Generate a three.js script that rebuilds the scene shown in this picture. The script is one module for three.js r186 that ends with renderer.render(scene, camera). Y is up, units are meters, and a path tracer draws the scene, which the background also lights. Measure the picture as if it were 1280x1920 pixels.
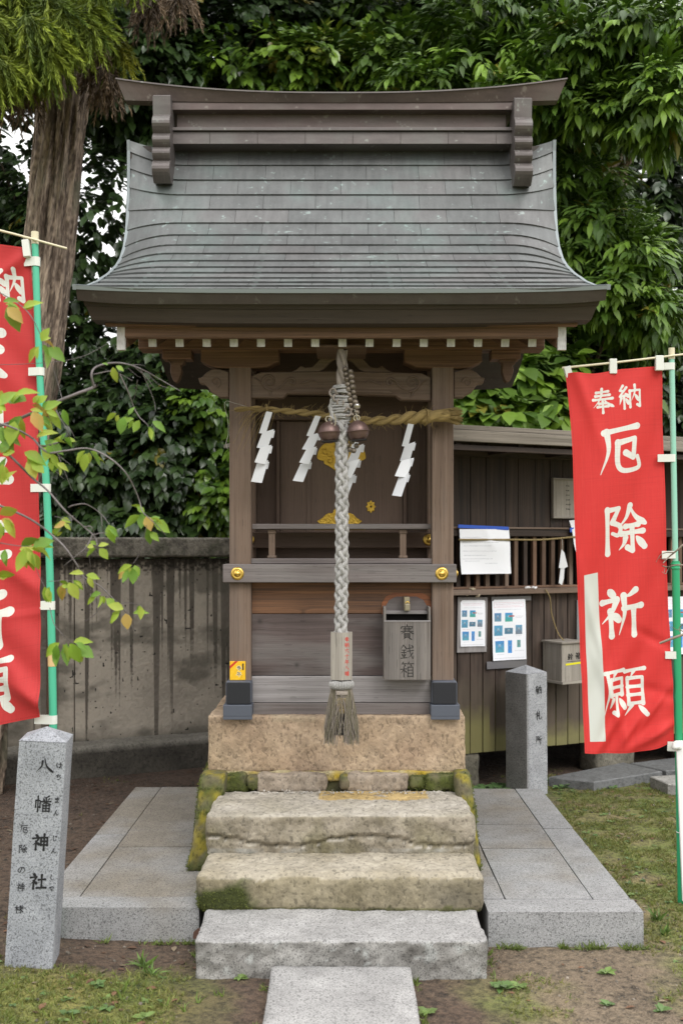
import * as THREE from 'three';
import { RoundedBoxGeometry } from 'three/addons/geometries/RoundedBoxGeometry.js';
import { mergeGeometries, mergeVertices, toCreasedNormals } from 'three/addons/utils/BufferGeometryUtils.js';
import { ImprovedNoise } from 'three/addons/math/ImprovedNoise.js';

// ---------------------------------------------------------------- camera, sky, sun, exposure
const EYE = 1.6, FOCAL = 2000, HORIZON = 1022;         // metres; pixels of the 1280 x 1920 photograph
const scene = new THREE.Scene();
const camera = new THREE.PerspectiveCamera((2 * Math.atan(960 / FOCAL) * 180) / Math.PI, 682 / 1024, 0.1, 400);
camera.position.set(0, EYE, 0);
camera.lookAt(0, EYE, -10);
camera.setViewOffset(682, 1024, 0, (-(HORIZON - 960) / 1920) * 1024, 682, 1024);   // lens shifted up a little
camera.focus = 5.0;
camera.userData.fStop = 3.2;
scene.add(camera);

const renderer = new THREE.WebGLRenderer({ antialias: true });
renderer.toneMapping = THREE.LinearToneMapping;
renderer.toneMappingExposure = 1.12;
renderer.shadowMap.enabled = true;

{ // even overcast sky: a little brighter overhead than at the horizon
  const W = 128, H = 64, data = new Float32Array(W * H * 4);
  for (let y = 0; y < H; y++) for (let x = 0; x < W; x++) {
    const up = Math.sin(((y + 0.5) / H - 0.5) * Math.PI), l = up > 0 ? 0.9 + 1.95 * up : 0.25;
    data.set([l * 1.0, l * 1.0, l * 0.995, 1], (y * W + x) * 4);
  }
  const sky = new THREE.DataTexture(data, W, H, THREE.RGBAFormat, THREE.FloatType);
  sky.mapping = THREE.EquirectangularReflectionMapping; sky.magFilter = sky.minFilter = THREE.LinearFilter; sky.needsUpdate = true;
  scene.background = sky; scene.environment = sky;
}
const sun = new THREE.DirectionalLight(new THREE.Color(1, 0.965, 0.9), 1.2);
sun.position.set(4.5, 10, 3.5); sun.target.position.set(0, 1, -5);
sun.castShadow = true; sun.shadow.radius = 45; sun.shadow.mapSize.set(2048, 2048);
Object.assign(sun.shadow.camera, { left: -9, right: 9, top: 9, bottom: -9, near: 0.5, far: 40 });
scene.add(sun, sun.target);

// ---------------------------------------------------------------- small tools
const V = (x, h, d) => new THREE.Vector3(x, h, -d);                     // d = metres in front of the camera
const ux = (px, d) => ((px - 640) * d) / FOCAL, vy = (py, d) => EYE - ((py - HORIZON) * d) / FOCAL;
const at = (px, py, d) => V(ux(px, d), vy(py, d), d);
const R = (deg) => (deg * Math.PI) / 180, clamp = THREE.MathUtils.clamp, lerp = THREE.MathUtils.lerp, smooth = THREE.MathUtils.smoothstep;
function rng(seed) { let a = seed >>> 0; return () => { a = (a + 0x6d2b79f5) | 0; let t = Math.imul(a ^ (a >>> 15), 1 | a); t = (t + Math.imul(t ^ (t >>> 7), 61 | t)) ^ t; return ((t ^ (t >>> 14)) >>> 0) / 4294967296; }; }
const N3 = new ImprovedNoise(), n3 = (x, y, z) => N3.noise(x, y, z);
const fbm3 = (x, y, z, o = 4) => { let s = 0, a = 1, t = 0; for (let i = 0; i < o; i++) { s += a * n3(x, y, z); t += a; a *= 0.5; x = x * 2 + 3.1; y = y * 2 + 1.7; z = z * 2 + 5.3; } return s / t; };
const hash = (x, y, s) => { let h = Math.imul(x, 374761393) ^ Math.imul(y, 668265263) ^ Math.imul(s, 1442695041); h = Math.imul(h ^ (h >>> 13), 1274126177); return ((h ^ (h >>> 16)) >>> 0) / 4294967296; };
function tn(x, y, px, py, s) {                                           // value noise that wraps every px, py cells
  const xi = Math.floor(x), yi = Math.floor(y), fx = x - xi, fy = y - yi, u = fx * fx * (3 - 2 * fx), v = fy * fy * (3 - 2 * fy);
  const X0 = ((xi % px) + px) % px, X1 = (X0 + 1) % px, Y0 = ((yi % py) + py) % py, Y1 = (Y0 + 1) % py;
  return lerp(lerp(hash(X0, Y0, s), hash(X1, Y0, s), u), lerp(hash(X0, Y1, s), hash(X1, Y1, s), u), v);
}
function tf(u, v, fx, fy, o, s) { let r = 0, a = 1, t = 0; for (let i = 0; i < o; i++) { r += a * tn(u * fx, v * fy, fx, fy, s + i); t += a; a *= 0.55; fx *= 2; fy *= 2; } return r / t; }
const enc = (c) => 255 * (c <= 0.0031308 ? 12.92 * c : 1.055 * Math.pow(clamp(c, 0, 1), 1 / 2.4) - 0.055);
function tex(w, h, fn, su, sv) {                                         // fn(u, v) -> [r, g, b, height], linear; su, sv = size of the tile in metres
  const a = new Uint8Array(w * h * 4), b = new Uint8Array(w * h * 4);
  for (let y = 0; y < h; y++) for (let x = 0; x < w; x++) {
    const c = fn(x / w, y / h), i = (y * w + x) * 4, g = clamp(c[3] ?? 0.5, 0, 1) * 255;
    a[i] = enc(c[0]); a[i + 1] = enc(c[1]); a[i + 2] = enc(c[2]); a[i + 3] = 255; b[i] = b[i + 1] = b[i + 2] = g; b[i + 3] = 255;
  }
  const make = (d, srgb) => { const t = new THREE.DataTexture(d, w, h); t.wrapS = t.wrapT = THREE.RepeatWrapping; t.magFilter = THREE.LinearFilter; t.minFilter = THREE.LinearMipmapLinearFilter; t.generateMipmaps = true; if (srgb) t.colorSpace = THREE.SRGBColorSpace; t.repeat.set(1 / su, 1 / sv); t.needsUpdate = true; return t; };
  return { map: make(a, true), bump: make(b, false) };
}
const rgb = (r, g, b) => new THREE.Color().setRGB(r, g, b);
function std(o) { return new THREE.MeshStandardMaterial({ roughness: 0.85, metalness: 0, ...o }); }
function meters(g, axis = 'y', off = [0, 0]) {                           // uv in metres; the grain (v) runs along the axis
  if (g.index) g = g.toNonIndexed();
  const p = g.attributes.position, n = g.attributes.normal, uv = new Float32Array(p.count * 2), A = { x: 0, y: 1, z: 2 }[axis];
  const P = (i, k) => (k === 0 ? p.getX(i) : k === 1 ? p.getY(i) : p.getZ(i));
  for (let i = 0; i < p.count; i += 3) {
    let m = [0, 0, 0];
    for (let j = 0; j < 3; j++) { m[0] += n.getX(i + j); m[1] += n.getY(i + j); m[2] += n.getZ(i + j); }
    m = m.map(Math.abs);
    const k = m[0] > m[1] && m[0] > m[2] ? 0 : m[1] > m[2] ? 1 : 2;
    let o = [0, 1, 2].filter((q) => q !== k);
    if (o[0] === A) o = [o[1], o[0]];
    for (let j = 0; j < 3; j++) { uv[(i + j) * 2] = P(i + j, o[0]) + off[0] + k * 0.37; uv[(i + j) * 2 + 1] = P(i + j, o[1]) + off[1]; }
  }
  g.setAttribute('uv', new THREE.BufferAttribute(uv, 2));
  return g;
}
let shift = 0;
const nextOff = () => { shift += 1; return [(shift * 0.731) % 5, (shift * 1.379) % 7]; };
function box(w, h, d, axis = 'y', bev = 0.003, x = 0, y = 0, z = 0) {    // slightly rounded bar with uv in metres
  const r = Math.min(bev, w * 0.4, h * 0.4, d * 0.4);
  return meters(new RoundedBoxGeometry(w, h, d, 1, r), axis, nextOff()).translate(x, y, z);
}
function span(x0, x1, h0, h1, d0, d1, axis, bev) { return box(Math.abs(x1 - x0), Math.abs(h1 - h0), Math.abs(d1 - d0), axis, bev, (x0 + x1) / 2, (h0 + h1) / 2, -(d0 + d1) / 2); }
function merge(list) { return mergeGeometries(list.map((g) => { g = g.index ? g.toNonIndexed() : g; for (const k of Object.keys(g.attributes)) if (!['position', 'normal', 'uv', 'color'].includes(k)) g.deleteAttribute(k); return g; })); }
function tube(points, r, seg = 24, rad = 6, tip = 1) {                   // tapered tube through points, ends closed by its taper
  const c = new THREE.CatmullRomCurve3(points), g = new THREE.TubeGeometry(c, seg, 1, rad, false), p = g.attributes.position, q = new THREE.Vector3();
  const pts = c.getSpacedPoints(seg);
  for (let i = 0; i <= seg; i++) { const k = typeof r === 'function' ? r(i / seg) : lerp(r, r * tip, i / seg); c.getPointAt(i / seg, pts[i]); for (let j = 0; j <= rad; j++) { const n = i * (rad + 1) + j; q.fromBufferAttribute(p, n).sub(pts[i]).multiplyScalar(k).add(pts[i]); p.setXYZ(n, q.x, q.y, q.z); } }
  const uv = g.attributes.uv, L = c.getLength();
  for (let i = 0; i < uv.count; i++) uv.setXY(i, uv.getY(i) * 0.2, uv.getX(i) * L);
  return g;
}
function loft(rings, caps = true) {                                      // caps: true = fan, 'strip' = outline that runs out and back                                      // rings of equal length, each a closed outline
  const m = rings[0].length, pos = [], idx = [];
  for (let i = 0; i + 1 < rings.length; i++) for (let j = 0; j < m; j++) {
    const a = rings[i][j], b = rings[i][(j + 1) % m], c = rings[i + 1][(j + 1) % m], d = rings[i + 1][j];
    for (const p of [a, b, c, a, c, d]) pos.push(p.x, p.y, p.z);
  }
  if (caps === 'strip') for (const [ring, flip] of [[rings[0], true], [rings[rings.length - 1], false]]) for (let j = 0; j + 1 < m / 2; j++) { const a = ring[j], b = ring[j + 1], c = ring[m - 2 - j], d = ring[m - 1 - j]; for (const p of flip ? [a, d, c, a, c, b] : [a, c, d, a, b, c]) pos.push(p.x, p.y, p.z); }
  else if (caps) for (const [ring, flip] of [[rings[0], true], [rings[rings.length - 1], false]]) for (let j = 1; j + 1 < m; j++) for (const p of flip ? [ring[0], ring[j + 1], ring[j]] : [ring[0], ring[j], ring[j + 1]]) pos.push(p.x, p.y, p.z);
  const g = new THREE.BufferGeometry(); g.setAttribute('position', new THREE.Float32BufferAttribute(pos, 3)); g.computeVertexNormals();
  return meters(g, 'x', nextOff());
}
function ext(points, depth, bev = 0.003, hole) {                         // extruded outline in x, y; its back at z = 0
  const s = new THREE.Shape(points.map((p) => new THREE.Vector2(...p)));
  const g = new THREE.ExtrudeGeometry(s, { depth, bevelEnabled: bev > 0, bevelSize: bev, bevelThickness: bev, bevelSegments: 1, curveSegments: 8 });
  return meters(g, 'x', nextOff());
}
function splineOutline(points, n = 6) { const c = new THREE.CatmullRomCurve3(points.map((p) => new THREE.Vector3(p[0], p[1], 0)), true, 'catmullrom', 0.5); return c.getPoints(points.length * n).slice(0, -1).map((p) => [p.x, p.y]); }
// a hewn stone: a box with rounded, uneven faces. tint(x, y, z, nx, ny, nz) -> linear colour
function stone(w, h, d, { seg = 0.02, r = 0.03, amp = 0.006, freq = 9, seed = 0, fine = 0.002, tint, carve, keep, crease } = {}) {
  const g0 = new THREE.BoxGeometry(w, h, d, Math.ceil(w / seg), Math.ceil(h / seg), Math.ceil(d / seg));
  g0.deleteAttribute('uv'); g0.deleteAttribute('normal');
  let g = mergeVertices(g0, 1e-5);
  const p = g.attributes.position, q = new THREE.Vector3(), c = new THREE.Vector3(), col = [];
  const dirs = [];
  for (let i = 0; i < p.count; i++) {
    q.fromBufferAttribute(p, i); const o = q.clone();
    const rr = Math.min(r * (1 + 0.8 * n3(o.x * 5 + seed, o.y * 5, o.z * 5)), h * 0.45, d * 0.45);
    c.set(clamp(q.x, -w / 2 + rr, w / 2 - rr), clamp(q.y, -h / 2 + rr, h / 2 - rr), clamp(q.z, -d / 2 + rr, d / 2 - rr));
    const dir = q.clone().sub(c); if (dir.lengthSq() < 1e-12) dir.set(0, 1, 0); dir.normalize();
    const s = seed * 7.13;
    let k = amp * fbm3(o.x * freq + s, o.y * freq + s, o.z * freq - s, 4) * 2 + fine * n3(o.x * 70 + s, o.y * 70, o.z * 70);
    if (carve) k += carve(o.x, o.y, o.z, dir);
    q.copy(c).addScaledVector(dir, rr + k);
    if (keep) keep(q, o);
    p.setXYZ(i, q.x, q.y, q.z); dirs.push(dir);
  }
  g.computeVertexNormals();
  const n = g.attributes.normal;
  for (let i = 0; i < p.count; i++) { const t = tint ? tint(p.getX(i), p.getY(i), p.getZ(i), n.getX(i), n.getY(i), n.getZ(i)) : [0.4, 0.4, 0.4]; col.push(...t); }
  g.setAttribute('color', new THREE.Float32BufferAttribute(col, 3));
  if (crease) g = toCreasedNormals(g, crease);
  return meters(g, 'y', nextOff());
}
const mix = (a, b, t) => [lerp(a[0], b[0], t), lerp(a[1], b[1], t), lerp(a[2], b[2], t)];

// ---------------------------------------------------------------- naming
const taken = {};
function numbered(name) { const n = taken[name] ?? 0; taken[name] = n + 1; return n ? name + '_' + String(n).padStart(3, '0') : name; }
function tag(o, label, category, group) { o.userData.label = label; o.userData.category = category; if (group) o.userData.group = group; return o; }
function thing(name, label, category, pos = [0, 0, 0], turn = 0, group) { const o = new THREE.Group(); o.name = numbered(name); scene.add(o); o.position.set(...pos); o.rotation.y = turn; return tag(o, label, category, group); }
function part(name, g, m, parent) { const o = new THREE.Mesh(g, m); o.name = name; o.castShadow = o.receiveShadow = true; parent.add(o); return o; }
function single(name, g, m, label, category, group) { const o = part(numbered(name), g, m, scene); return tag(o, label, category, group); }
function struct(name, g, m) { const o = part(numbered(name), g, m, scene); o.userData.kind = 'structure'; return o; }
function sub(name, parent) { const o = new THREE.Group(); o.name = name; parent.add(o); return o; }
function instanced(name, g, m, list, parent, colors) { const o = new THREE.InstancedMesh(g, m, list.length); list.forEach((x, i) => o.setMatrixAt(i, x)); if (colors) colors.forEach((c, i) => o.setColorAt(i, c)); o.name = name; o.castShadow = o.receiveShadow = true; parent.add(o); return o; }

// ---------------------------------------------------------------- materials
function wood(dark, light, { seed = 1, rough = 0.8, streak = 1, grey = 0, bump = 0.0012, knots = 2 } = {}) {
  const kn = []; const r = rng(seed * 97); for (let i = 0; i < knots; i++) kn.push([r(), r(), 0.012 + 0.012 * r()]);
  const t = tex(512, 1024, (u, v) => {
    let uu = u, ring = 0;
    for (const [a, b, s] of kn) { let du = u - a, dv = (v - b) * 3; du -= Math.round(du); const q = Math.hypot(du, dv) / s; if (q < 6) { uu += (Math.exp(-q * q * 0.12) * 0.02 * Math.sign(du)); ring = Math.max(ring, Math.exp(-q * q)); } }
    const warp = tf(u, v, 4, 3, 2, seed + 40) * 0.05, g1 = tf(uu + warp, v, 30, 2, 3, seed), g2 = tf(uu + warp * 0.5, v, 120, 6, 2, seed + 11), g3 = tf(u, v, 3, 3, 3, seed + 21), g4 = tf(u, v, 200, 24, 1, seed + 5);
    let k = clamp(0.5 + (g1 - 0.5) * 1.1 * streak + (g2 - 0.5) * 0.9 * streak + (g3 - 0.5) * 0.9, 0, 1);
    let c = mix(dark, light, k);
    const gr = clamp((tf(u, v, 6, 4, 4, seed + 60) - 0.42) * 4, 0, 1) * grey; c = mix(c, [0.2, 0.19, 0.185], gr * 0.6);
    const spot = g4 > 0.86 ? 0.75 : 1, e = 1 - ring * 0.55;
    return [c[0] * spot * e, c[1] * spot * e, c[2] * spot * e, 0.5 + (g1 - 0.5) * 0.5 + (g2 - 0.5) * 0.8];
  }, 0.5, 1.6);
  return std({ map: t.map, bumpMap: t.bump, bumpScale: bump, roughness: rough });
}
const M = {};
M.post = wood([0.112, 0.074, 0.052], [0.215, 0.152, 0.114], { seed: 3, grey: 0.25, streak: 0.75 });
M.rail = wood([0.105, 0.088, 0.084], [0.2, 0.172, 0.168], { seed: 8, grey: 0.7, streak: 0.7 });
M.pale = wood([0.2, 0.185, 0.185], [0.33, 0.31, 0.315], { seed: 12, grey: 0.2, knots: 0 });
M.board = wood([0.038, 0.027, 0.024], [0.118, 0.088, 0.084], { seed: 15, grey: 0.7, streak: 0.5 });
M.fresh = wood([0.06, 0.032, 0.02], [0.21, 0.1, 0.048], { seed: 19, streak: 0.8 });
M.eave = wood([0.1, 0.055, 0.033], [0.23, 0.13, 0.08], { seed: 22, rough: 0.7, knots: 1 });
M.brown = wood([0.08, 0.046, 0.03], [0.16, 0.099, 0.066], { seed: 27, rough: 0.75, streak: 0.7 });
M.inner = wood([0.068, 0.042, 0.029], [0.105, 0.067, 0.047], { seed: 31, rough: 0.7, knots: 0, streak: 0.35 });
M.door = wood([0.085, 0.053, 0.037], [0.13, 0.084, 0.059], { seed: 33, rough: 0.65, knots: 0, streak: 0.35 });
M.shed = wood([0.014, 0.0085, 0.006], [0.05, 0.031, 0.022], { seed: 37, rough: 0.75, knots: 4 });
M.offer = wood([0.075, 0.063, 0.056], [0.2, 0.175, 0.158], { seed: 41, grey: 0.5, knots: 0 });
M.hutTrim = wood([0.13, 0.112, 0.09], [0.26, 0.228, 0.19], { seed: 47, knots: 1 });
M.bellbox = wood([0.2, 0.175, 0.15], [0.34, 0.31, 0.27], { seed: 43, knots: 1 });

const grain = tex(1024, 1024, (u, v) => {                                // crystals of a granite, as a tone round 1
  const a = tn(u * 220, v * 220, 220, 220, 3), b = tn(u * 330, v * 330, 330, 330, 5), c = tf(u, v, 12, 12, 4, 9), d = tn(u * 120, v * 120, 120, 120, 8);
  let k = 0.74 + (c - 0.5) * 0.25 + (b - 0.5) * 0.25;
  if (a > 0.74) k *= 0.5; else if (a < 0.2) k *= 1.22;
  if (d > 0.87) k *= 0.72;
  return [k, k, k * 1.005, 0.5 + (b - 0.5) * 0.5 + (a - 0.5) * 0.4];
}, 0.8, 0.8);
M.granite = std({ map: grain.map, bumpMap: grain.bump, bumpScale: 0.0008, vertexColors: true, roughness: 0.78 });
const rough = tex(1024, 1024, (u, v) => {                                // weathered, pitted stone
  const w = tf(u, v, 5, 5, 3, 71) * 0.06, a = tf(u + w, v - w, 40, 40, 4, 23), b = tn(u * 300, v * 300, 300, 300, 27), c = tf(u, v, 8, 8, 4, 29), p = tf(u - w, v + w, 70, 46, 2, 33);
  let k = 0.8 + (a - 0.5) * 0.6 + (c - 0.5) * 0.35 + (b - 0.5) * 0.16;
  if (p < 0.3) k *= 0.66;
  return [k * 1.01, k, k * 0.985, 0.5 + (a - 0.5) * 0.9 + (p - 0.5) * 0.5];
}, 0.7, 0.7);
M.stone = std({ map: rough.map, bumpMap: rough.bump, bumpScale: 0.004, vertexColors: true, roughness: 0.92 });
const soil = tex(1024, 1024, (u, v) => {
  const a = tf(u, v, 50, 50, 4, 51), b = tn(u * 240, v * 240, 240, 240, 53), c = tf(u, v, 6, 6, 4, 57), d = tn(u * 90, v * 90, 90, 90, 59);
  let k = 0.78 + (a - 0.5) * 1.3 + (c - 0.5) * 0.5 + (b - 0.5) * 0.5;
  if (d > 0.88) k *= 1.6; if (b > 0.86) k *= 0.5;
  return [k, k, k, 0.5 + (a - 0.5) + (b - 0.5) * 0.4];
}, 0.9, 0.9);
M.soil = std({ map: soil.map, bumpMap: soil.bump, bumpScale: 0.012, vertexColors: true, roughness: 0.97 });
const patina = tex(1024, 1024, (u, v) => {                               // browned copper sheet with pale spots
  const a = tf(u, v, 5, 5, 5, 61), b = tf(u, v, 60, 12, 3, 63), c = tf(u, v, 40, 40, 3, 65), d = tf(u, v, 14, 14, 4, 67), e = tn(u * 180, v * 180, 180, 180, 69);
  let k = 0.8 + (a - 0.5) * 0.5 + (b - 0.5) * 0.28 + (e - 0.5) * 0.08;
  let q = [k, k, k];
  const pale = clamp((c - 0.7) * 9, 0, 1) * clamp((d - 0.46) * 8, 0, 1); q = mix(q, [1.9, 2.25, 2.15], pale * 0.55);
  const green = clamp((a - 0.5) * 4, 0, 1); q = mix(q, [q[0] * 0.93, q[1] * 1.03, q[2] * 1.0], green);
  return [q[0] * 0.44, q[1] * 0.44, q[2] * 0.44, 0.5 + (d - 0.5) * 0.6];
}, 1.1, 1.1);
M.copper = std({ map: patina.map, bumpMap: patina.bump, bumpScale: 0.0008, vertexColors: true, roughness: 0.5, metalness: 0.4 });
M.fascia = wood([0.03, 0.022, 0.018], [0.062, 0.046, 0.037], { seed: 45, rough: 0.6, knots: 0, streak: 0.5 });
M.copperDark = std({ map: patina.map, bumpMap: patina.bump, bumpScale: 0.001, color: rgb(0.17, 0.135, 0.115), roughness: 0.62, metalness: 0.2 });
M.gold = new THREE.MeshStandardMaterial({ color: rgb(0.75, 0.5, 0.12), metalness: 1, roughness: 0.3 });
const hammered = tex(256, 256, (u, v) => { const a = tf(u, v, 14, 14, 3, 81); return [1, 1, 1, a]; }, 0.12, 0.12);
M.goldLeaf = new THREE.MeshStandardMaterial({ color: rgb(0.5, 0.32, 0.05), metalness: 0.9, roughness: 0.4, bumpMap: hammered.bump, bumpScale: 0.003 });
M.black = std({ color: rgb(0.012, 0.013, 0.018), roughness: 0.45 });
M.slate = std({ color: rgb(0.075, 0.085, 0.11), roughness: 0.55 });
M.hole = std({ color: rgb(0.012, 0.01, 0.009), roughness: 1 });
M.white = std({ color: rgb(0.75, 0.74, 0.74), roughness: 0.8 });
const chalk = tex(256, 256, (u, v) => { const a = tf(u, v, 8, 8, 4, 83), b = tf(u, v, 60, 10, 2, 85); const k = 0.56 + (a - 0.5) * 0.3 + (b - 0.5) * 0.2; return [k, k * 0.985, k * 0.97, a]; }, 0.2, 0.2);
M.chalk = std({ map: chalk.map, roughness: 0.9 });
M.paper = new THREE.MeshPhysicalMaterial({ color: rgb(0.8, 0.81, 0.84), roughness: 0.85, transmission: 0.25, thickness: 0, side: THREE.DoubleSide });
M.bronze = std({ color: rgb(0.15, 0.095, 0.085), roughness: 0.42, metalness: 0.55 });
M.brass = std({ color: rgb(0.34, 0.3, 0.22), roughness: 0.38, metalness: 0.8 }); M.dullBell = std({ color: rgb(0.17, 0.14, 0.11), roughness: 0.45, metalness: 0.6 });
const fibre = (r, g, b, s) => { const t = tex(256, 256, (u, v) => { const a = tf(u, v, 48, 3, 2, s), c = tf(u, v, 6, 6, 3, s + 7), k = 0.75 + (a - 0.5) * 0.9 + (c - 0.5) * 0.4; return [r * k, g * k, b * k, a]; }, 0.05, 0.2); return std({ map: t.map, bumpMap: t.bump, bumpScale: 0.002, roughness: 0.9 }); };
M.rope = fibre(0.58, 0.565, 0.55, 91); M.ropeOld = fibre(0.42, 0.36, 0.31, 93); M.straw = fibre(0.46, 0.33, 0.13, 95); M.tassel = fibre(0.33, 0.29, 0.2, 97); M.cord = fibre(0.6, 0.57, 0.5, 99);
M.hemp = fibre(0.4, 0.3, 0.14, 101);

// ---------------------------------------------------------------- ground
const MOSSG = [0.115, 0.155, 0.024], SOILC = [0.085, 0.056, 0.038], SAND = [0.18, 0.14, 0.095], DRYG = [0.2, 0.175, 0.05];
const groundH = (x, d) => 0.014 * fbm3(x * 1.7, 3.3, d * 1.7, 4) + 0.006 * n3(x * 14, 1, d * 14) - 0.012 + 0.05 * smooth(-x, 0.6, 1.4) * (1 - smooth(d, 3.9, 4.6));
const mossAt = (x, d) => {                                               // how green the ground is
  const n = fbm3(x * 1.1 + 4, 0.5, d * 1.1, 3) * 0.9 + fbm3(x * 6, 2.2, d * 6, 3) * 0.8;
  let m = 0;
  m = Math.max(m, smooth(-x, 0.25, 0.75) * (1 - smooth(d, 3.75, 4.15)) * 1.0);
  m = Math.max(m, smooth(x, 0.95, 1.5) * 0.85 * (1 - smooth(d, 7.0, 7.8)));
  m = Math.max(m, smooth(x, 0.3, 0.55) * (1 - smooth(x, 0.62, 0.95)) * (1 - smooth(d, 3.9, 4.2)) * 0.55);
  return clamp(m * 1.6 - 0.25 + n * 1.0, 0, 1) * (m > 0.05 ? 1 : 0.2);
};
{
  const axis = (fine0, fine1, step, far) => { const a = []; for (let v = fine0; v <= fine1 + 1e-6; v += step) a.push(v); let s = step, lo = fine0, hi = fine1; while (hi < far) { s *= 1.35; hi += s; a.push(hi); } s = step; while (lo > -far) { s *= 1.35; lo -= s; a.unshift(lo); } return a; };
  const xs = axis(-3.2, 3.6, 0.035, 120), ds = axis(2.6, 9.2, 0.035, 150);
  const pos = [], col = [], uv = [], idx = [];
  for (const d of ds) for (const x of xs) {
    const near = smooth(x, -6, -3) * (1 - smooth(x, 3, 6)) * (1 - smooth(d, 8.5, 12));
    pos.push(x, groundH(x, d) * near, -d); uv.push(x, d);
    const a = fbm3(x * 0.8, 7, d * 0.8, 3), b = fbm3(x * 3.4, 9, d * 3.4, 4);
    let c = mix(SOILC, SAND, clamp(smooth(x, 0.2, 0.9) * 0.75 * (1 - smooth(d, 5.5, 7.5)) + b * 0.5 + a * 0.2, 0, 1));
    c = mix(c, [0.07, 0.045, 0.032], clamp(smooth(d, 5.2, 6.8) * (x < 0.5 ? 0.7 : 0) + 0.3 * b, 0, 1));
    const m = mossAt(x, d); c = mix(c, mix(MOSSG, x > 0 ? [0.21, 0.17, 0.075] : DRYG, clamp((x > 0 ? 0.42 : 0.35) + b * 2.4, 0, 1)), m * 0.85);
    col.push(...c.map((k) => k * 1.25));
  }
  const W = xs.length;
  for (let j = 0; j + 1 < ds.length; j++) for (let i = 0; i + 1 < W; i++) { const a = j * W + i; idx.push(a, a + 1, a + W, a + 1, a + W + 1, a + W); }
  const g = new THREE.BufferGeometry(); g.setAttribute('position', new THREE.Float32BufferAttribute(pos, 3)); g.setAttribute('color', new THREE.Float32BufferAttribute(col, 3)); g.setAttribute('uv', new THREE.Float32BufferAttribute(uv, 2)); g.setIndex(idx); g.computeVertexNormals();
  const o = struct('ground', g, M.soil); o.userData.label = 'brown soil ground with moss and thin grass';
}

// ---------------------------------------------------------------- paving round the shrine
const paleGranite = (k) => (x, y, z) => { const n = fbm3(x * 2.1 + k, y * 2, z * 2.1, 3); return mix([0.37, 0.39, 0.42], [0.47, 0.48, 0.5], clamp(0.5 + n, 0, 1)); };
function slabTint(ox, od, k) {                                           // old slabs carry brown films of algae in patches
  return (x, y, z, nx, ny) => {
    const X = x + ox, D = -z + od, n = fbm3(X * 2.3 + 9, 1, D * 2.3, 4), m = fbm3(X * 9, 2, D * 9, 3);
    let c = mix([0.375, 0.375, 0.375], [0.275, 0.245, 0.203], clamp(n * 1.5 + 0.4 + 0.4 * m + k * 1.6, 0, 1));
    if (ny < 0.5) c = mix(c, [0.38, 0.385, 0.39], 0.5);
    return c;
  };
}
function pave(t, x0, x1, d0, d1, k, top = 0.128) {
  const w = x1 - x0 - 0.004, d = d1 - d0 - 0.004, cx = (x0 + x1) / 2, cd = (d0 + d1) / 2;
  const g = stone(w, 0.16, d, { seg: 0.05, r: 0.004, amp: 0.0006, freq: 5, fine: 0.0002, crease: 0.5, seed: cx * 3 + cd, tint: slabTint(cx, cd, k) });
  const o = part('paving_stone', g, M.granite, t); o.position.set(cx, top - 0.08 + 0.0015 * Math.sin(cx * 40 + cd * 17), -cd); return o;
}
{
  const t = thing('right_paving', 'low grey granite paving to the right of the stone steps', 'paving'); t.userData.kind = 'structure';
  pave(t, 0.585, 1.215, 4.28, 4.44, -0.45);
  for (const [a, b] of [[4.44, 5.55], [5.55, 6.45]]) pave(t, 1.045, 1.205, a, b, -0.35);
  for (const [a, b, k] of [[4.44, 5.18, -0.15], [5.18, 5.62, 0.1], [5.62, 6.06, 0.15], [6.06, 6.45, 0.05]]) pave(t, 0.68, 1.045, a, b, k);
  for (const [a, b, k] of [[4.44, 4.74, -0.1], [4.74, 5.5, 0.2], [5.5, 6.45, 0.2]]) pave(t, 0.585, 0.68, a, b, k);
}
{
  const t = thing('left_paving', 'low grey granite paving to the left of the stone steps', 'paving'); t.userData.kind = 'structure';
  pave(t, -1.255, -0.575, 4.33, 4.47, -0.1);
  for (const [a, b, k] of [[4.47, 5.44, 0], [5.44, 6.5, 0.25]]) pave(t, -1.255, -1.095, a, b, k);
  for (const [a, b, k] of [[4.47, 5.21, 0.15], [5.21, 6.5, 0.35]]) pave(t, -1.095, -0.6, a, b, k);
}

// ---------------------------------------------------------------- stone steps and foundation
function placed(o, x, h, d, ry = 0) { o.position.set(x, h, -d); o.rotation.y = ry; return o; }
const mossSpots = [];
function mossOn(o, share, seed) { // remembers where the surface colour is moss green
  const r = rng(seed), p = o.geometry.attributes.position, c = o.geometry.attributes.color, n = o.geometry.attributes.normal; o.updateMatrixWorld(true);
  for (let i = 0; i < p.count; i++) if (c.getY(i) > c.getX(i) * 1.1 && r() < share) mossSpots.push([new THREE.Vector3().fromBufferAttribute(p, i).applyMatrix4(o.matrixWorld), new THREE.Vector3().fromBufferAttribute(n, i).transformDirection(o.matrixWorld)]);
  return o;
}
{ // flat path stone in front
  const g = stone(0.515, 0.14, 1.45, { seg: 0.02, r: 0.008, amp: 0.003, freq: 12, fine: 0.0012, seed: 2, tint: (x, y, z) => { const n = fbm3(x * 6, y, z * 6, 4); return mix([0.33, 0.322, 0.315], [0.46, 0.45, 0.44], clamp(0.5 + n * 1.2, 0, 1)); } });
  placed(single('path_stone', g, M.granite, 'long flat grey granite stone in the ground before the steps', 'paving stone'), 0, -0.026, 3.225);
}
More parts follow.
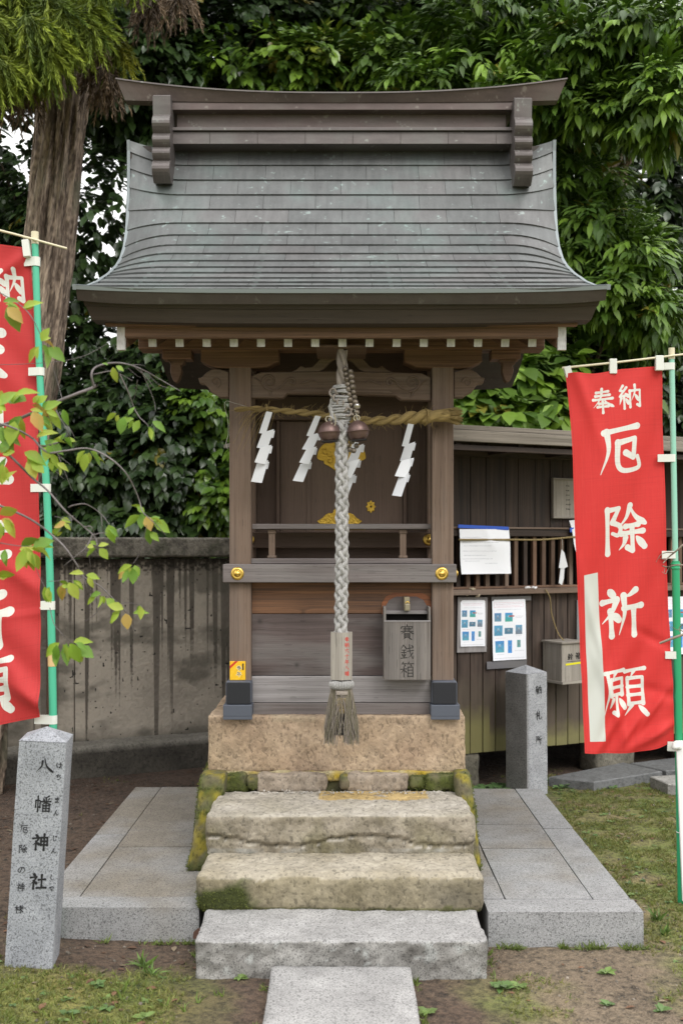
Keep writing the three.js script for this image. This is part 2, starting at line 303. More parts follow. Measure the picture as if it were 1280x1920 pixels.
{ // lowest step
  const g = stone(1.085, 0.17, 0.42, { seg: 0.01, r: 0.007, amp: 0.007, freq: 10, fine: 0.003, seed: 5, carve: (x, y, z, dir) => (dir.z > 0.5 ? 0.014 * fbm3(x * 22, y * 22, 3, 4) - 0.004 : 0),
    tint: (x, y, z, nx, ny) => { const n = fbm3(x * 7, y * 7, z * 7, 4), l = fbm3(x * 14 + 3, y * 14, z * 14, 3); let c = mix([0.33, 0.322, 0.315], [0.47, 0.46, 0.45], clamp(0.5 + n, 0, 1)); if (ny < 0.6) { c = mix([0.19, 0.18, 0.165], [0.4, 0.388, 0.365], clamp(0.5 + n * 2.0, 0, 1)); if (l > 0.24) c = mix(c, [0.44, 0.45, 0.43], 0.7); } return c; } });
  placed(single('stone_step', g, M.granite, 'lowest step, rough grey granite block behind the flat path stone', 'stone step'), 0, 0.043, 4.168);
}
{ // second step
  const g = stone(1.165, 0.165, 0.4, { seg: 0.0125, r: 0.04, amp: 0.007, freq: 8, fine: 0.0015, seed: 9,
    tint: (x, y, z, nx, ny) => {
      const n = fbm3(x * 8, y * 8, z * 8, 4), m = fbm3(x * 5 + 7, y * 5, z * 5, 4);
      let c = mix([0.33, 0.29, 0.215], [0.41, 0.37, 0.3], clamp(0.5 + m * 1.5, 0, 1));
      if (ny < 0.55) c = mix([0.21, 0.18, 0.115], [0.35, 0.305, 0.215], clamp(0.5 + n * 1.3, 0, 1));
      const e = Math.hypot((x + 0.47) / 0.14, (y + 0.03) / 0.09); if (ny < 0.7) c = mix(c, [0.045, 0.06, 0.006], clamp((1.2 - e + n * 1.4) * 2, 0, 1) * 0.95);
      const q = Math.hypot((x - 0.5) / 0.16, (y + 0.0) / 0.1); if (ny < 0.5) c = mix(c, [0.13, 0.115, 0.085], clamp(1.2 - q + n, 0, 1) * 0.85);
      if (y < -0.05 + n * 0.03 && ny < 0.5) c = mix(c, [0.075, 0.085, 0.015], 0.75);
      return c;
    } });
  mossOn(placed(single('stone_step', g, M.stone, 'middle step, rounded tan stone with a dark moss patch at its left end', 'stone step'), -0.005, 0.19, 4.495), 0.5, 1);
}
{ // third step with a long crack
  const crack = (x) => 0.0 + 0.022 * Math.sin(x * 9 + 0.6) + 0.014 * n3(x * 14, 2, 5) - 0.004;
  const g = stone(1.155, 0.19, 0.46, { seg: 0.0105, r: 0.022, amp: 0.007, freq: 10, fine: 0.004, seed: 13,
    carve: (x, y, z, dir) => { if (dir.z < 0.5) return 0; const c = crack(x) - 0.012, k = Math.abs(y - c); return (k < 0.009 ? -0.02 * (1 - k / 0.009) : 0) + (y < c ? -0.007 : 0); },
    tint: (x, y, z, nx, ny, nz) => {
      const n = fbm3(x * 9, y * 9, z * 9, 4), m = fbm3(x * 4 + 2, y * 4, z * 4, 4);
      let c = mix([0.33, 0.3, 0.24], [0.45, 0.415, 0.365], clamp(0.5 + m * 1.5, 0, 1));
      if (ny > 0.55 && z < -0.06 && x > -0.1 && x < 0.4 && n > -0.25) c = mix(c, [0.5, 0.33, 0.08], 0.7);
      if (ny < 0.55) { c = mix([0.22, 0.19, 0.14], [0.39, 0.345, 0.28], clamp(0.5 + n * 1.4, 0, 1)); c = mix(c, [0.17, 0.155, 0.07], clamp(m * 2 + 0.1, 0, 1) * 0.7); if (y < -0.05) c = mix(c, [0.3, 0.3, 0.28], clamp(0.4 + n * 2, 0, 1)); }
      if (y < -0.078 + 0.02 * n && nz > 0.2) c = mix(c, [0.05, 0.065, 0.01], 0.85);
      return c;
    } });
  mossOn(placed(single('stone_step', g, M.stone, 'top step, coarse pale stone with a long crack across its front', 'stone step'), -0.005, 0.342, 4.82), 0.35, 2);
}
const mossStone = (k, lich) => (x, y, z, nx, ny) => { const n = fbm3(x * 9 + k, y * 9, z * 9, 4), m = fbm3(x * 16 + k, y * 16 + 4, z * 16, 3); let c = mix([0.12, 0.1, 0.06], [0.22, 0.19, 0.13], clamp(0.5 + n, 0, 1)); c = mix(c, [0.075, 0.09, 0.016], clamp(0.65 + n * 2.2 + lich, 0, 1)); if (ny > 0.3) c = mix(c, [0.27, 0.22, 0.02], clamp(m * 5 + 0.1, 0, 1) * 0.85); return c; };
{
  const t = thing('stone_foundation', 'mossy rough stone foundation under the tan block of the shrine', 'foundation');
  const core = stone(1.22, 0.37, 1.1, { seg: 0.05, r: 0.02, amp: 0.006, seed: 17, tint: mossStone(1, 0) });
  part('core_block', core, M.stone, t).position.set(-0.015, 0.315, -5.66);
  // sloping corner stones
  for (const [x, w, s, a] of [[-0.632, 0.13, 21, 1], [0.6, 0.075, 23, -1]]) {
    const g = stone(w, 0.4, 0.44, { seg: 0.02, r: 0.028, amp: 0.009, freq: 6, seed: s, tint: mossStone(s, 0.15), keep: (q) => { q.z -= (q.y + 0.2) * 0.42; q.x += a * (q.y + 0.2) * 0.08; } });
    mossOn(placed(part('corner_stone', g, M.stone, t), x, 0.325, 5.03), 0.9, 3);
  }
  // the visible course below the tan block
  const row = [[-0.55, 0.2, 0.085, 0.35], [-0.42, 0.06, 0.07, 0.2], [-0.235, 0.33, 0.09, -1.4], [0.02, 0.06, 0.075, -0.5], [0.17, 0.3, 0.09, -1.2], [0.36, 0.08, 0.07, 0.1], [0.495, 0.21, 0.08, 0.25]];
  row.forEach(([x, w, h, l], i) => {
    const g = stone(w, h, 0.2, { seg: 0.012, r: 0.02, amp: 0.009, freq: 10, seed: 30 + i, tint: l < -1 ? (a, b, c) => { const n = fbm3(a * 14 + i, b * 14, c * 14, 4); return mix([0.27, 0.22, 0.17], [0.44, 0.37, 0.3], clamp(0.5 + n * 1.4, 0, 1)); } : mossStone(30 + i, l) });
    mossOn(placed(part('foundation_stone', g, M.stone, t), x, 0.472, 5.145), 0.25, 4);
  });
  // bedding mortar with yellow lichen
  const g = stone(1.16, 0.05, 0.2, { seg: 0.012, r: 0.01, amp: 0.008, freq: 12, seed: 41, tint: (x, y, z) => { const n = fbm3(x * 9, y * 9, z * 9, 4); return mix([0.4, 0.34, 0.2], [0.42, 0.3, 0.025], clamp(n * 3 + 0.25 + x * 0.8, 0, 1)); } });
  placed(part('mortar_bed', g, M.stone, t), 0, 0.497, 5.19);
}
{ // loose gravel along the back of the top step
  const r = rng(77), g = new THREE.IcosahedronGeometry(0.006, 0), m = new THREE.Matrix4(), list = [], cols = [];
  for (let i = 0; i < 170; i++) { const x = -0.42 + 0.88 * r(), d = 4.965 + 0.06 * r() * r(), s = 0.3 + r() * 0.6; m.compose(V(x, 0.443 + r() * 0.006, d), new THREE.Quaternion().setFromEuler(new THREE.Euler(r() * 6, r() * 6, r() * 6)), new THREE.Vector3(s, s * 0.7, s)); list.push(m.clone()); const k = 0.2 + 0.3 * r(); cols.push(rgb(k, k * 0.94, k * 0.86)); }
  const o = instanced('gravel', g, std({ roughness: 0.9 }), list, scene, cols); o.userData.kind = 'stuff'; o.userData.label = 'grit lying along the back of the top step'; o.userData.category = 'gravel';
}
{ // tan block that carries the shrine
  const g = stone(1.23, 0.271, 1.05, { seg: 0.0125, r: 0.013, amp: 0.0035, freq: 9, fine: 0.003, seed: 51,
    tint: (x, y, z, nx, ny) => { const n = fbm3(x * 6, y * 6, z * 6, 4), m = fbm3(x * 2.3 + 5, y * 2, z * 2, 3); let c = mix([0.36, 0.255, 0.175], [0.5, 0.38, 0.275], clamp(0.5 + n * 1.3, 0, 1)); c = mix(c, [0.42, 0.33, 0.2], clamp(m * 1.5 + 0.3, 0, 1) * 0.5); if (y > 0.1 && x > -0.4 && x < -0.1) c = mix(c, [0.25, 0.24, 0.16], clamp(n * 2 + 0.3, 0, 1) * 0.5); return c; } });
  placed(single('stone_plinth', g, M.stone, 'tan roughly dressed stone block directly under the wooden shrine', 'plinth'), -0.023, 0.6485, 5.625);
}

// ---------------------------------------------------------------- the wooden shrine
const shrine = thing('wooden_shrine', 'small weathered wooden shrine with copper shingled roof on stone plinth', 'shrine');
const PX = 0.4855;
for (const s of [-1, 1]) {
  part('post', span(s * PX - 0.052, s * PX + 0.052, 0.93, 2.47, 5.12, 5.224, 'y', 0.006), M.post, shrine);
  const shoe = sub('post_shoe', shrine);
  part('upper_cover', merge([span(s * (PX + 0.004) - 0.062, s * (PX + 0.004) + 0.062, 0.84, 0.952, 5.08, 5.25, 'y', 0.012)]), M.slate, shoe);
  part('dark_plate', merge([span(s * (PX + 0.004) - 0.056, s * (PX + 0.004) + 0.056, 0.843, 0.947, 5.071, 5.079, 'y', 0.003)]), M.black, shoe);
  part('lower_cover', merge([span(s * (PX + 0.007) - 0.069, s * (PX + 0.007) + 0.069, 0.786, 0.841, 5.062, 5.255, 'y', 0.004), span(s * (PX + 0.007) - 0.069, s * (PX + 0.007) + 0.069, 0.771, 0.7865, 5.062, 5.0775, 'y', 0.002)]), M.slate, shoe);
}
// front rail with brass domes
part('rail', span(-0.565, 0.548, 1.421, 1.509, 5.085, 5.25, 'x', 0.005), M.rail, shrine);
part('sill', span(-0.4345, 0.4345, 1.51, 1.535, 5.13, 5.26, 'x', 0.004), M.rail, shrine);
function dome(r) { const g = new THREE.LatheGeometry([[0, 0.016], [0.005, 0.0155], [0.012, 0.012], [0.0155, 0.007], [0.017, 0.0045], [0.021, 0.0065], [0.026, 0.006], [0.0305, 0.002], [0.031, 0]].map(([a, b]) => new THREE.Vector2((a * r) / 0.031, (b * r) / 0.031)), 28); g.rotateX(Math.PI / 2); return g; }
for (const px of [445, 828]) part('brass_dome', dome(0.031).translate(ux(px, 5.08), vy(1075.5, 5.08), -5.0845), M.gold, shrine);
part('brass_dome', dome(0.031).rotateY(Math.PI / 2).translate(0.549, vy(1075, 5.15), -5.16), M.gold, shrine);
// lower front: boards
part('panel_board', span(-0.434, 0.434, 1.268, 1.42, 5.165, 5.19, 'x', 0.003), M.fresh, shrine);
part('panel_board', span(-0.434, 0.434, 0.969, 1.266, 5.16, 5.19, 'x', 0.003), M.board, shrine);
part('panel_board', span(-0.434, 0.434, 0.84, 0.967, 5.152, 5.19, 'x', 0.003), M.pale, shrine);
part('ground_sill', span(-0.43, 0.43, 0.782, 0.838, 5.146, 5.22, 'x', 0.004), M.rail, shrine);
{ // side walls, floor and back, and the body behind
  const b = (name, ...a) => part(name, span(...a), M.brown, shrine);
  for (const s of [-1, 1]) { b('side_wall', s * 0.515, s * 0.49, 0.79, 1.5, 5.226, 6.05, 'y', 0.003); b('side_wall', s * 0.5, s * 0.475, 1.53, 2.9, 5.55, 6.0, 'y', 0.003); }
  b('floor', -0.474, 0.474, 1.475, 1.515, 5.262, 6.0, 'x', 0.003);
  b('back_wall', -0.474, 0.474, 0.8, 2.9, 6.01, 6.04, 'y', 0.003);
  b('ceiling', -0.47, 0.47, 2.62, 2.645, 5.5, 5.99, 'x', 0.003);
  for (const s of [-1, 1]) { part('body_post', span(s * 0.438, s * 0.533, 1.53, 2.68, 5.43, 5.525, 'y', 0.005), M.post, shrine); part('body_post', span(s * 0.438, s * 0.533, 0.79, 2.68, 5.965, 6.06, 'y', 0.005), M.post, shrine); }
  part('body_rail', span(-0.56, 0.56, 1.585, 1.665, 5.395, 5.428, 'x', 0.004), M.inner, shrine);
  part('brass_dome', dome(0.03).translate(0.442, vy(1012, 5.38), -5.394), M.gold, shrine);
  part('brass_dome', dome(0.03).translate(-0.47, vy(1012, 5.38), -5.394), M.gold, shrine);
  part('head_beam', span(-0.437, 0.437, 2.24, 2.36, 5.45, 5.53, 'x', 0.004), M.inner, shrine);
  part('transom_board', span(-0.437, 0.437, 2.361, 2.62, 5.47, 5.5, 'x', 0.003), M.inner, shrine);
  part('lower_front_board', span(-0.437, 0.437, 1.516, 1.62, 5.5, 5.52, 'x', 0.003), M.inner, shrine);
  // side panels and double door
  for (const s of [-1, 1]) {
    part('side_panel', span(s * 0.437, s * 0.335, 1.62, 2.24, 5.52, 5.54, 'y', 0.002), M.inner, shrine);
    part('door_jamb', span(s * 0.334, s * 0.316, 1.62, 2.24, 5.478, 5.52, 'y', 0.003), M.inner, shrine);
    const door = part('door', span(s * 0.314, s * 0.002, 1.62, 2.238, 5.497, 5.52, 'y', 0.002), M.door, shrine);
    if (s < 0) part('door_stile', span(s * 0.168 - 0.011, s * 0.168 + 0.011, 1.62, 2.238, 5.49, 5.4965, 'y', 0.002), M.door, door);
  }
}
{ // offering shelf on two little legs
  const t = sub('offering_shelf', shrine);
  part('shelf_board', span(-0.434, 0.434, 1.678, 1.703, 5.18, 5.36, 'x', 0.003), M.rail, t);
  for (const px of [510, 755]) { const x = ux(px, 5.22); part('leg', merge([span(x - 0.0155, x + 0.0155, 1.545, 1.66, 5.205, 5.236, 'y', 0.002), span(x - 0.02, x + 0.02, 1.655, 1.677, 5.2, 5.24, 'y', 0.004), span(x - 0.022, x + 0.022, 1.536, 1.549, 5.198, 5.242, 'y', 0.004)]), M.post, t); }
}
{ // gilt fittings of the doors
  const lobed = (p) => ext(splineOutline(p, 5).map(([x, y]) => [x, y]), 0.003, 0.0012);
  const half = (p) => [...p, ...p.slice().reverse().filter(([x]) => Math.abs(x) > 1e-4).map(([x, y]) => [-x, y])];
  const big = half([[0, 0.086], [0.035, 0.082], [0.062, 0.07], [0.085, 0.066], [0.105, 0.05], [0.118, 0.025], [0.124, -0.005], [0.11, -0.018], [0.092, -0.022], [0.086, -0.038], [0.062, -0.05], [0.03, -0.072], [0, -0.088]]);
  const o = part('gilt_fitting', lobed(big), M.goldLeaf, shrine); o.position.set(0, vy(856, 5.49), -5.4965);
  const r2 = []; for (let i = 0; i < 18; i++) { const a = (i / 18) * Math.PI * 2; r2.push([0.012 * Math.cos(a), 0.012 * Math.sin(a)]); }
  for (const x of [-0.06, 0, 0.06]) part('boss', ext(r2, 0.007, 0.002), M.goldLeaf, o).position.set(x, 0.012, 0.001);
  { const arcs = []; for (const s of [-1, 1]) for (const [x, y, q] of [[0.085, 0.03, 0.02], [0.06, -0.02, 0.018], [0.03, 0.055, 0.016], [0.025, -0.05, 0.013]]) { const p = []; for (let j = 0; j <= 14; j++) { const a = j * 0.42 + x * 40, k = q * (1 - j / 20); p.push(new THREE.Vector3(s * (x + k * Math.cos(a)), y + k * Math.sin(a), 0.0048)); } arcs.push(tube(p, 0.0024, 20, 5)); } part('embossed_scroll', merge(arcs), M.goldLeaf, o).userData.kind = 'stuff'; }
  const low = half([[0, 0.042], [0.018, 0.038], [0.03, 0.028], [0.034, 0.012], [0.052, 0.014], [0.07, 0.006], [0.085, -0.01], [0.115, -0.028], [0.1, -0.04], [0, -0.042]]);
  part('gilt_fitting', ext(low, 0.003, 0.0012), M.goldLeaf, shrine).position.set(-0.01, vy(967, 5.49), -5.4965);
  part('gilt_strip', span(-0.135, 0.12, vy(993.5, 5.35), vy(990, 5.35) + 0.006, 5.366, 5.37, 'x', 0.001), M.goldLeaf, shrine);
  const fl = []; for (let i = 0; i < 96; i++) { const a = (i / 96) * Math.PI * 2, k = 0.021 + 0.0035 * Math.cos(8 * a); fl.push([k * 0.98 * Math.cos(a), k * 1.3 * Math.sin(a)]); }
  const kf = part('keyhole_plate', ext(fl, 0.003, 0.001), M.goldLeaf, shrine); kf.position.set(ux(695, 5.49), vy(950, 5.49), -5.4965);
  part('keyhole', new THREE.CylinderGeometry(0.005, 0.005, 0.004, 12).rotateX(Math.PI / 2).translate(0, 0, 0.004), M.hole, kf);
}
{ // curved tie beam with carved scrolls, and its nosings
  const zb = -5.2, d = 5.14;
  const X = (px) => ux(px, d), Y = (py) => vy(py, d);
  const pts = [[470, 706], [490, 699], [640, 697], [790, 701], [806, 709], [806, 749], [752, 748], [742, 740], [640, 737], [538, 736], [530, 744], [470, 744]].map(([a, b]) => [clamp(X(a), -0.433, 0.433), Y(b)]);
  const beam = part('tie_beam', ext(pts, 0.055, 0.004).translate(0, 0, zb), M.post, shrine);
  part('tie_beam_bead', ext([[545, 733.5], [735, 736.5], [728, 733], [555, 730.5]].map(([a, b]) => [X(a), Y(b)]), 0.004, 0.001).translate(0, 0, -5.141), M.post, beam);
  const spiral = (px, py, r, turns, dir, tail) => { const p = []; for (let i = 0; i <= 40; i++) { const k = i / 40, a = dir * k * turns * 2 * Math.PI + (dir > 0 ? 0.4 : Math.PI - 0.4), q = r * (0.12 + 0.88 * k); p.push(new THREE.Vector3(X(px) + Math.cos(a) * q, Y(py) + Math.sin(a) * q, -5.1385)); } for (const [a, b] of tail) p.push(new THREE.Vector3(X(a), Y(b), -5.1385)); return tube(p, (k) => 0.0032 + 0.0028 * Math.sin(k * Math.PI), 80, 6); };
  const wave = (q) => tube(q.map(([a, b]) => new THREE.Vector3(X(a), Y(b), -5.1385)), (k) => 0.0008 + 0.0052 * Math.sin(k * Math.PI), 30, 6);
  part('scroll_carving', merge([spiral(505, 715, 0.036, 1.6, 1, [[512, 733], [500, 729], [488, 716], [478, 709]]), wave([[502, 726], [508, 740], [512, 743]]), spiral(548, 716, 0.018, 1.2, 1, [[538, 712], [530, 722], [518, 730]]), wave([[562, 720], [575, 716], [585, 712], [594, 716]])]), M.post, beam);
  part('scroll_carving', merge([spiral(773, 717, 0.036, 1.6, -1, [[766, 735], [778, 732], [790, 719], [800, 712]]), wave([[777, 729], [771, 742], [768, 746]]), spiral(731, 717, 0.018, 1.2, -1, [[741, 714], [748, 724], [758, 731]]), wave([[716, 722], [706, 718], [696, 714], [686, 717]])]), M.post, beam);
  for (const s of [-1, 1]) {
    const o = [[428, 699], [412, 694], [398, 694], [388, 700], [380, 708], [374, 710], [376, 717], [384, 718], [390, 723], [396, 733], [406, 738], [412, 743], [428, 743]].map(([a, b]) => [s * -X(a), Y(b)]);
    const n = part('nosing', ext(s < 0 ? o.slice().reverse() : o, 0.06, 0.004).translate(0, 0, -5.2), M.post, shrine);
    const p = []; for (let i = 0; i <= 30; i++) { const k = i / 30, a = s * k * 8.5 + 1, q = 0.026 * (0.15 + 0.85 * k); p.push(new THREE.Vector3(s * -X(404) + Math.cos(a) * q, Y(717) + Math.sin(a) * q, -5.136)); }
    part('scroll_carving', tube(p, (k) => 0.003 + 0.003 * k, 60, 6), M.post, n);
  }
  for (const s of [-1, 1]) { // boat shaped bearing blocks
    const o = [[378, 652], [521, 652], [521, 676], [512, 680], [500, 686], [468, 688], [430, 688], [405, 687], [390, 682], [378, 676]].map(([a, b]) => [s * -ux(a, 5.115), vy(b, 5.115)]);
    part('bearing_block', ext(s < 0 ? o.slice().reverse() : o, 0.1, 0.004).translate(0, 0, -5.222), M.eave, shrine);
  }
  { // frog leg strut
    const h = [[640, 656], [626, 657], [610, 664], [598, 676], [586, 688], [572, 690], [564, 686], [556, 693], [546, 697], [556, 699], [592, 699], [606, 690], [618, 677], [630, 670], [640, 668]].map(([a, b]) => [X(a), Y(b)]);
    const o = [...h, ...h.slice(1, -1).reverse().map(([x, y]) => [-x, y])];
    part('frog_leg_strut', ext(o.reverse(), 0.03, 0.003).translate(0, 0, -5.185), M.post, shrine);
    for (const s of [-1, 1]) part('strut_leaf', ext([[606, 664], [600, 657], [595, 656], [597, 661], [602, 668]].map(([a, b]) => [s * X(a), Y(b)]).slice()[s < 0 ? 'reverse' : 'slice'](), 0.02, 0.002).translate(0, 0, -5.16), M.brown, shrine);
  }
  part('purlin', span(-0.97, 0.97, vy(656, 5.12), 2.605, 5.1, 5.22, 'x', 0.004), M.eave, shrine);
  part('rope_bracket', merge([span(-0.115, 0.115, vy(653, 4.82), vy(648, 4.82), 4.79, 5.1, 'x', 0.003), span(-0.03, 0.03, vy(656, 4.84), vy(653, 4.84), 4.8, 4.9, 'x', 0.003)]), M.brown, shrine);
}
// ---- roof: fifteen courses of copper sheets between a centre profile and a verge profile, both in (depth, height)
const CP = [[4.5, 2.673]];
[21, 22, 24, 26, 28, 30, 33, 37, 42, 48.5, 55, 58.5, 60, 61, 62].forEach((a) => { const [d, h] = CP[CP.length - 1]; CP.push([d + 0.11 * Math.cos(R(a)), h + 0.11 * Math.sin(R(a))]); });
const EP = [[4.5, 2.69], [4.74, 2.745], [4.93, 2.81], [5.05, 2.86], [5.12, 2.887], [5.18, 2.912], [5.26, 2.95], [5.36, 2.998], [5.46, 3.06], [5.55, 3.145], [5.61, 3.25], [5.64, 3.365], [5.655, 3.495], [5.66, 3.6], [5.66, 3.69], [5.65, 3.745]];
const prof = (P, k) => { k = clamp(k, 0, 15); const i = Math.min(14, Math.floor(k)), f = k - i; return [lerp(P[i][0], P[i + 1][0], f), lerp(P[i][1], P[i + 1][1], f)]; };
const HW = 1.128;
const roofAt = (x, k) => { const w = Math.pow(clamp((Math.abs(x) - 0.84) / (HW - 0.84), 0, 1), 1.8), a = prof(CP, k), b = prof(EP, k); return [lerp(a[0], b[0], w), lerp(a[1], b[1], w)]; };
const roofNormal = (x, k) => { const a = roofAt(x, k - 0.2), b = roofAt(x, k + 0.2), L = Math.hypot(b[0] - a[0], b[1] - a[1]); return [-(b[1] - a[1]) / L, (b[0] - a[0]) / L]; };
{
  const roof = sub('roof', shrine), r = rng(5);
  const sheet = (x0, x1, k) => {
    const nx = Math.max(2, Math.ceil((x1 - x0) / 0.05)), tint = 0.36 + 0.07 * r(), red = r() < 0.25 ? 1.05 : 1, colr = [tint * 0.955 * red, tint * 0.985, tint * 0.985];
    const P = (x, kk, o) => { const [d, h] = roofAt(x, kk), [nd, nh] = roofNormal(x, kk); return V(x, h + nh * o, d + nd * o); };
    const top = new THREE.BufferGeometry(), pos = [], uv = [], idx = [], sag = 0.0015 * r();
    const rows = [[k + 1.06, 0.001], [k + 0.5, 0.004], [k, 0.009]];
    rows.forEach(([kk, o], j) => { for (let i = 0; i <= nx; i++) { const x = lerp(x0, x1, i / nx), p = P(x, kk, o + (j === 2 ? sag * Math.sin((i / nx) * 3.1) : 0)); pos.push(p.x, p.y, p.z); uv.push(x, kk * 0.11); } });
    for (let j = 0; j < 2; j++) for (let i = 0; i < nx; i++) { const a = j * (nx + 1) + i, b = a + nx + 1; idx.push(a, b, a + 1, a + 1, b, b + 1); }
    top.setAttribute('position', new THREE.Float32BufferAttribute(pos, 3)); top.setAttribute('uv', new THREE.Float32BufferAttribute(uv, 2)); top.setIndex(idx); top.computeVertexNormals();
    const lp = [], lu = [], li = [];
    for (let i = 0; i <= nx; i++) { const x = lerp(x0, x1, i / nx), a = P(x, k, 0.009 + sag * Math.sin((i / nx) * 3.1)), b = P(x, k + 0.02, -0.004); lp.push(a.x, a.y, a.z, b.x, b.y, b.z); lu.push(x, 0, x, 0.01); }
    for (let i = 0; i < nx; i++) { const a = i * 2; li.push(a, a + 1, a + 2, a + 2, a + 1, a + 3); }
    const lip = new THREE.BufferGeometry(); lip.setAttribute('position', new THREE.Float32BufferAttribute(lp, 3)); lip.setAttribute('uv', new THREE.Float32BufferAttribute(lu, 2)); lip.setIndex(li); lip.computeVertexNormals();
    const g = merge([top, lip]), c = []; for (let i = 0; i < g.attributes.position.count; i++) c.push(...colr); g.setAttribute('color', new THREE.Float32BufferAttribute(c, 3));
    return g;
  };
  M.copper.side = THREE.DoubleSide;
  for (let k = 0; k < 15; k++) {
    const half = k === 0 ? 1.118 : HW, e = [-half]; for (let x = -1.08 + (k % 2) * 0.135; x < 0.98; x += 0.27) if (x > -0.9 && x < 0.9) e.push(x + 0.012 * (r() - 0.5)); e.push(half);
    for (let i = 0; i + 1 < e.length; i++) part('copper_sheet', sheet(e[i] + 0.0009, e[i + 1] - 0.0009, k), M.copper, roof);
  }
  // deck under the sheets, mirrored to the back
  const MID = 5.78, ring = (x, back) => { const o = []; for (let k = 0; k <= 15; k += 0.5) { const [d, h] = roofAt(x, k), [nd, nh] = roofNormal(x, k); o.push(V(x, h - 0.004, back ? 2 * MID - d : d + 0.004)); } for (let k = 15; k >= 0; k -= 0.5) { const [d, h] = roofAt(x, k); o.push(V(x, h - lerp(0.05, 0.09, k / 15), (back ? 2 * MID - d : d) + (back ? -0.03 : 0.03) * (1 - k / 15))); } return o; };
  const xs = [-1.12]; for (let x = -1.1; x < -0.8; x += 0.04) xs.push(x); xs.push(-0.8, 0, 0.8); for (let x = 0.84; x < 1.11; x += 0.04) xs.push(x); xs.push(1.12);
  part('roof_deck', loft(xs.map((x) => ring(x, false)), 'strip'), M.copperDark, roof);
  part('rear_slope', loft(xs.map((x) => ring(x, true)).reverse(), 'strip'), M.copperDark, roof);
  // verge edging
  for (const s of [-1, 1]) {
    const rings = []; for (let k = 0; k <= 15; k += 0.5) { const [d, h] = prof(EP, k), [nd, nh] = roofNormal(s * HW, k); const q = (x, o) => V(s * x, h + nh * o, d + nd * o); rings.push([q(1.118, 0.011), q(1.134, 0.011), q(1.134, -0.012), q(1.118, -0.012)]); }
    part('verge_trim', loft(s > 0 ? rings : rings.map((q) => q.slice().reverse())), M.verge ?? (M.verge = std({ color: rgb(0.24, 0.27, 0.28), roughness: 0.5, metalness: 0.3 })), roof);
    for (const [j, o0, o1, inn] of [[0, 0.012, 0.05, 0.012], [1, 0.05, 0.085, 0.026], [2, 0.085, 0.13, 0.04]]) {
      const rr = []; for (let k = 0.4; k <= 15; k += 0.6) { const [d, h] = prof(EP, k); const q = (x, o) => V(s * x, h - o, d + 0.02); rr.push([q(1.122 - inn, o0), q(1.116 - inn, o1), q(1.02 - inn, o1), q(1.02 - inn, o0)]); }
      part('verge_layer', loft(s > 0 ? rr : rr.map((q) => q.slice().reverse())), M.fascia, roof);
    }
  }
  // eave: stacked dark layers under the first course
  const lift = (x) => 0.016 * Math.pow(Math.abs(x) / 1.12, 4);
  const layer = (h0, h1, d0, d1, w0, w1, depth) => { const rings = []; for (let i = 0; i <= 24; i++) { const f = (i / 24) * 2 - 1, l = lift(f * 1.12); rings.push([V(f * w0, h0 + l, d0), V(f * w0, h0 + l, d0 + depth), V(f * w1, h1 + l, d1 + depth), V(f * w1, h1 + l, d1)].reverse()); } return loft(rings); };
  part('eave_lip', layer(2.6795, 2.664, 4.497, 4.502, 1.12, 1.118, 0.04), M.verge, roof);
  part('eave_layer', layer(2.6635, 2.641, 4.523, 4.538, 1.112, 1.107, 0.1), M.fascia, roof);
  part('eave_layer', layer(2.6405, 2.61, 4.545, 4.562, 1.104, 1.098, 0.1), M.fascia, roof);
  part('eave_layer', layer(2.6095, 2.556, 4.569, 4.6, 1.094, 1.075, 0.1), M.fascia, roof);
  // timber below
  const el = sub('eave_timber', shrine);
  part('fascia_board', span(-0.955, 0.955, 2.512, 2.566, 4.69, 4.725, 'x', 0.004), M.eave, el);
  part('fascia_batten', span(-1.03, 1.03, 2.558, 2.585, 4.655, 4.689, 'x', 0.003), M.eave, el);
  const slope = Math.atan(0.3);
  const sof = box(1.96, 0.012, 1.3, 'x', 0.002); sof.rotateX(slope); sof.translate(0, 2.534 + 0.65 * Math.sin(slope), -(4.73 + 0.65 * Math.cos(slope))); part('soffit', sof, M.eave, el);
  for (let i = -7; i <= 7; i++) {
    const x = i * 0.1208 + 0.004, g = box(0.034, 0.036, 1.05, 'z', 0.002); g.rotateX(slope); g.translate(x, 2.504 + 0.525 * Math.sin(slope), -(4.762 + 0.525 * Math.cos(slope)));
    const raf = part('rafter', g, M.eave, el);
    const cap = box(0.036, 0.0385, 0.004, 'y', 0.001); cap.rotateX(slope); cap.translate(x, 2.5035, -4.757); part('white_end', cap, M.chalk, raf);
  }
  for (const s of [-1, 1]) { // barge boards with white ends
    const rings = []; for (let i = 0; i <= 20; i++) { const k = lerp(0.9, 15, i / 20), [d, h] = prof(EP, k); const t = i / 20; rings.push([V(s * 0.948, h - 0.14, d), V(s * 0.985, h - 0.14, d), V(s * 0.985, h - 0.265 + 0.02 * t, d + 0.01), V(s * 0.948, h - 0.265 + 0.02 * t, d + 0.01)]); }
    const bb = part('barge_board', loft(s > 0 ? rings : rings.map((q) => q.slice().reverse())), M.eave, el);
    part('white_end', span(s * 0.95, s * 0.987, 2.458, 2.583, 4.69, 4.71, 'y', 0.002), M.chalk, bb);
    const gz = [[-0.05, 0.0], [0.05, 0.0], [0.052, -0.05], [0.03, -0.07], [0.035, -0.1], [0.012, -0.15], [-0.01, -0.15], [-0.03, -0.1], [-0.028, -0.06], [-0.05, -0.04]].map(([a, b]) => [a, b]);
    part('purlin_end_bracket', ext(splineOutline(gz.map(([a, b]) => [a * 0.75, b * 0.9]), 4), 0.05, 0.003).translate(s * 0.8, 2.53, -5.2), M.brown, el);
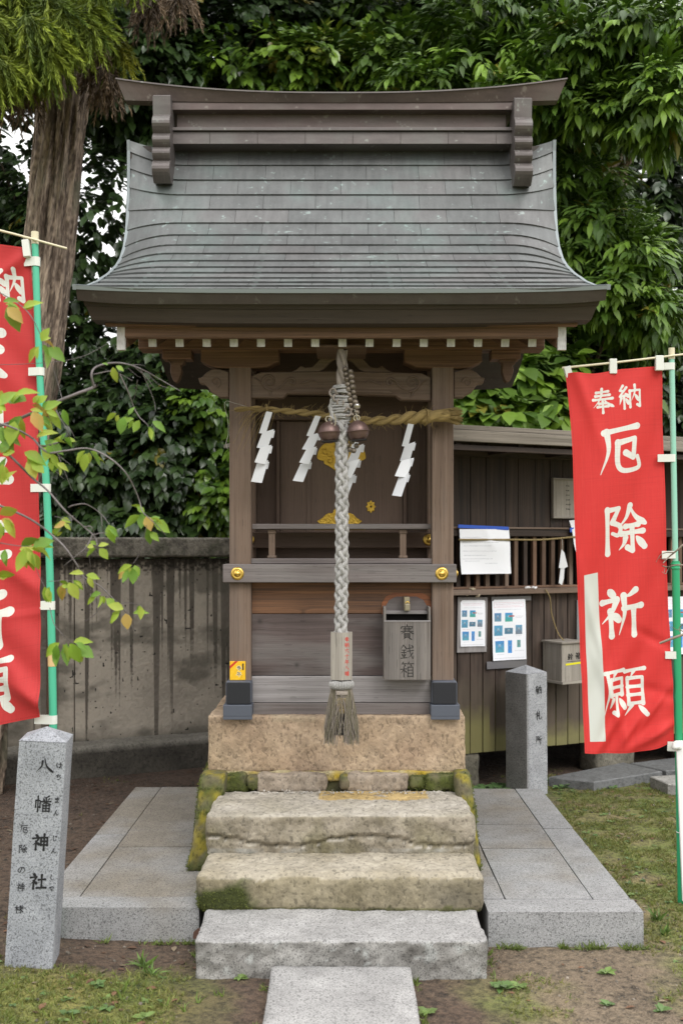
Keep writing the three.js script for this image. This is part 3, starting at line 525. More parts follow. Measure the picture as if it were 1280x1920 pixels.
    part('purlin_end_block', span(s * 0.72, s * 0.86, 2.495, 2.537, 5.12, 5.22, 'x', 0.004), M.eave, el);
    part('gable_wall', span(s * 0.44, s * 0.47, 2.66, 3.15, 5.6, 5.96, 'y', 0.003), M.eave, el);
  }
  // ridge
  const ridge = sub('ridge', shrine), W = 0.9;
  const bar = (h0, h1, d0, m, w = W) => part('ridge_board', span(-w, w, h0, h1, d0, 2 * MID - d0, 'x', 0.003), m, ridge);
  const RY = (py, d) => vy(py, d);
  bar(RY(300, 5.68), RY(270, 5.64) + 0.01, 5.72, M.copperPlain ?? (M.copperPlain = std({ map: patina.map, bumpMap: patina.bump, bumpScale: 0.001, color: rgb(0.36, 0.31, 0.3), roughness: 0.5, metalness: 0.4 })), W - 0.02);
  M.copperRed = std({ map: patina.map, bumpMap: patina.bump, bumpScale: 0.001, color: rgb(0.34, 0.255, 0.24), roughness: 0.55, metalness: 0.35 });
  bar(RY(270, 5.6), RY(247, 5.6), 5.6, M.copperPlain);
  bar(RY(246.6, 5.6), RY(240, 5.6), 5.585, M.copperPlain);
  bar(RY(239.6, 5.64), RY(205, 5.64), 5.64, M.copperRed, W - 0.03);
  bar(RY(206, 5.58), RY(191, 5.58), 5.58, M.copperRed);
  // seams on the ridge boards
  { const seams = []; for (let i = -3; i <= 3; i++) seams.push(span(i * 0.25 + 0.06 - 0.001, i * 0.25 + 0.06 + 0.001, RY(269, 5.6), RY(248, 5.6), 5.5975, 5.601, 'y', 0.0003)); seams.forEach((g) => part('seam', g, M.copperDark, ridge)); }
  // curved cap with upswept tips
  const rings = []; for (let i = 0; i <= 40; i++) {
    const f = (i / 40) * 2 - 1, x = f * 1.165, up = Math.pow(Math.abs(f), 2.4), h0 = RY(190, 5.56) + 0.012 * Math.pow(Math.abs(f), 3), h1 = RY(178, 5.56) + 0.074 * up;
    const xt = f * 1.168, xb = f * lerp(1.168, 1.13, 1);
    rings.push([V(xb, h0, 5.575), V(xt, h1, 5.545), V(xt, h1, 5.665), V(xb, h0, 5.635)].reverse());
  }
  part('ridge_cap', loft(rings), M.copperRed, ridge);
  const lipr = []; for (let i = 0; i <= 40; i++) { const f = (i / 40) * 2 - 1, up = Math.pow(Math.abs(f), 2.4), h1 = RY(178, 5.56) + 0.074 * up, x = f * 1.172; lipr.push([V(x, h1, 5.538), V(x, h1 + 0.007, 5.538), V(x, h1 + 0.007, 5.672), V(x, h1, 5.672)].reverse()); }
  part('ridge_cap_lip', loft(lipr), M.copperPlain, ridge);
  // scrolled end boxes
  for (const s of [-1, 1]) {
    const hs = (py) => RY(py + (s > 0 ? 5 : 0), 5.5), o = [];                // outline in (z towards the viewer, h)
    const D = 5.52;
    const bulge = (y0, y1, a, n = 7) => { for (let i = 0; i <= n; i++) o.push([a * Math.sin((i / n) * Math.PI) + (i === 0 || i === n ? 0 : 0.002), hs(lerp(y0, y1, i / n))]); };
    o.push([0.0, hs(176)], [0.012, hs(179)], [0.0, hs(212)]); bulge(213, 247, 0.034); bulge(248, 273, 0.026); bulge(274, 298, 0.028); bulge(299, 333, 0.04);
    o.push([-0.02, hs(338)], [-0.12, hs(330)], [-0.16, hs(230)], [-0.14, hs(178)]);
    const g = ext(o.map(([z, h]) => [z, h]).reverse(), 0.088, 0.002); g.rotateY(-Math.PI / 2); g.translate(s * (s > 0 ? 0.937 : 0.928) + 0.044 - (s < 0 ? 0.0 : 0.0), 0, -D); g.computeBoundingBox();
    part('ridge_end_scroll', g, M.copperPlain, ridge);
  }
}

// ---------------------------------------------------------------- lettering: brush strokes drawn from stroke lists, 100 units a side
// each stroke: kind (h plain, t tapering, T swelling, d dot, c curve, p bent) and its points
const SHI = 'd 24,6 34,16;h 8,30 42,25;t 42,26 28,52 6,72;h 26,48 26,98;d 32,54 44,66';
const KIN = 't 86,8 70,18 56,20;t 58,18 58,56 44,96;h 58,44 98,40;h 80,44 80,98';
const KANE = 't 24,4 4,34;d 26,6 46,30;h 14,38 38,38;h 8,54 42,54;h 26,38 26,90;d 12,62 18,78;d 40,62 34,78;h 4,92 46,88';
const G = {
  奉: 'h 22,17 76,13;h 18,31 82,27;h 6,46 94,42;t 48,3 44,30 30,55 6,78;T 55,44 70,60 96,76;h 34,62 66,60;h 26,75 74,73;h 50,54 50,99',
  納: 'p 22,4 8,24 24,26;p 36,12 6,48 40,44;d 30,36 42,50;h 24,46 24,98;t 12,56 4,82;d 32,58 42,78;h 50,26 50,94;p 50,28 94,25 94,92 82,84;t 72,4 72,30 56,68;d 72,42 88,66',
  厄: 'h 14,16 90,6;t 20,14 22,52 2,98;p 44,38 84,30 80,68 62,58;c 44,36 43,82 52,92 80,92 94,86 90,66',
  除: 'p 10,12 38,8 22,36;c 22,36 42,46 36,62 22,58;h 10,10 10,98;t 66,4 56,28 36,48;T 66,8 78,26 100,42;h 54,46 84,43;h 44,60 94,57;p 70,46 70,96 58,88;t 54,68 50,80 38,92;d 80,68 96,88',
  祈: SHI + ';' + KIN,
  願: 'h 4,10 50,6;t 10,10 12,50 0,96;t 30,10 24,22;p 18,24 46,22 46,56;h 18,24 18,56;h 18,40 46,39;h 18,55 46,54;p 32,56 32,96 24,90;t 22,64 14,82;d 40,64 50,82;h 54,10 100,6;t 76,10 68,22;p 60,25 94,23 94,76;h 60,24 60,76;h 60,42 92,41;h 60,58 92,57;h 60,75 92,74;t 68,78 50,98;d 84,80 100,97',
  交: 'd 48,2 54,18;h 8,26 94,20;t 36,32 28,44 12,56;d 62,32 90,50;t 68,46 48,74 8,98;T 32,48 56,74 98,96',
  通: 'd 10,8 24,22;p 6,40 24,36 10,60 26,74;T 4,88 24,78 60,94 99,92;p 40,8 84,5 66,22;d 54,16 66,26;t 42,28 42,60 36,82;p 42,28 90,26 90,82 80,76;h 42,44 88,43;h 42,60 88,59;h 66,28 66,84',
  安: 'd 48,2 54,14;d 14,16 10,34;p 16,20 90,16 80,32;c 46,28 30,64 54,80 80,96;t 70,44 54,76 18,98;h 4,54 98,50',
  全: 't 50,2 34,30 4,52;T 50,6 70,30 98,48;h 28,52 72,50;h 26,70 74,69;h 8,94 94,92;h 50,52 50,92',
  八: 't 36,22 30,56 2,86;T 48,6 62,52 100,88',
  幡: 'h 10,30 10,72;p 10,30 36,29 36,74 30,70;h 23,4 23,99;t 88,2 70,12 52,14;d 56,20 60,31;t 90,18 80,31;h 44,37 99,34;h 72,12 72,54;t 68,38 60,48 44,57;T 74,38 84,48 99,55;h 54,60 54,97;p 54,61 92,60 92,97;h 54,78 92,77;h 54,95 92,94;h 73,60 73,95',
  神: SHI + ';h 56,24 56,70;p 56,24 93,22 93,70;h 56,46 92,45;h 56,68 92,67;h 74,2 74,100',
  社: SHI + ';h 56,42 94,38;h 74,12 74,90;h 46,92 100,89',
  札: 'h 4,30 46,25;h 26,4 26,98;t 26,30 18,54 0,74;d 30,40 46,56;c 60,4 60,78 68,92 94,90 97,70',
  所: 'h 4,10 48,7;p 14,26 42,24 42,48;h 14,46 42,45;t 14,26 14,64 0,96;' + KIN,
  賽: 'd 48,0 52,12;d 10,14 6,28;p 12,17 92,15 84,28;h 24,28 76,27;h 22,38 78,37;h 6,49 94,47;h 38,22 38,48;h 62,22 62,48;t 36,48 4,66;d 64,48 98,64;h 30,62 30,86;p 30,62 70,61 70,86;h 30,70 70,69;h 30,78 70,77;h 30,86 70,85;t 40,88 18,101;d 60,88 84,101',
  銭: KANE + ';h 54,28 94,22;h 52,46 98,40;c 68,2 72,50 94,94 99,76;t 92,56 76,76 50,92;d 82,6 94,16',
  箱: 't 22,0 6,20;h 18,12 46,10;d 30,14 36,26;t 64,0 50,20;h 60,12 98,10;d 76,14 82,26;h 2,48 46,45;h 26,30 26,99;t 26,50 2,78;d 30,54 46,68;h 56,34 56,97;p 56,34 93,33 93,97;h 56,54 92,53;h 56,74 92,73;h 56,95 92,94',
  鈴: KANE + ';t 72,2 50,38;d 74,6 99,36;h 62,40 86,39;p 54,57 92,55 80,76;d 62,66 82,94',
  様: 'h 2,30 44,26;h 24,4 24,99;t 24,32 2,74;d 28,42 42,56;d 60,4 66,14;t 88,2 80,16;h 54,22 96,20;h 58,35 92,34;h 50,49 99,47;p 74,20 74,97 64,90;t 68,56 48,80;d 80,58 99,84',
  の: 'c 56,20 32,78 10,62 28,26 70,18 92,50 58,88', は: 'c 18,10 14,50 20,90 28,70;h 44,32 94,29;c 70,6 72,78 54,92 46,78 78,74 98,92', ち: 'h 16,27 84,21;c 46,4 30,56 70,44 86,66 60,90 32,92',
  ま: 'h 20,22 84,20;h 22,42 82,40;c 54,2 54,80 34,94 22,80 60,76 90,92', ん: 'c 56,4 14,94 44,52 56,70 66,92 94,62', し: 'c 36,6 32,74 50,94 82,74', じ: 'c 34,8 30,76 50,94 80,76;d 64,16 70,28;d 78,10 84,22',
  ゃ: 'c 10,58 60,34 90,50 70,70;d 56,26 66,38;h 34,36 56,98', 寿: 'h 20,14 80,11;h 24,28 76,26;h 8,42 92,39;t 48,2 40,50 8,96;h 34,58 94,55;p 72,44 72,96 60,90;d 44,68 54,82',
  六: 'd 46,4 54,20;h 6,34 94,30;t 40,44 30,70 6,94;T 60,46 74,66 96,94', 十: 'h 6,40 94,36;h 50,4 50,98', 年: 't 30,2 20,26 6,42;h 26,20 88,17;h 26,42 82,40;h 4,66 98,62;h 30,42 30,64;h 56,20 56,99', 月: 't 24,8 24,66 6,96;p 24,8 80,6 80,94 68,86;h 26,34 78,33;h 26,58 78,57',
};
// draws one character with its box's corner at (x, y), size s, brush width w (both in canvas pixels)
function glyph(ctx, ch, x, y, s, w, sx = 1) {
  for (const st of (G[ch] ?? '').split(';')) {
    const [kind, ...rest] = st.trim().split(' '); if (!rest.length) continue;
    let p = rest.map((q) => q.split(',').map(Number));
    if ('tTc'.includes(kind) && p.length > 2) p = new THREE.CatmullRomCurve3(p.map(([a, b]) => new THREE.Vector3(a, b, 0)), false, 'centripetal').getPoints(28).map((v) => [v.x, v.y]);
    let L = 0; const cum = [0]; for (let i = 1; i < p.length; i++) { L += Math.hypot(p[i][0] - p[i - 1][0], p[i][1] - p[i - 1][1]); cum.push(L); }
    const steps = Math.max(8, Math.ceil((L * s) / 100 / (w * 0.12)));
    for (let i = 0; i <= steps; i++) {
      const t = (i / steps) * L; let j = 1; while (j < p.length - 1 && cum[j] < t) j++;
      const f = (t - cum[j - 1]) / Math.max(1e-6, cum[j] - cum[j - 1]), a = lerp(p[j - 1][0], p[j][0], f), b = lerp(p[j - 1][1], p[j][1], f), k = i / steps;
      let q = kind === 't' ? 1.1 - 0.95 * k : kind === 'T' ? 0.45 + 0.95 * Math.pow(k, 1.3) * (k > 0.82 ? (1 - k) / 0.18 * 0.8 + 0.2 : 1) : kind === 'd' ? 0.4 + 0.9 * Math.sin(Math.min(1, k * 1.15) * 2.2) : kind === 'c' ? 1.0 - 0.35 * k : 0.8 + 0.3 * Math.pow(Math.abs(2 * k - 1), 2.5);
      ctx.beginPath(); ctx.ellipse(x + (a * s * sx) / 100, y + (b * s) / 100, Math.max(0.4, w * q * 0.5), Math.max(0.4, w * q * 0.46), -0.5, 0, 7); ctx.fill();
    }
  }
}
function canvas(w, h, draw) { const c = document.createElement('canvas'); c.width = w; c.height = h; const ctx = c.getContext('2d'); draw(ctx, w, h); const t = new THREE.CanvasTexture(c); t.colorSpace = THREE.SRGBColorSpace; t.anisotropy = 8; return t; }
function flatUV(g, x0, y0, w, h) { const p = g.attributes.position, uv = new Float32Array(p.count * 2); for (let i = 0; i < p.count; i++) { uv[i * 2] = (p.getX(i) - x0) / w; uv[i * 2 + 1] = (p.getY(i) - y0) / h; } g.setAttribute('uv', new THREE.BufferAttribute(uv, 2)); return g; }

// ---------------------------------------------------------------- concrete wall at the left, turned like the hut at the right
const TURN = R(25), CT = Math.cos(TURN), ST = Math.sin(TURN);
{
  const t = thing('concrete_wall', 'old stained concrete panel wall with thick coping behind the left banner', 'wall', [-1.6, 0, -7.75], TURN);
  const drip = tex(1024, 512, (u, v) => {                                 // v = height. Dark growth hangs from under the coping in streaks with ragged ends
    const base = tf(u, v, 10, 6, 4, 111), fine = tf(u, v, 160, 80, 2, 113), col = tf(u, 0.5, 34, 1, 3, 115), col2 = tf(u, 0.5, 90, 1, 2, 117), blot = tf(u, v, 9, 7, 4, 119), pit = tn(u * 150, v * 60, 150, 60, 121), pit2 = tn(u * 260, v * 130, 260, 130, 123);
    let c = mix([0.33, 0.29, 0.24], [0.54, 0.48, 0.4], clamp(base * 1.6 - 0.1 + (fine - 0.5) * 0.6, 0, 1));
    const len = clamp((col - 0.44) * 2.2 + (col2 - 0.5) * 2.1, 0, 1), run = clamp((v - (1 - len * 1.15) + (fine - 0.5) * 0.25) * 5, 0, 1);
    c = mix(c, [0.075, 0.062, 0.05], run * 0.85 * clamp(0.4 + base, 0, 1));
    c = mix(c, [0.13, 0.12, 0.095], clamp((blot - 0.56) * 7, 0, 1) * 0.7);
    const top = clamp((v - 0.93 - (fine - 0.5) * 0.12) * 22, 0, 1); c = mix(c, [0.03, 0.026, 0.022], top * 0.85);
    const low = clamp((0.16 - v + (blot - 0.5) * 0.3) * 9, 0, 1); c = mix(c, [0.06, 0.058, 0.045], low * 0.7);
    if (pit > 0.93 && base > 0.45) c = [0.03, 0.028, 0.025];
    return [...c, 0.5 + (fine - 0.5) * 0.8 - (pit > 0.93 ? 0.4 : 0)];
  }, 2.7, 1.36);
  M.concrete = std({ map: drip.map, bumpMap: drip.bump, bumpScale: 0.004, roughness: 0.93 });
  const capT = tex(512, 256, (u, v) => { const a = tf(u, v, 20, 10, 4, 131), b = tf(u, v, 100, 50, 2, 133), c = tf(u, v, 8, 6, 3, 135); let k = mix([0.1, 0.09, 0.075], [0.28, 0.255, 0.21], clamp(a * 1.6 - 0.3 + (b - 0.5) * 0.8, 0, 1)); k = mix(k, [0.05, 0.055, 0.03], clamp((c - 0.5) * 6, 0, 1) * 0.6); return [...k, a * 0.5 + b * 0.5]; }, 0.8, 0.4);
  M.coping = std({ map: capT.map, bumpMap: capT.bump, bumpScale: 0.008, roughness: 0.95 });
  const xs = [-3.6, -2.55, -1.5, -0.52, -0.34, 1.05, 2.1];
  const pw = (x0, x1, h0, h1, z, m, name, bev = 0.006) => { const g = new RoundedBoxGeometry(x1 - x0, h1 - h0, z, 1, bev); meters(g, 'y'); const q = meters(g, 'y', [(x0 + x1) / 2 * 1.0 + 0.3, (h1 - h0) / 2 + 0.0]); return part(name, q.translate((x0 + x1) / 2, (h0 + h1) / 2, 0), m, t); };
  for (let i = 0; i + 1 < xs.length; i++) pw(xs[i] + 0.003, xs[i + 1] - 0.003, 0.14, 1.5, 0.08 + 0.004 * (i % 3), M.concrete, 'concrete_panel');
  for (const x of [-0.52, 1.05]) part('joint_strip', box(0.03, 1.34, 0.03, 'y', 0.005, x, 0.81, 0.045), M.brown, t);
  part('coping', box(6.2, 0.145, 0.26, 'x', 0.02, -1.0, 1.583, 0), M.coping, t);
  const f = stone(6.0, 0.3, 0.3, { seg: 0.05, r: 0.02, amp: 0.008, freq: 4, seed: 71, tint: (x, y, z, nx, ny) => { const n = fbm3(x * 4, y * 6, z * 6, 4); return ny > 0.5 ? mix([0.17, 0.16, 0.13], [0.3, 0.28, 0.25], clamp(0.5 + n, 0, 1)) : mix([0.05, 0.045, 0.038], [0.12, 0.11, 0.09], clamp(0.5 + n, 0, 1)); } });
  part('footing', f, M.stone, t).position.set(-0.8, 0.055, 0.12);
}

// ---------------------------------------------------------------- wooden hut at the right
const HUT = [0.72, 7.0];
const hutX = (px) => { const q = (px - 640) / FOCAL; return (q * HUT[1] - HUT[0]) / (CT - ST * q); };
const hutD = (px) => HUT[1] + ST * hutX(px), hutH = (px, py) => vy(py, hutD(px));
const hutAt = (x, h, z) => [HUT[0] + CT * x + ST * z, h, -HUT[1] - ST * x + CT * z];
const onHut = (name, label, category, px, py, z, group) => thing(name, label, category, hutAt(hutX(px), hutH(px, py), z), TURN, group);
{
  const t = thing('wooden_hut', 'low dark brown boarded hut with slatted opening behind the right banner', 'hut', [HUT[0], 0, -HUT[1]], TURN);
  const r = rng(31), X0 = -0.75, X1 = 3.2, HB = 1.71, HS = 1.285;
  const mossMap = tex(1024, 512, (u, v) => {                              // lower boards: wood with yellow green algae that climbs from the foot to a ragged edge
    const g1 = tf(u, v, 90, 3, 3, 141), g2 = tf(u, v, 300, 8, 2, 143), e = tf(u, v, 30, 8, 4, 145), s = tf(u, v, 8, 5, 4, 147), h = v * 1.12;
    let c = mix([0.026, 0.017, 0.013], [0.09, 0.063, 0.049], clamp(0.5 + (g1 - 0.5) * 1.2 + (g2 - 0.5) * 0.8, 0, 1));
    c = mix(c, [0.1, 0.08, 0.058], clamp((0.62 - h + (e - 0.5) * 0.5) * 4, 0, 1) * 0.6);
    const line = u < 0.33 ? 0.4 : u < 0.45 ? 0.34 : 0.2;
    c = mix(c, [0.2, 0.185, 0.07], clamp((line - h + (e - 0.5) * 0.16 + (s - 0.5) * 0.16) * 9, 0, 1) * clamp(0.35 + s, 0, 0.85));
    return [...c, 0.5 + (g1 - 0.5) * 0.5 + (g2 - 0.5) * 0.6];
  }, 3.95, 1.12);
  M.shedLow = std({ map: mossMap.map, bumpMap: mossMap.bump, bumpScale: 0.0015, roughness: 0.85 });
  for (let x = X0; x < X1; x += 0.0985) { // lower boards
    const g = meters(new RoundedBoxGeometry(0.0925, HS - 0.22, 0.016, 1, 0.003), 'y', [x - X0 + 0.05, (HS - 0.22) / 2]); g.translate(x + 0.05, (HS + 0.22) / 2 + 0.004 * (r() - 0.5), 0.004 * r());
    part('wall_board', g, M.shedLow, t);
  }
  for (let x = X0; x < X1; ) { const w = 0.1 + 0.06 * r(); part('wall_board', box(w - 0.003, 2.3 - HB, 0.016, 'y', 0.003, x + w / 2, (2.3 + HB) / 2, 0.004 * r()), M.shed, t); x += w; }
  part('backing', box(X1 - X0, 1.0, 0.01, 'y', 0.001, (X0 + X1) / 2, 0.75, -0.016), M.shed, t); part('backing', box(X1 - X0, 0.6, 0.01, 'y', 0.001, (X0 + X1) / 2, 2.0, -0.016), M.shed, t);
  part('upper_beam', box(X1 - X0, 0.05, 0.06, 'x', 0.004, (X0 + X1) / 2, HB - 0.027, 0.02), M.shed, t);
  part('upper_strip', box(X1 - X0, 0.012, 0.075, 'x', 0.002, (X0 + X1) / 2, HB + 0.004, 0.02), M.post, t);
  part('window_sill', box(X1 - X0, 0.036, 0.09, 'x', 0.004, (X0 + X1) / 2, HS + 0.005, 0.03), M.post, t);
  part('window_sill_rail', box(X1 - X0, 0.016, 0.05, 'x', 0.003, (X0 + X1) / 2, HS + 0.0325, 0.0), M.eave, t);
  const barWoods = [M.brown, M.eave, M.shed, M.post];
  for (let x = X0 + 0.04; x < X1; x += 0.0755) part('window_bar', box(0.031, HB - HS - 0.09, 0.03, 'y', 0.003, x, (HB + HS - 0.012) / 2, 0), barWoods[Math.floor(r() * 4)], t);
  part('back_wall', box(X1 - X0, 2.2, 0.03, 'y', 0.002, (X0 + X1) / 2, 1.2, -1.3), M.shed, t);
  part('hut_floor', box(X1 - X0, 0.03, 1.25, 'x', 0.002, (X0 + X1) / 2, 0.3, -0.66), M.shed, t);
  for (const x of [X0 - 0.02, X1 + 0.02]) part('end_wall', box(0.03, 2.15, 1.35, 'y', 0.002, x, 1.24, -0.65), M.shed, t);
  for (let x = X0 + 0.25; x < X1; x += 0.9) part('hut_post', box(0.1, 1.9, 0.1, 'y', 0.004, x, 1.15, -0.09), M.shed, t);
  // roof: sloping sheet with deep pale fascia
  const g = box(X1 - X0 + 0.5, 0.03, 2.1, 'x', 0.004); g.rotateX(0.012); g.translate((X0 + X1) / 2, 2.335, -0.62); part('roof_sheet', g, M.hutTrim, t);
  part('roof_fascia', box(X1 - X0 + 0.5, 0.07, 0.025, 'x', 0.004, (X0 + X1) / 2, 2.269, 0.44), M.hutTrim, t);
  part('fascia_batten', box(X1 - X0 + 0.4, 0.035, 0.03, 'x', 0.004, (X0 + X1) / 2, 2.2, 0.41), M.shed, t);
  for (let x = X0 + 0.1; x < X1; x += 0.46) part('rafter', box(0.04, 0.05, 0.5, 'z', 0.003, x, 2.22, 0.15), M.shed, t);
  part('wall_plate', box(X1 - X0, 0.05, 0.04, 'x', 0.003, (X0 + X1) / 2, 2.21, 0.03), M.shed, t);
  for (const x of [0.05, 1.35, 2.2]) { const f = stone(0.34, 0.24, 0.2, { seg: 0.03, r: 0.02, amp: 0.006, seed: 90 + x * 3, tint: (a, b, c) => { const n = fbm3(a * 6, b * 6, c * 6, 3); return mix([0.12, 0.11, 0.085], [0.27, 0.25, 0.2], clamp(0.5 + n, 0, 1)); } }); part('foundation_block', f, M.stone, t).position.set(x, 0.1, -0.1); }
}

// ---------------------------------------------------------------- things hung on and leaning against the shrine
const inkMat = (t) => new THREE.MeshStandardMaterial({ map: t, transparent: true, roughness: 0.8 });
function decal(w, h, pw, ph, draw) { const t = canvas(pw, ph, draw); return [new THREE.PlaneGeometry(w, h), inkMat(t)]; }
{ // bell rope
  const D = 4.82, t = thing('bell_rope', 'thick grey white plaited bell rope hanging before the shrine doors', 'bell rope', [0, 0, -D]);
  const X = (px) => ux(px, D), Y = (py) => vy(py, D);
  const axis = (h) => new THREE.Vector3(X(639 + 2 * Math.sin((h - 1.2) * 3)) , h, 0);
  const h0 = Y(1188), h1 = Y(792), k = 27, strands = [];
  for (let i = 0; i < 8; i++) {
    const s = i < 4 ? 1 : -1, p = [];
    for (let j = 0; j <= 150; j++) { const h = lerp(h0, h1, j / 150), z = h - h0, th = ((i % 4) * Math.PI) / 2 + s * k * z, r = 0.0185 + s * 0.004 * Math.cos(4 * k * z), a = axis(h); p.push(new THREE.Vector3(a.x + r * Math.cos(th), h, r * Math.sin(th))); }
    part('plaited_strand', tube(p, 0.011, 190, 7), M.rope, t);
  }
  part('rope_core', tube([axis(h0), axis(lerp(h0, h1, 0.5)), axis(h1)], 0.017, 20, 8), M.ropeOld, t);
  for (let i = 0; i < 3; i++) { const p = []; for (let j = 0; j <= 40; j++) { const h = lerp(Y(800), Y(655), j / 40), th = (i * 2 * Math.PI) / 3 + (h - 2) * 26, r = lerp(0.016, 0.012, j / 40); p.push(new THREE.Vector3(X(641) + r * Math.cos(th), h, r * Math.sin(th) - 0.012)); } part('twisted_strand', tube(p, 0.014, 70, 8), M.ropeOld, t); }
  { // bindings above the bells
    const r = rng(9), wraps = [];
    for (let i = 0; i < 22; i++) { const h = lerp(Y(722), Y(792), i / 21), rad = 0.033 + 0.012 * Math.sin((i / 21) * Math.PI) + 0.003 * r(), p = []; const tilt = 0.35 * (r() - 0.5), tx = 0.4 * (r() - 0.5); for (let j = 0; j <= 16; j++) { const a = (j / 16) * Math.PI * 2; p.push(new THREE.Vector3(X(640) + rad * Math.cos(a), h + rad * tilt * Math.cos(a) + rad * tx * Math.sin(a), rad * 0.8 * Math.sin(a) - 0.01)); } wraps.push(tube(p, 0.0042 + 0.002 * r(), 30, 6)); }
    part('binding_cord', merge(wraps), M.rope, t).userData.kind = 'stuff';
    const lump = stone(0.085, 0.13, 0.075, { seg: 0.008, r: 0.035, amp: 0.009, freq: 24, fine: 0.002, seed: 66, tint: () => [0.5, 0.48, 0.45] });
    part('cloth_wrap', lump, std({ map: M.rope.map, bumpMap: M.rope.bumpMap, bumpScale: 0.003, roughness: 0.9 }), t).position.set(X(635), Y(770), -0.02);
    const loops = []; for (let i = 0; i < 5; i++) { const p = []; for (let j = 0; j <= 10; j++) { const a = (j / 10) * Math.PI * 1.5 + i; p.push(new THREE.Vector3(X(624 + i * 7) + 0.014 * Math.cos(a), Y(738 + i * 9) + 0.018 * Math.sin(a), 0.026 + 0.006 * Math.sin(a * 2 + i))); } loops.push(tube(p, 0.0045, 24, 6)); }
    part('loose_cord', merge(loops), M.ropeOld, t).userData.kind = 'stuff';
    part('snap_hook', tube([[626, 778], [629, 790], [627, 801], [622, 802], [622, 795]].map(([a, b]) => new THREE.Vector3(X(a), Y(b), 0.05)), 0.0035, 24, 6), M.brass, t);
  }
  { // six sided wooden sleeve with red characters
    const g = new THREE.CylinderGeometry(0.0555, 0.0555, 0.212, 6, 1); const n = meters(toCreasedNormals(g, 0.3), 'y', [0.3, 0.2]); n.translate(X(640), Y(1229), 0);
    const box6 = part('wooden_sleeve', n, M.bellbox, t);
    const [dg, dm] = decal(0.05, 0.19, 96, 360, (c, w, h) => { c.fillStyle = 'rgba(190,62,52,0.42)'; '奉納六十年八幡'.split('').forEach((ch, i) => glyph(c, ch, 26, 14 + i * 48, 42, 5)); });
    const dec = part('red_lettering', dg, dm, box6); dec.position.set(X(640) + 0.0245, Y(1229), 0.0423); dec.rotation.y = R(30);
  }
  { // wrapped knot and tassel
    const ring = []; for (let i = 0; i < 30; i++) { const a = (i / 30) * Math.PI * 2, g = new THREE.TorusGeometry(0.0165, 0.0062, 6, 10); g.rotateY(-a + Math.PI / 2 + Math.PI / 2); g.translate(X(640) + 0.036 * Math.cos(a), Y(1283), 0.036 * Math.sin(a)); ring.push(g); }
    part('wrapped_knot', merge(ring), M.rope, t).userData.kind = 'stuff';
    const r = rng(12), th = [], th2 = [];
    for (let i = 0; i < 420; i++) {
      const a = r() * Math.PI * 2, front = Math.sin(a), r0 = 0.02 + 0.025 * Math.sqrt(r()), r1 = r0 + 0.02 + 0.022 * r(), top = Y(1284 + 8 * r()), bot = Y(1362 + 34 * r()), tw = (r() - 0.5) * 0.5, gap = front > 0.3 && Math.abs(Math.cos(a)) < 0.28 && r() < 0.75; if (gap) continue;
      const p = []; for (let j = 0; j <= 5; j++) { const k2 = j / 5, q = lerp(r0, r1, Math.pow(k2, 0.8)), aa = a + tw * k2 + 0.12 * Math.sin(k2 * 7 + i); p.push(new THREE.Vector3(X(640) + q * Math.cos(aa), lerp(top, bot, k2), q * 0.85 * Math.sin(aa))); }
      (r() < 0.5 ? th : th2).push(tube(p, 0.0011 + 0.0016 * r(), 7, 4, 0.7));
    }
    const o = part('tassel', merge(th), M.tassel, t); o.userData.kind = 'stuff'; const o2 = part('tassel', merge(th2), M.ropeOld, t); o2.userData.kind = 'stuff';
    part('tassel_core', new THREE.CylinderGeometry(0.022, 0.045, 0.2, 12).translate(X(640), Y(1335), -0.01), M.hole, t);
    part('tassel_tag', ext(splineOutline([[-0.02, 0.028], [0.02, 0.028], [0.021, -0.012], [0.008, -0.034], [-0.012, -0.032], [-0.022, -0.01]], 3), 0.01, 0.002).translate(X(641), Y(1320), 0.03), M.hemp, t);
    part('tassel_band', box(0.052, 0.02, 0.03, 'x', 0.004, X(641), Y(1297), 0.03), M.ropeOld, t);
  }
}
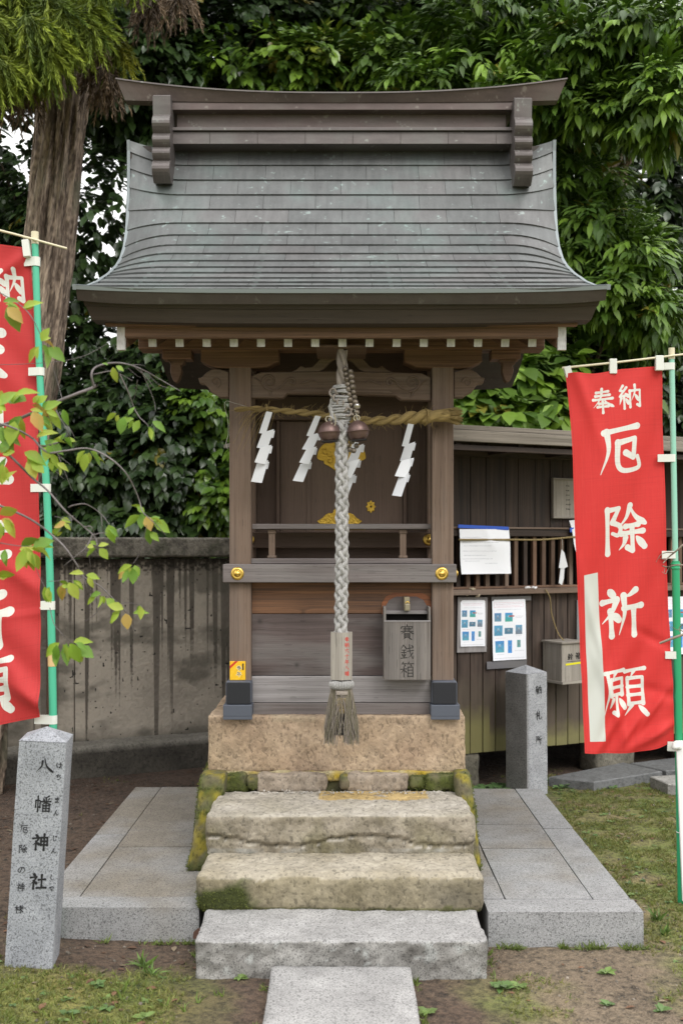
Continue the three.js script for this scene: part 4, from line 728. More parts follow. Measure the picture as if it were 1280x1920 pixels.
{ // two large round bells and the string of small ones
  const D = 4.8;
  const bell = (r) => { const p = [[0, r * 1.05], [0.16, 1.03], [0.3, 0.96], [0.62, 0.8], [0.86, 0.53], [0.99, 0.2], [1.01, 0.06], [1.08, 0.05], [1.08, -0.03], [1.0, -0.04], [0.96, -0.28], [0.8, -0.6], [0.55, -0.84], [0.25, -0.97], [0, -1]].map(([a, b], i) => new THREE.Vector2(a * (i ? r : 1), i ? b * r : b)); return new THREE.LatheGeometry(p, 32); };
  for (const [px, py, label, rz] of [[617, 811, 'round bronze bell on the left of the rope with a seam round it', 0.05], [671, 809, 'round bronze bell on the right of the rope below the little bells', 0.1]]) {
    const t = thing('round_bell', label, 'bell', [ux(px, D), vy(py, D), -D], 0); t.rotation.z = rz;
    part('bell_body', bell(0.049), M.bronze, t); part('bell_slot', box(0.07, 0.007, 0.02, 'x', 0.002, 0, -0.042, 0.025), M.hole, t);
    part('hanging_loop', new THREE.TorusGeometry(0.013, 0.0035, 8, 18).translate(0, 0.06, 0), M.brass, t);
  }
  const t = thing('small_bell_string', 'string of tiny dull metal bells beside the bell rope', 'bells', [0, 0, 0]), r = rng(15), g = bell(0.0125);
  for (let i = 0; i < 19; i++) { const k = i / 18, px = lerp(651, 664, k) + (i % 2 ? 5 : -4), py = lerp(692, 778, k); const o = part('small_bell', g, M.dullBell, t); o.position.copy(at(px, py, 4.8 + 0.012 * r())); o.rotation.set(r(), r(), r()); o.scale.setScalar(0.85 + 0.4 * r()); }
  for (const [px, py] of [[652, 835], [660, 828], [668, 836], [656, 843], [663, 845]]) { const o = part('small_bell', g, M.dullBell, t); o.position.copy(at(px, py, 4.81)); o.rotation.set(r(), r(), r()); o.scale.setScalar(0.95); }
  const o = part('silver_bell', bell(0.0155), new THREE.MeshStandardMaterial({ color: rgb(0.6, 0.56, 0.52), metalness: 0.9, roughness: 0.3 }), t); o.position.copy(at(669, 761, 4.8));
  part('bell_cord', tube([[650, 680], [655, 720], [662, 760], [664, 790], [660, 830]].map(([a, b]) => at(a, b, 4.815)), 0.003, 30, 6), M.ropeOld, t);
  part('bell_cord', tube([[664, 765], [668, 778], [670, 790]].map(([a, b]) => at(a, b, 4.8)), 0.0035, 12, 6), M.cord, t);
}
{ // twisted straw rope between the posts
  const t = thing('straw_rope', 'twisted straw rope tied across the two front posts', 'straw rope'), D = 5.03, r = rng(21);
  const ax = new THREE.CatmullRomCurve3([[440, 768], [480, 766], [540, 771], [600, 777], [650, 786], [700, 789], [750, 786], [800, 781], [842, 778]].map(([a, b]) => at(a, b, D)));
  const rad = (u) => lerp(0.007, 0.0165, Math.pow(u, 1.2)) + 0.005 * smooth(u, 0.7, 0.85);
  for (let s = 0; s < 2; s++) { const p = []; for (let i = 0; i <= 110; i++) { const u = i / 110, c = ax.getPointAt(u), a = s * Math.PI + u * 44, q = rad(u) * 0.85 * (1 - 0.8 * smooth(u, 0.86, 0.95)); p.push(new THREE.Vector3(c.x, c.y + q * Math.sin(a), c.z + q * Math.cos(a))); } part('straw_strand', tube(p, (k) => rad(k) * lerp(1.0, 1.25, smooth(k, 0.85, 0.95)), 190, 9), M.straw, t); }
  const fray = [];
  for (let i = 0; i < 230; i++) { // loose ends along the rope
    const u = Math.pow(r(), 0.8) * 0.9 + 0.03, c = ax.getPointAt(u), q = rad(u) * 1.6, a = r() * 6.28, L = 0.015 + 0.045 * r(), dx = (r() - 0.35) * 1.6; const s = new THREE.Vector3(c.x, c.y + q * Math.sin(a), c.z + q * Math.cos(a));
    const e = new THREE.Vector3(s.x + dx * L, s.y + Math.sin(a) * L * 0.6, s.z + Math.cos(a) * L * 0.5), m = s.clone().lerp(e, 0.5); m.y += (r() - 0.4) * 0.008; fray.push(tube([c.clone().lerp(s, 0.6), m, e], 0.0009, 4, 4, 0.5));
  }
  for (let i = 0; i < 170; i++) { // thick tuft at the right
    const c = ax.getPointAt(0.93), a = r() * 6.28, q = 0.026 * Math.sqrt(r()), L = 0.1 + 0.035 * r(); const s = new THREE.Vector3(c.x, c.y + q * Math.sin(a), c.z + q * Math.cos(a)); fray.push(tube([s, new THREE.Vector3(s.x + L * 0.5, s.y + q * 0.2 * Math.sin(a) + 0.003, s.z + q * 0.2 * Math.cos(a)), new THREE.Vector3(s.x + L, s.y + q * 0.65 * Math.sin(a) - 0.006 * r(), s.z + q * 0.5 * Math.cos(a))], 0.0017, 5, 4, 0.8));
  }
  for (let i = 0; i < 46; i++) { // thin frayed end at the left, some straws bent down
    const c = ax.getPointAt(0.1 + 0.1 * r()), dn = r() < 0.3 ? 0.08 + 0.12 * r() : 0.015 * r(), L = 0.06 + 0.09 * r(); const fw = r() < 0.35; fray.push(tube([c, new THREE.Vector3(c.x - L * 0.4 * (fw ? 0.2 : 1), c.y + 0.012 * (r() - 0.5) - dn * 0.15, c.z + 0.016 * r()), new THREE.Vector3(c.x - L * (fw ? 0.35 : 1), c.y + 0.02 * (r() - 0.4) - dn, c.z + 0.02 * r())], 0.001, 6, 4, 0.5));
  }
  const f = part('loose_straw', merge(fray), M.straw, t); f.userData.kind = 'stuff';
  for (const px of [499, 797]) { const c = at(px, px < 600 ? 767 : 782, D), q = px < 600 ? 0.021 : 0.038; part('tie', new THREE.TorusGeometry(q, 0.004, 6, 20).rotateY(Math.PI / 2 + 0.3).translate(c.x, c.y, c.z), M.straw, t); }
  part('string', tube([[478, 767], [440, 756], [424, 752], [421, 760], [427, 785], [428, 815], [424, 832], [427, 842]].map(([a, b]) => at(a, b, 5.06)), 0.0014, 40, 5), M.cord, t);
}
{ // zigzag paper streamers
  const D = 5.0;
  const make = (name, label, px, py, lean, sc, turn, curl) => {
    const P = (a, b) => [(a * sc * D) / FOCAL, (-b * sc * D) / FOCAL], list = [];
    const quad = (pts, z, ry) => { const g = ext(pts.map(([a, b]) => P(a, b)).reverse(), 0.0008, 0); const p = g.attributes.position; for (let i = 0; i < p.count; i++) p.setZ(i, p.getZ(i) + z + ry * p.getX(i) + curl * Math.pow(p.getY(i), 2)); g.computeVertexNormals(); list.push(g); };
    quad([[-5, -2], [7, 0], [-2 - lean * 30, 42], [-15 - lean * 30, 40]], 0, 0.2);
    for (let k = 0; k < 3; k++) { const x = -lean * 34 * (k + 0.75) + (k === 2 ? -2 : 0), y = 35 + 30 * k, L = k === 2 ? 42 : 36; quad([[x - 9, y + 4], [x + 13, y - 2], [x + 6 - lean * 40, y + L], [x - 15 - lean * 40, y + L - 3]], 0.003 * (k + 1), k % 2 ? -0.35 : 0.35); quad([[x + 8, y + 1], [x + 15, y + 1], [x + 12, y + 15], [x + 4, y + 14]], 0.001 * k - 0.002, 0.5); }
    const o = single(name, merge(list), M.paper, label, 'paper streamer'); const c = at(px, py, D); o.position.copy(c); o.rotation.y = turn; return o;
  };
  make('paper_streamer', 'white zigzag paper streamer nearest the left post', 504, 773, 0.13, 0.97, 0.1, 0.1);
  make('paper_streamer', 'white zigzag paper streamer just left of the bell rope', 595, 781, 0.26, 0.9, 0.15, 0.3);
  make('paper_streamer', 'white zigzag paper streamer half hidden behind the right bell', 676, 801, 0.22, 0.95, -0.25, 0.2);
  make('paper_streamer', 'white zigzag paper streamer hanging near the right post', 769, 796, 0.06, 1.0, -0.35, 0.9);
}
{ // offering box on the lower front
  const D = 5.04, t = thing('offering_box', 'small grey wooden offering box fixed beside the right post', 'offering box', [0, 0, 0]);
  const X = (px) => ux(px, D), Y = (py) => vy(py, D);
  part('front_board', span(X(720), X(806), Y(1275), Y(1166), D, D + 0.012, 'y', 0.002), M.offer, t);
  for (const [a, b] of [[719, 723.5], [803, 807]]) part('side_board', span(X(a), X(b), Y(1274), Y(1138), D + 0.002, 5.158, 'y', 0.002), M.offer, t);
  part('rim_strip', span(X(719), X(807), Y(1166), Y(1163.5), D - 0.002, D + 0.014, 'x', 0.001), M.pale, t);
  part('ledge', span(X(724), X(802.5), Y(1153), Y(1147.5), 5.1, 5.155, 'x', 0.002), M.pale, t);
  part('inner_floor', span(X(724), X(802.5), Y(1215), Y(1212), D + 0.013, 5.155, 'x', 0.001), M.hole, t); part('inner_back', span(X(724), X(802.5), Y(1212), Y(1154), 5.14, 5.155, 'x', 0.001), M.hole, t);
  part('bottom_board', span(X(720), X(806), Y(1275), Y(1271), D + 0.013, 5.155, 'x', 0.001), M.offer, t);
  const arch = (x0, x1, y0, y1, c) => [[x0, y1], [x1, y1], [x1, y0 + c * 1.6], [x1 - c * 0.6, y0 + c * 0.6], [x1 - c * 1.8, y0], [x0 + c * 1.8, y0], [x0 + c * 0.6, y0 + c * 0.6], [x0, y0 + c * 1.6]].map(([a, b]) => [ux(a, 5.15), vy(b, 5.15)]).reverse();
  part('worn_edge', ext(arch(716, 812, 1112, 1153, 12).map(([a, b]) => [Math.min(a, 0.4335), b]), 0.003, 0.001).translate(0, 0, -5.1645), std({ map: M.fresh.map, bumpMap: M.fresh.bumpMap, bumpScale: 0.001, color: rgb(1.35, 0.95, 0.7), roughness: 0.7 }), t);
  part('lid_board', ext(arch(723, 800, 1119, 1153, 11), 0.006, 0.001).translate(0, 0, -5.161), M.board, t);
  const lock = sub('padlock', t); part('lock_body', box(0.024, 0.03, 0.014, 'y', 0.003, X(763), Y(1138), -5.02), M.brass, lock); part('shackle', new THREE.TorusGeometry(0.0085, 0.0024, 6, 14, Math.PI).translate(X(763), Y(1131), -5.02), M.gold, lock); part('hasp', span(X(758), X(768), Y(1146), Y(1120), 5.06, 5.154, 'y', 0.001), M.brass, lock);
  const [g, m] = decal(0.12, 0.27, 220, 500, (c) => { c.fillStyle = 'rgba(34,30,28,0.6)'; [['賽', 14], ['銭', 190], ['箱', 345]].forEach(([ch, y]) => glyph(c, ch, 46, y, 132, 8, 0.88)); });
  part('lettering', g, m, t).position.set(X(764), Y(1221), -D + 0.0008);
}
{ // yellow carton on the left post shoe
  const D = 5.1, t = thing('yellow_carton', 'small yellow carton with red corner ribbon on the left post shoe', 'carton', [ux(444.5, D), 0.953, -D - 0.035], 0.08);
  const face = canvas(240, 290, (c, w, h) => {
    c.fillStyle = '#e6b51c'; c.fillRect(0, 0, w, h); c.fillStyle = '#f0c63a'; for (let i = 0; i < 9; i++) { c.beginPath(); c.arc((i * 71) % w, (i * 113) % h, 26, 0, 7); c.globalAlpha = 0.35; c.fill(); } c.globalAlpha = 1;
    c.fillStyle = '#c2331f'; c.beginPath(); c.moveTo(0, 70); c.lineTo(78, 0); c.lineTo(126, 0); c.lineTo(0, 118); c.fill();
    c.fillStyle = '#4a3a20'; c.fillRect(188, 34, 26, 104); c.fillStyle = '#fff4c8'; glyph(c, '寿', 100, 70, 76, 17); glyph(c, '年', 100, 160, 76, 17); c.fillStyle = '#2a211a'; glyph(c, '寿', 100, 70, 76, 8); glyph(c, '年', 100, 160, 76, 8);
    c.strokeStyle = '#8a6a12'; c.lineWidth = 3; c.beginPath(); c.moveTo(150, 200); c.quadraticCurveTo(220, 220, 150, 280); c.stroke();
  });
  const b = part('carton_body', flatUV(new RoundedBoxGeometry(0.075, 0.09, 0.05, 1, 0.002), -0.0375, -0.045, 0.075, 0.09).translate(0, 0.045, 0), std({ map: face, roughness: 0.4 }), t);
  part('straw_tip', tube([new THREE.Vector3(0.02, 0.09, 0), new THREE.Vector3(0.026, 0.1, 0), new THREE.Vector3(0.03, 0.107, 0)], 0.004, 6, 8), M.white, t);
}

// ---------------------------------------------------------------- banners
const redCloth = tex(256, 256, (u, v) => { const a = tf(u, v, 40, 40, 2, 151); return [1, 1, 1, a]; }, 0.06, 0.06);
function clothPrint(c, w, h) { // weave, faded threads, hems with stitching
  const r = rng(w + h); for (let i = 0; i < 1400; i++) { const v = r() < 0.5; c.fillStyle = r() < 0.5 ? 'rgba(255,170,150,0.05)' : 'rgba(70,0,0,0.06)'; const x = r() * w, y = r() * h; v ? c.fillRect(x, y, 1.5, 60 + 200 * r()) : c.fillRect(x, y, 60 + 160 * r(), 1.5); }
  c.strokeStyle = 'rgba(80,5,5,0.45)'; c.lineWidth = 1.5; c.setLineDash([5, 3]); c.strokeRect(9, 9, w - 18, h - 18); c.setLineDash([]);
}
function banner(o) {
  const D = o.d, t = thing('banner', o.label, 'banner', [0, 0, 0]);
  const W = o.px[1][0] - o.px[0][0], nx = 46, ny = 130, pos = [], uv = [], idx = [], r = rng(o.seed);
  for (let j = 0; j <= ny; j++) for (let i = 0; i <= nx; i++) {
    const u = i / nx, v = j / ny, L = [0, 1].map((k) => lerp(o.px[0][k], o.px[3][k], v)), Rr = [0, 1].map((k) => lerp(o.px[1][k], o.px[2][k], v));
    let x = lerp(L[0], Rr[0], u), y = lerp(L[1], Rr[1], u); const [dx, dy, dz] = o.fold(u, v); x += dx; y += dy;
    const p = at(x, y, D); pos.push(p.x, p.y, p.z + dz); uv.push(u, 1 - v);
  }
  for (let j = 0; j < ny; j++) for (let i = 0; i < nx; i++) { const a = j * (nx + 1) + i, b = a + nx + 1; idx.push(a, b, a + 1, a + 1, b, b + 1); }
  const g = new THREE.BufferGeometry(); g.setAttribute('position', new THREE.Float32BufferAttribute(pos, 3)); g.setAttribute('uv', new THREE.Float32BufferAttribute(uv, 2)); g.setIndex(idx); g.computeVertexNormals();
  const map = canvas(512, Math.round((512 * o.ratio)), o.draw);
  part('banner_cloth', g, new THREE.MeshPhysicalMaterial({ map, side: THREE.DoubleSide, roughness: 0.75, transmission: 0.12, thickness: 0, sheen: 0.2, sheenRoughness: 0.6 }), t);
  // pole
  const P = o.pole.map(([a, b]) => at(a, b, D + 0.0)), pr = o.poleR;
  part('pole', tube(P.length > 2 ? P : [P[0], P[0].clone().lerp(P[1], 0.5), P[1]], pr[0], 24, 14, pr[1] / pr[0]), o.poleMat, t);
  const dirp = P[0].clone().sub(P[1]).normalize();
  const cap = new THREE.CylinderGeometry(pr[0] * 1.12, pr[0] * 1.12, 0.05, 14); cap.translate(0, 0.012, 0); part('pole_cap', cap, M.ivory, t).position.copy(P[0]);
  if (o.lower) { const Q = o.lower.map(([a, b]) => at(a, b, D)); part('lower_pole', tube([Q[0], Q[0].clone().lerp(Q[1], 0.5), Q[1]], pr[1] * 1.28, 10, 14), o.lowerMat, t); const c = new THREE.TorusGeometry(pr[1] * 1.3, 0.004, 8, 20).rotateX(Math.PI / 2); part('joint_ring', c, o.lowerMat, t).position.copy(Q[0].clone().add(new THREE.Vector3(0, -0.012, 0))); const c2 = part('joint_ring', c, o.lowerMat, t); c2.position.copy(Q[0].clone().add(new THREE.Vector3(0, -0.032, 0))); }
  part('cross_bar', tube(o.bar.map(([a, b]) => at(a, b, D - pr[0] - 0.006)), 0.0055, 10, 8, 0.8), M.ivory, t);
  const loop = (x0, x1, y, h, rad) => { // flat cloth loop round the pole: U shape seen from above
    const a = ux(x0, D), b = ux(x1, D), s = [], e = [], q = rad + 0.002; s.push([a, 0.003]); for (let i = 0; i <= 8; i++) { const k = Math.PI / 2 - (i / 8) * Math.PI; s.push([b - q + q * Math.cos(k), q * Math.sin(k)]); } s.push([a, -0.003]); for (const [x, z] of s.slice().reverse()) e.push([x - (x > b - q ? 0.0012 : 0), z * 0.86]);
    const g2 = ext([...s, ...e].reverse(), (h * D) / FOCAL, 0); g2.rotateX(-Math.PI / 2); g2.translate(0, vy(y + h / 2, D), -D); part('cloth_loop', g2, M.tab, t);
  };
  for (const [x0, x1, y, h] of o.loops) loop(x0, x1, y, h, lerp(pr[0], pr[1], 0.5));
  for (const [x, y, w, h, a] of o.tops) { const g2 = box((w * D) / FOCAL, (h * D) / FOCAL, 0.012 + 2 * pr[0] * 0.4, 'y', 0.003); g2.rotateZ(a); const c = at(x, y, D - pr[0] - 0.004); g2.translate(c.x, c.y, c.z); part('cloth_loop', g2, M.tab, t); }
  return t;
}
M.ivory = std({ color: rgb(0.62, 0.56, 0.4), roughness: 0.6 }); M.tab = std({ color: rgb(0.66, 0.67, 0.62), roughness: 0.85, side: THREE.DoubleSide });
M.poleGreen = std({ color: rgb(0.07, 0.42, 0.26), roughness: 0.4 }); M.polePale = std({ color: rgb(0.25, 0.52, 0.4), roughness: 0.45 }); M.poleDeep = std({ color: rgb(0.02, 0.3, 0.13), roughness: 0.4 });
const RED = '#cc2b28', OFFW = '#d9dad3';
banner({
  label: 'tall red prayer banner on green pole beside the hut at the right', d: 4.8, seed: 3, ratio: 3.75,
  px: [[1057, 702], [1242, 686], [1263, 1398], [1094, 1412]],
  fold: (u, v) => {
    const low = smooth(v, 0.62, 1), e = Math.pow(1 - u, 2), sag = Math.sin(v * Math.PI);
    const dx = 7 * Math.sin(v * 3.1) * (1 - u) * 0.7 - 5 * sag * u * 0.4 + 3 * Math.sin(v * 9) * (1 - u) * 0.6, dy = low * 8 * Math.sin(u * Math.PI) * smooth(v, 0.9, 1) - 9 * Math.pow(u, 6) * smooth(v, 0.93, 1) + 5 * smooth(u, 0.05, 0.3) * (1 - smooth(u, 0.3, 0.6)) * (1 - smooth(v, 0, 0.03));
    const crease = (u0, v0, ang, wd, len, k) => { const a = (u - u0) * Math.cos(ang) + (v - v0) * 3.7 * Math.sin(ang), b = -(u - u0) * Math.sin(ang) + (v - v0) * 3.7 * Math.cos(ang); return k * Math.exp(-(b * b) / (wd * wd)) * Math.exp(-(a * a) / (len * len)); };
    let z = 0.012 * Math.sin(u * 4 + v * 3) + 0.018 * (1 - u) * Math.sin(v * 5 + 1) + 0.006 * Math.sin(u * 9 + v * 14);
    z += crease(0.75, 0.965, -0.35, 0.05, 0.25, 0.02) + crease(0.55, 0.94, -0.75, 0.05, 0.3, 0.016) + crease(0.35, 0.93, -0.9, 0.05, 0.35, 0.014) + crease(0.78, 0.9, -0.9, 0.04, 0.25, 0.014) + crease(0.2, 0.7, 1.35, 0.05, 0.6, 0.012) + crease(0.3, 0.85, 1.2, 0.05, 0.5, 0.01) + crease(0.15, 0.05, 1.3, 0.06, 0.5, 0.012) + crease(0.85, 0.72, 0.5, 0.04, 0.3, -0.008) + crease(0.9, 0.86, 0.3, 0.05, 0.3, -0.008);
    z += 0.004 * Math.sin(u * 17 + v * 31 + 2 * Math.sin(v * 9)) * (0.4 + low) ;
    return [dx, dy, z * 1.35];
  },
  draw: (c, w, h) => {
    c.fillStyle = RED; c.fillRect(0, 0, w, h); c.fillStyle = OFFW; const Y = (py) => ((py - 694) / 716) * h;
    glyph(c, '奉', w * 0.235, Y(728), w * 0.24, 15); glyph(c, '納', w * 0.52, Y(724), w * 0.24, 14);
    [['厄', 797, 0.29], ['除', 947, 0.315], ['祈', 1103, 0.25], ['願', 1255, 0.25]].forEach(([ch, py, x]) => glyph(c, ch, w * (x - 0.01), Y(py), Y(694 + 94), ch === '願' ? 22 : ch === '除' ? 30 : 33, 0.96));
    clothPrint(c, w, h); c.fillStyle = '#c9cbc4'; c.beginPath(); c.moveTo(w * 0.075, Y(1075)); c.lineTo(w * 0.235, Y(1072)); c.lineTo(w * 0.245, Y(1388)); c.lineTo(w * 0.06, Y(1388)); c.fill();
  },
  pole: [[1258, 668], [1277, 1700]], poleR: [0.0125, 0.0135], poleMat: M.polePale, lower: [[1265.5, 1052], [1277, 1700]], lowerMat: M.poleDeep,
  bar: [[1053, 690], [1150, 680], [1300, 662]],
  loops: [[1228, 1264, 687, 13], [1232, 1266, 859, 14], [1240, 1267, 1040, 14], [1246, 1272, 1228, 14], [1250, 1276, 1399, 18]],
  tops: [[1065, 701, 13, 28, 0.25], [1148, 687, 14, 28, 0], [1235, 681, 15, 28, 0]],
});
banner({
  label: 'red prayer banner on pale green pole behind the leafy branches at left', d: 4.32, seed: 5, ratio: 4.0,
  px: [[-165, 432], [57, 466], [80, 1342], [-150, 1392]],
  fold: (u, v) => {
    const crease = (u0, v0, ang, wd, len, k) => { const a = (u - u0) * Math.cos(ang) + (v - v0) * 4 * Math.sin(ang), b = -(u - u0) * Math.sin(ang) + (v - v0) * 4 * Math.cos(ang); return k * Math.exp(-(b * b) / (wd * wd)) * Math.exp(-(a * a) / (len * len)); };
    let z = 0.014 * Math.sin(u * 4 + v * 4) + 0.006 * Math.sin(u * 8 - v * 13);
    z += crease(0.9, 0.95, 0.75, 0.05, 0.3, 0.02) + crease(0.8, 0.9, 0.9, 0.05, 0.3, 0.014) + crease(0.85, 0.7, 0.7, 0.06, 0.3, 0.012) + crease(0.9, 0.78, 0.02, 0.02, 0.3, 0.006) + crease(0.85, 0.04, -0.7, 0.05, 0.2, 0.012);
    z += 0.003 * Math.sin(u * 15 - v * 37 + 2 * Math.sin(v * 11));
    return [8 * Math.sin(v * 3.2) * u * 0.6, 0, z * 1.4];
  },
  draw: (c, w, h) => {
    c.fillStyle = '#ba2a2b'; c.fillRect(0, 0, w, h); c.fillStyle = OFFW; const Y = (py) => ((py - 462) / 885) * h;
    glyph(c, '奉', w * 0.2, Y(505), w * 0.27, 19); glyph(c, '納', w * 0.64, Y(503), w * 0.29, 19);
    [['交', 605], ['通', 735], ['安', 845], ['全', 940], ['祈', 1100], ['願', 1222]].forEach(([ch, py]) => glyph(c, ch, w * 0.225, Y(py), Y(462 + 104), ch === '願' || ch === '通' ? 30 : 42, 1.12)); clothPrint(c, w, h);
  },
  pole: [[66, 452], [75, 700], [88, 920], [96, 1140], [100, 1350], [102, 1768]], poleR: [0.0133, 0.0172], poleMat: M.poleGreen,
  bar: [[-200, 388], [0, 432], [126, 466]],
  loops: [[46, 76, 491, 17], [54, 84, 697, 15], [58, 96, 915, 15], [62, 104, 1135, 16], [65, 108, 1349, 16]],
  tops: [[50, 466, 13, 32, 0.12], [-60, 440, 14, 32, 0.1]],
});
{ // a bamboo node of the left pole and a white stake beside the right one
  const D = 4.32; const g = new THREE.CylinderGeometry(0.018, 0.0175, 0.052, 14); const o = single('tape_band', g, std({ color: rgb(0.62, 0.42, 0.2), roughness: 0.6 }), 'strip of tan tape round the left green banner pole', 'tape'); o.position.copy(at(98.4, 1237, D));
  const t = thing('white_stake', 'flat white stake tied to the foot of the right banner pole', 'stake'); const p = [[1268, 1390], [1290, 1390], [1296, 1690], [1280, 1690]].map(([a, b]) => { const q = at(a, b, 4.76); return [q.x, q.y]; }).reverse();
  part('stake_board', ext(p, 0.012, 0.001).translate(0, 0, -4.775), M.white, t); part('wire_tie', new THREE.TorusGeometry(0.02, 0.002, 6, 16).rotateX(Math.PI / 2).translate(ux(1276, 4.79), vy(1560, 4.79), -4.79), M.white, t); part('paper_knot', stone(0.04, 0.04, 0.03, { seg: 0.006, r: 0.015, amp: 0.008, freq: 30, seed: 7, tint: () => [0.7, 0.7, 0.68] }), std({ vertexColors: true }), t).position.copy(at(1268, 1397, 4.76));
}

// ---------------------------------------------------------------- granite marker posts
function marker(label, w, h, x, d, turn, lean, draw, tint, pw = 360) {
  const t = thing('stone_marker', label, 'stone marker', [x, 0, -d], turn); t.rotation.order = 'ZYX'; t.rotation.z = lean;
  const g = stone(w, h + 0.3, w, { seg: 0.03, r: 0.004, amp: 0.0008, freq: 8, fine: 0.0004, crease: 0.5, seed: w * 90, tint }); g.translate(0, (h - 0.3) / 2, 0); part('shaft', g, M.granite, t);
  const c = new THREE.ConeGeometry((w / 2) * Math.SQRT2 * 0.995, w * 0.24, 4, 1); c.rotateY(Math.PI / 4); const cg = meters(toCreasedNormals(c, 0.2), 'y', [0.2, 0.3]); const col = []; for (let i = 0; i < cg.attributes.position.count; i++) col.push(...tint(cg.attributes.position.getX(i), 0.4, cg.attributes.position.getZ(i), 0, 1, 0)); cg.setAttribute('color', new THREE.Float32BufferAttribute(col, 3)); cg.translate(0, h + w * 0.119, 0); part('pointed_top', cg, M.granite, t);
  const [dg, dm] = decal(w * 0.97, h * 0.97, pw, Math.round((pw * h) / w), draw); part('lettering', dg, dm, t).position.set(0, h * 0.5, w / 2 + 0.0022);
}
marker('leaning grey granite marker post with black characters at the left front', 0.175, 0.87, -1.175, 4.06, R(6), R(-3.6), (c, w, h) => {
  const Y = (py) => ((py - 1389) / 428) * h; c.fillStyle = 'rgba(18,18,20,0.92)';
  [['八', 1412], ['幡', 1484], ['神', 1556], ['社', 1630]].forEach(([ch, y]) => glyph(c, ch, w * 0.4, Y(y), w * 0.36, ch === '幡' ? 12 : 17));
  c.fillStyle = 'rgba(25,25,28,0.75)'; [['厄', 1540], ['除', 1578], ['の', 1618], ['神', 1650], ['様', 1692]].forEach(([ch, y]) => glyph(c, ch, w * 0.13, Y(y), w * 0.18, 6.5));
  [['は', 1420], ['ち', 1442], ['ま', 1486], ['ん', 1510], ['じ', 1558], ['ん', 1582], ['し', 1632], ['ゃ', 1652]].forEach(([ch, y]) => glyph(c, ch, w * 0.82, Y(y), w * 0.13, 6));
}, (x, y, z) => { const n = fbm3(x * 9, y * 9, z * 9, 3); return mix([0.32, 0.335, 0.365], [0.45, 0.465, 0.5], clamp(0.5 + n, 0, 1)); });
marker('upright grey granite marker post standing before the hut wall', 0.19, 0.775, 1.205, 6.95, R(36), R(0.3), (c, w, h) => {
  c.fillStyle = 'rgba(20,20,22,0.9)'; const Y = (py) => ((py - 1262) / 218) * h; [['納', 1282], ['札', 1330], ['所', 1376]].forEach(([ch, y]) => glyph(c, ch, w * 0.42, Y(y), w * 0.3, 9));
}, (x, y, z, nx) => { const n = fbm3(x * 9 + 3, y * 9, z * 9, 3); return nx < -0.5 ? mix([0.2, 0.195, 0.19], [0.3, 0.295, 0.29], clamp(0.5 + n, 0, 1)) : mix([0.38, 0.39, 0.41], [0.5, 0.51, 0.54], clamp(0.5 + n, 0, 1)); }, 260);  // left face gets a darker tint: its shade is painted into the colour

// ---------------------------------------------------------------- notices and small things on the hut
const mpp = (px) => hutD(px) / FOCAL / (CT - ST * ((px - 640) / FOCAL)) , mpy = (px) => hutD(px) / FOCAL;   // metres per pixel along and up the wall
function sheet2(w, h, curl = 0.01, nx = 12, ny = 12) { const g = new THREE.PlaneGeometry(w, h, nx, ny), p = g.attributes.position; for (let i = 0; i < p.count; i++) { const x = p.getX(i) / w, y = p.getY(i) / h; p.setZ(i, curl * (Math.sin(x * 5 + y * 3) * 0.5 + Math.sin(y * 7) * 0.3 + (0.5 - y) * 1.2)); } g.computeVertexNormals(); return g; }
const scribble = (c, x, y, w, r, col = 'rgba(90,95,110,0.55)', lw = 2) => { c.strokeStyle = col; c.lineWidth = lw; let a = x; while (a < x + w) { const q = 4 + 7 * r(); c.beginPath(); c.moveTo(a, y + 3 * (r() - 0.5)); c.lineTo(a + q * 0.7, y + 5 * (r() - 0.5)); c.moveTo(a + q * 0.35, y - 4 * r()); c.lineTo(a + q * 0.3, y + 4 * r()); c.stroke(); a += q; } };
{
  const px = 897, t = onHut('paper_notice', 'creased white paper notice taped with blue tape under the hut beam', 'notice', px, 1034, 0.075);
  const r = rng(41), w = 92 * mpp(px), h = 83 * mpy(px);
  const map = canvas(420, 380, (c) => { c.fillStyle = '#eceef4'; c.fillRect(0, 0, 420, 380); for (const [x, y, q] of [[20, 70, 150], [20, 112, 300], [30, 142, 220], [20, 186, 280], [30, 222, 180], [20, 252, 250], [40, 270, 120], [210, 290, 100]]) scribble(c, x, y, q, r); });
  const g = sheet2(w, h, 0.012, 20, 20), p = g.attributes.position; for (let i = 0; i < p.count; i++) { const x = p.getX(i) / w, y = p.getY(i) / h; p.setZ(i, p.getZ(i) + 0.007 * Math.exp(-Math.pow((x - 0.16 + y * 0.3) * 14, 2)) * smooth(y, 0, 0.2)); } g.computeVertexNormals();
  part('paper', g, std({ map, side: THREE.DoubleSide, roughness: 0.8 }), t);
  const b = box(w * 1.02, 0.022, 0.004, 'x', 0.001); b.rotateZ(-0.03); b.translate(-0.01, h / 2 + 0.012, 0); part('blue_tape', b, M.blue ?? (M.blue = std({ color: rgb(0.02, 0.09, 0.5), roughness: 0.5 })), t);
}
{
  const px = 1078, t = onHut('paper_notice', 'curled white paper notice showing beside the right banner', 'notice', px, 1010, 0.08);
  part('paper', sheet2(0.17, 0.27, 0.03), std({ color: rgb(0.78, 0.79, 0.83), side: THREE.DoubleSide, roughness: 0.8 }), t); t.rotation.z = 0.12;
  part('blue_tape', box(0.05, 0.03, 0.004, 'x', 0.001, -0.075, 0.07, 0.0), M.blue, t);
}
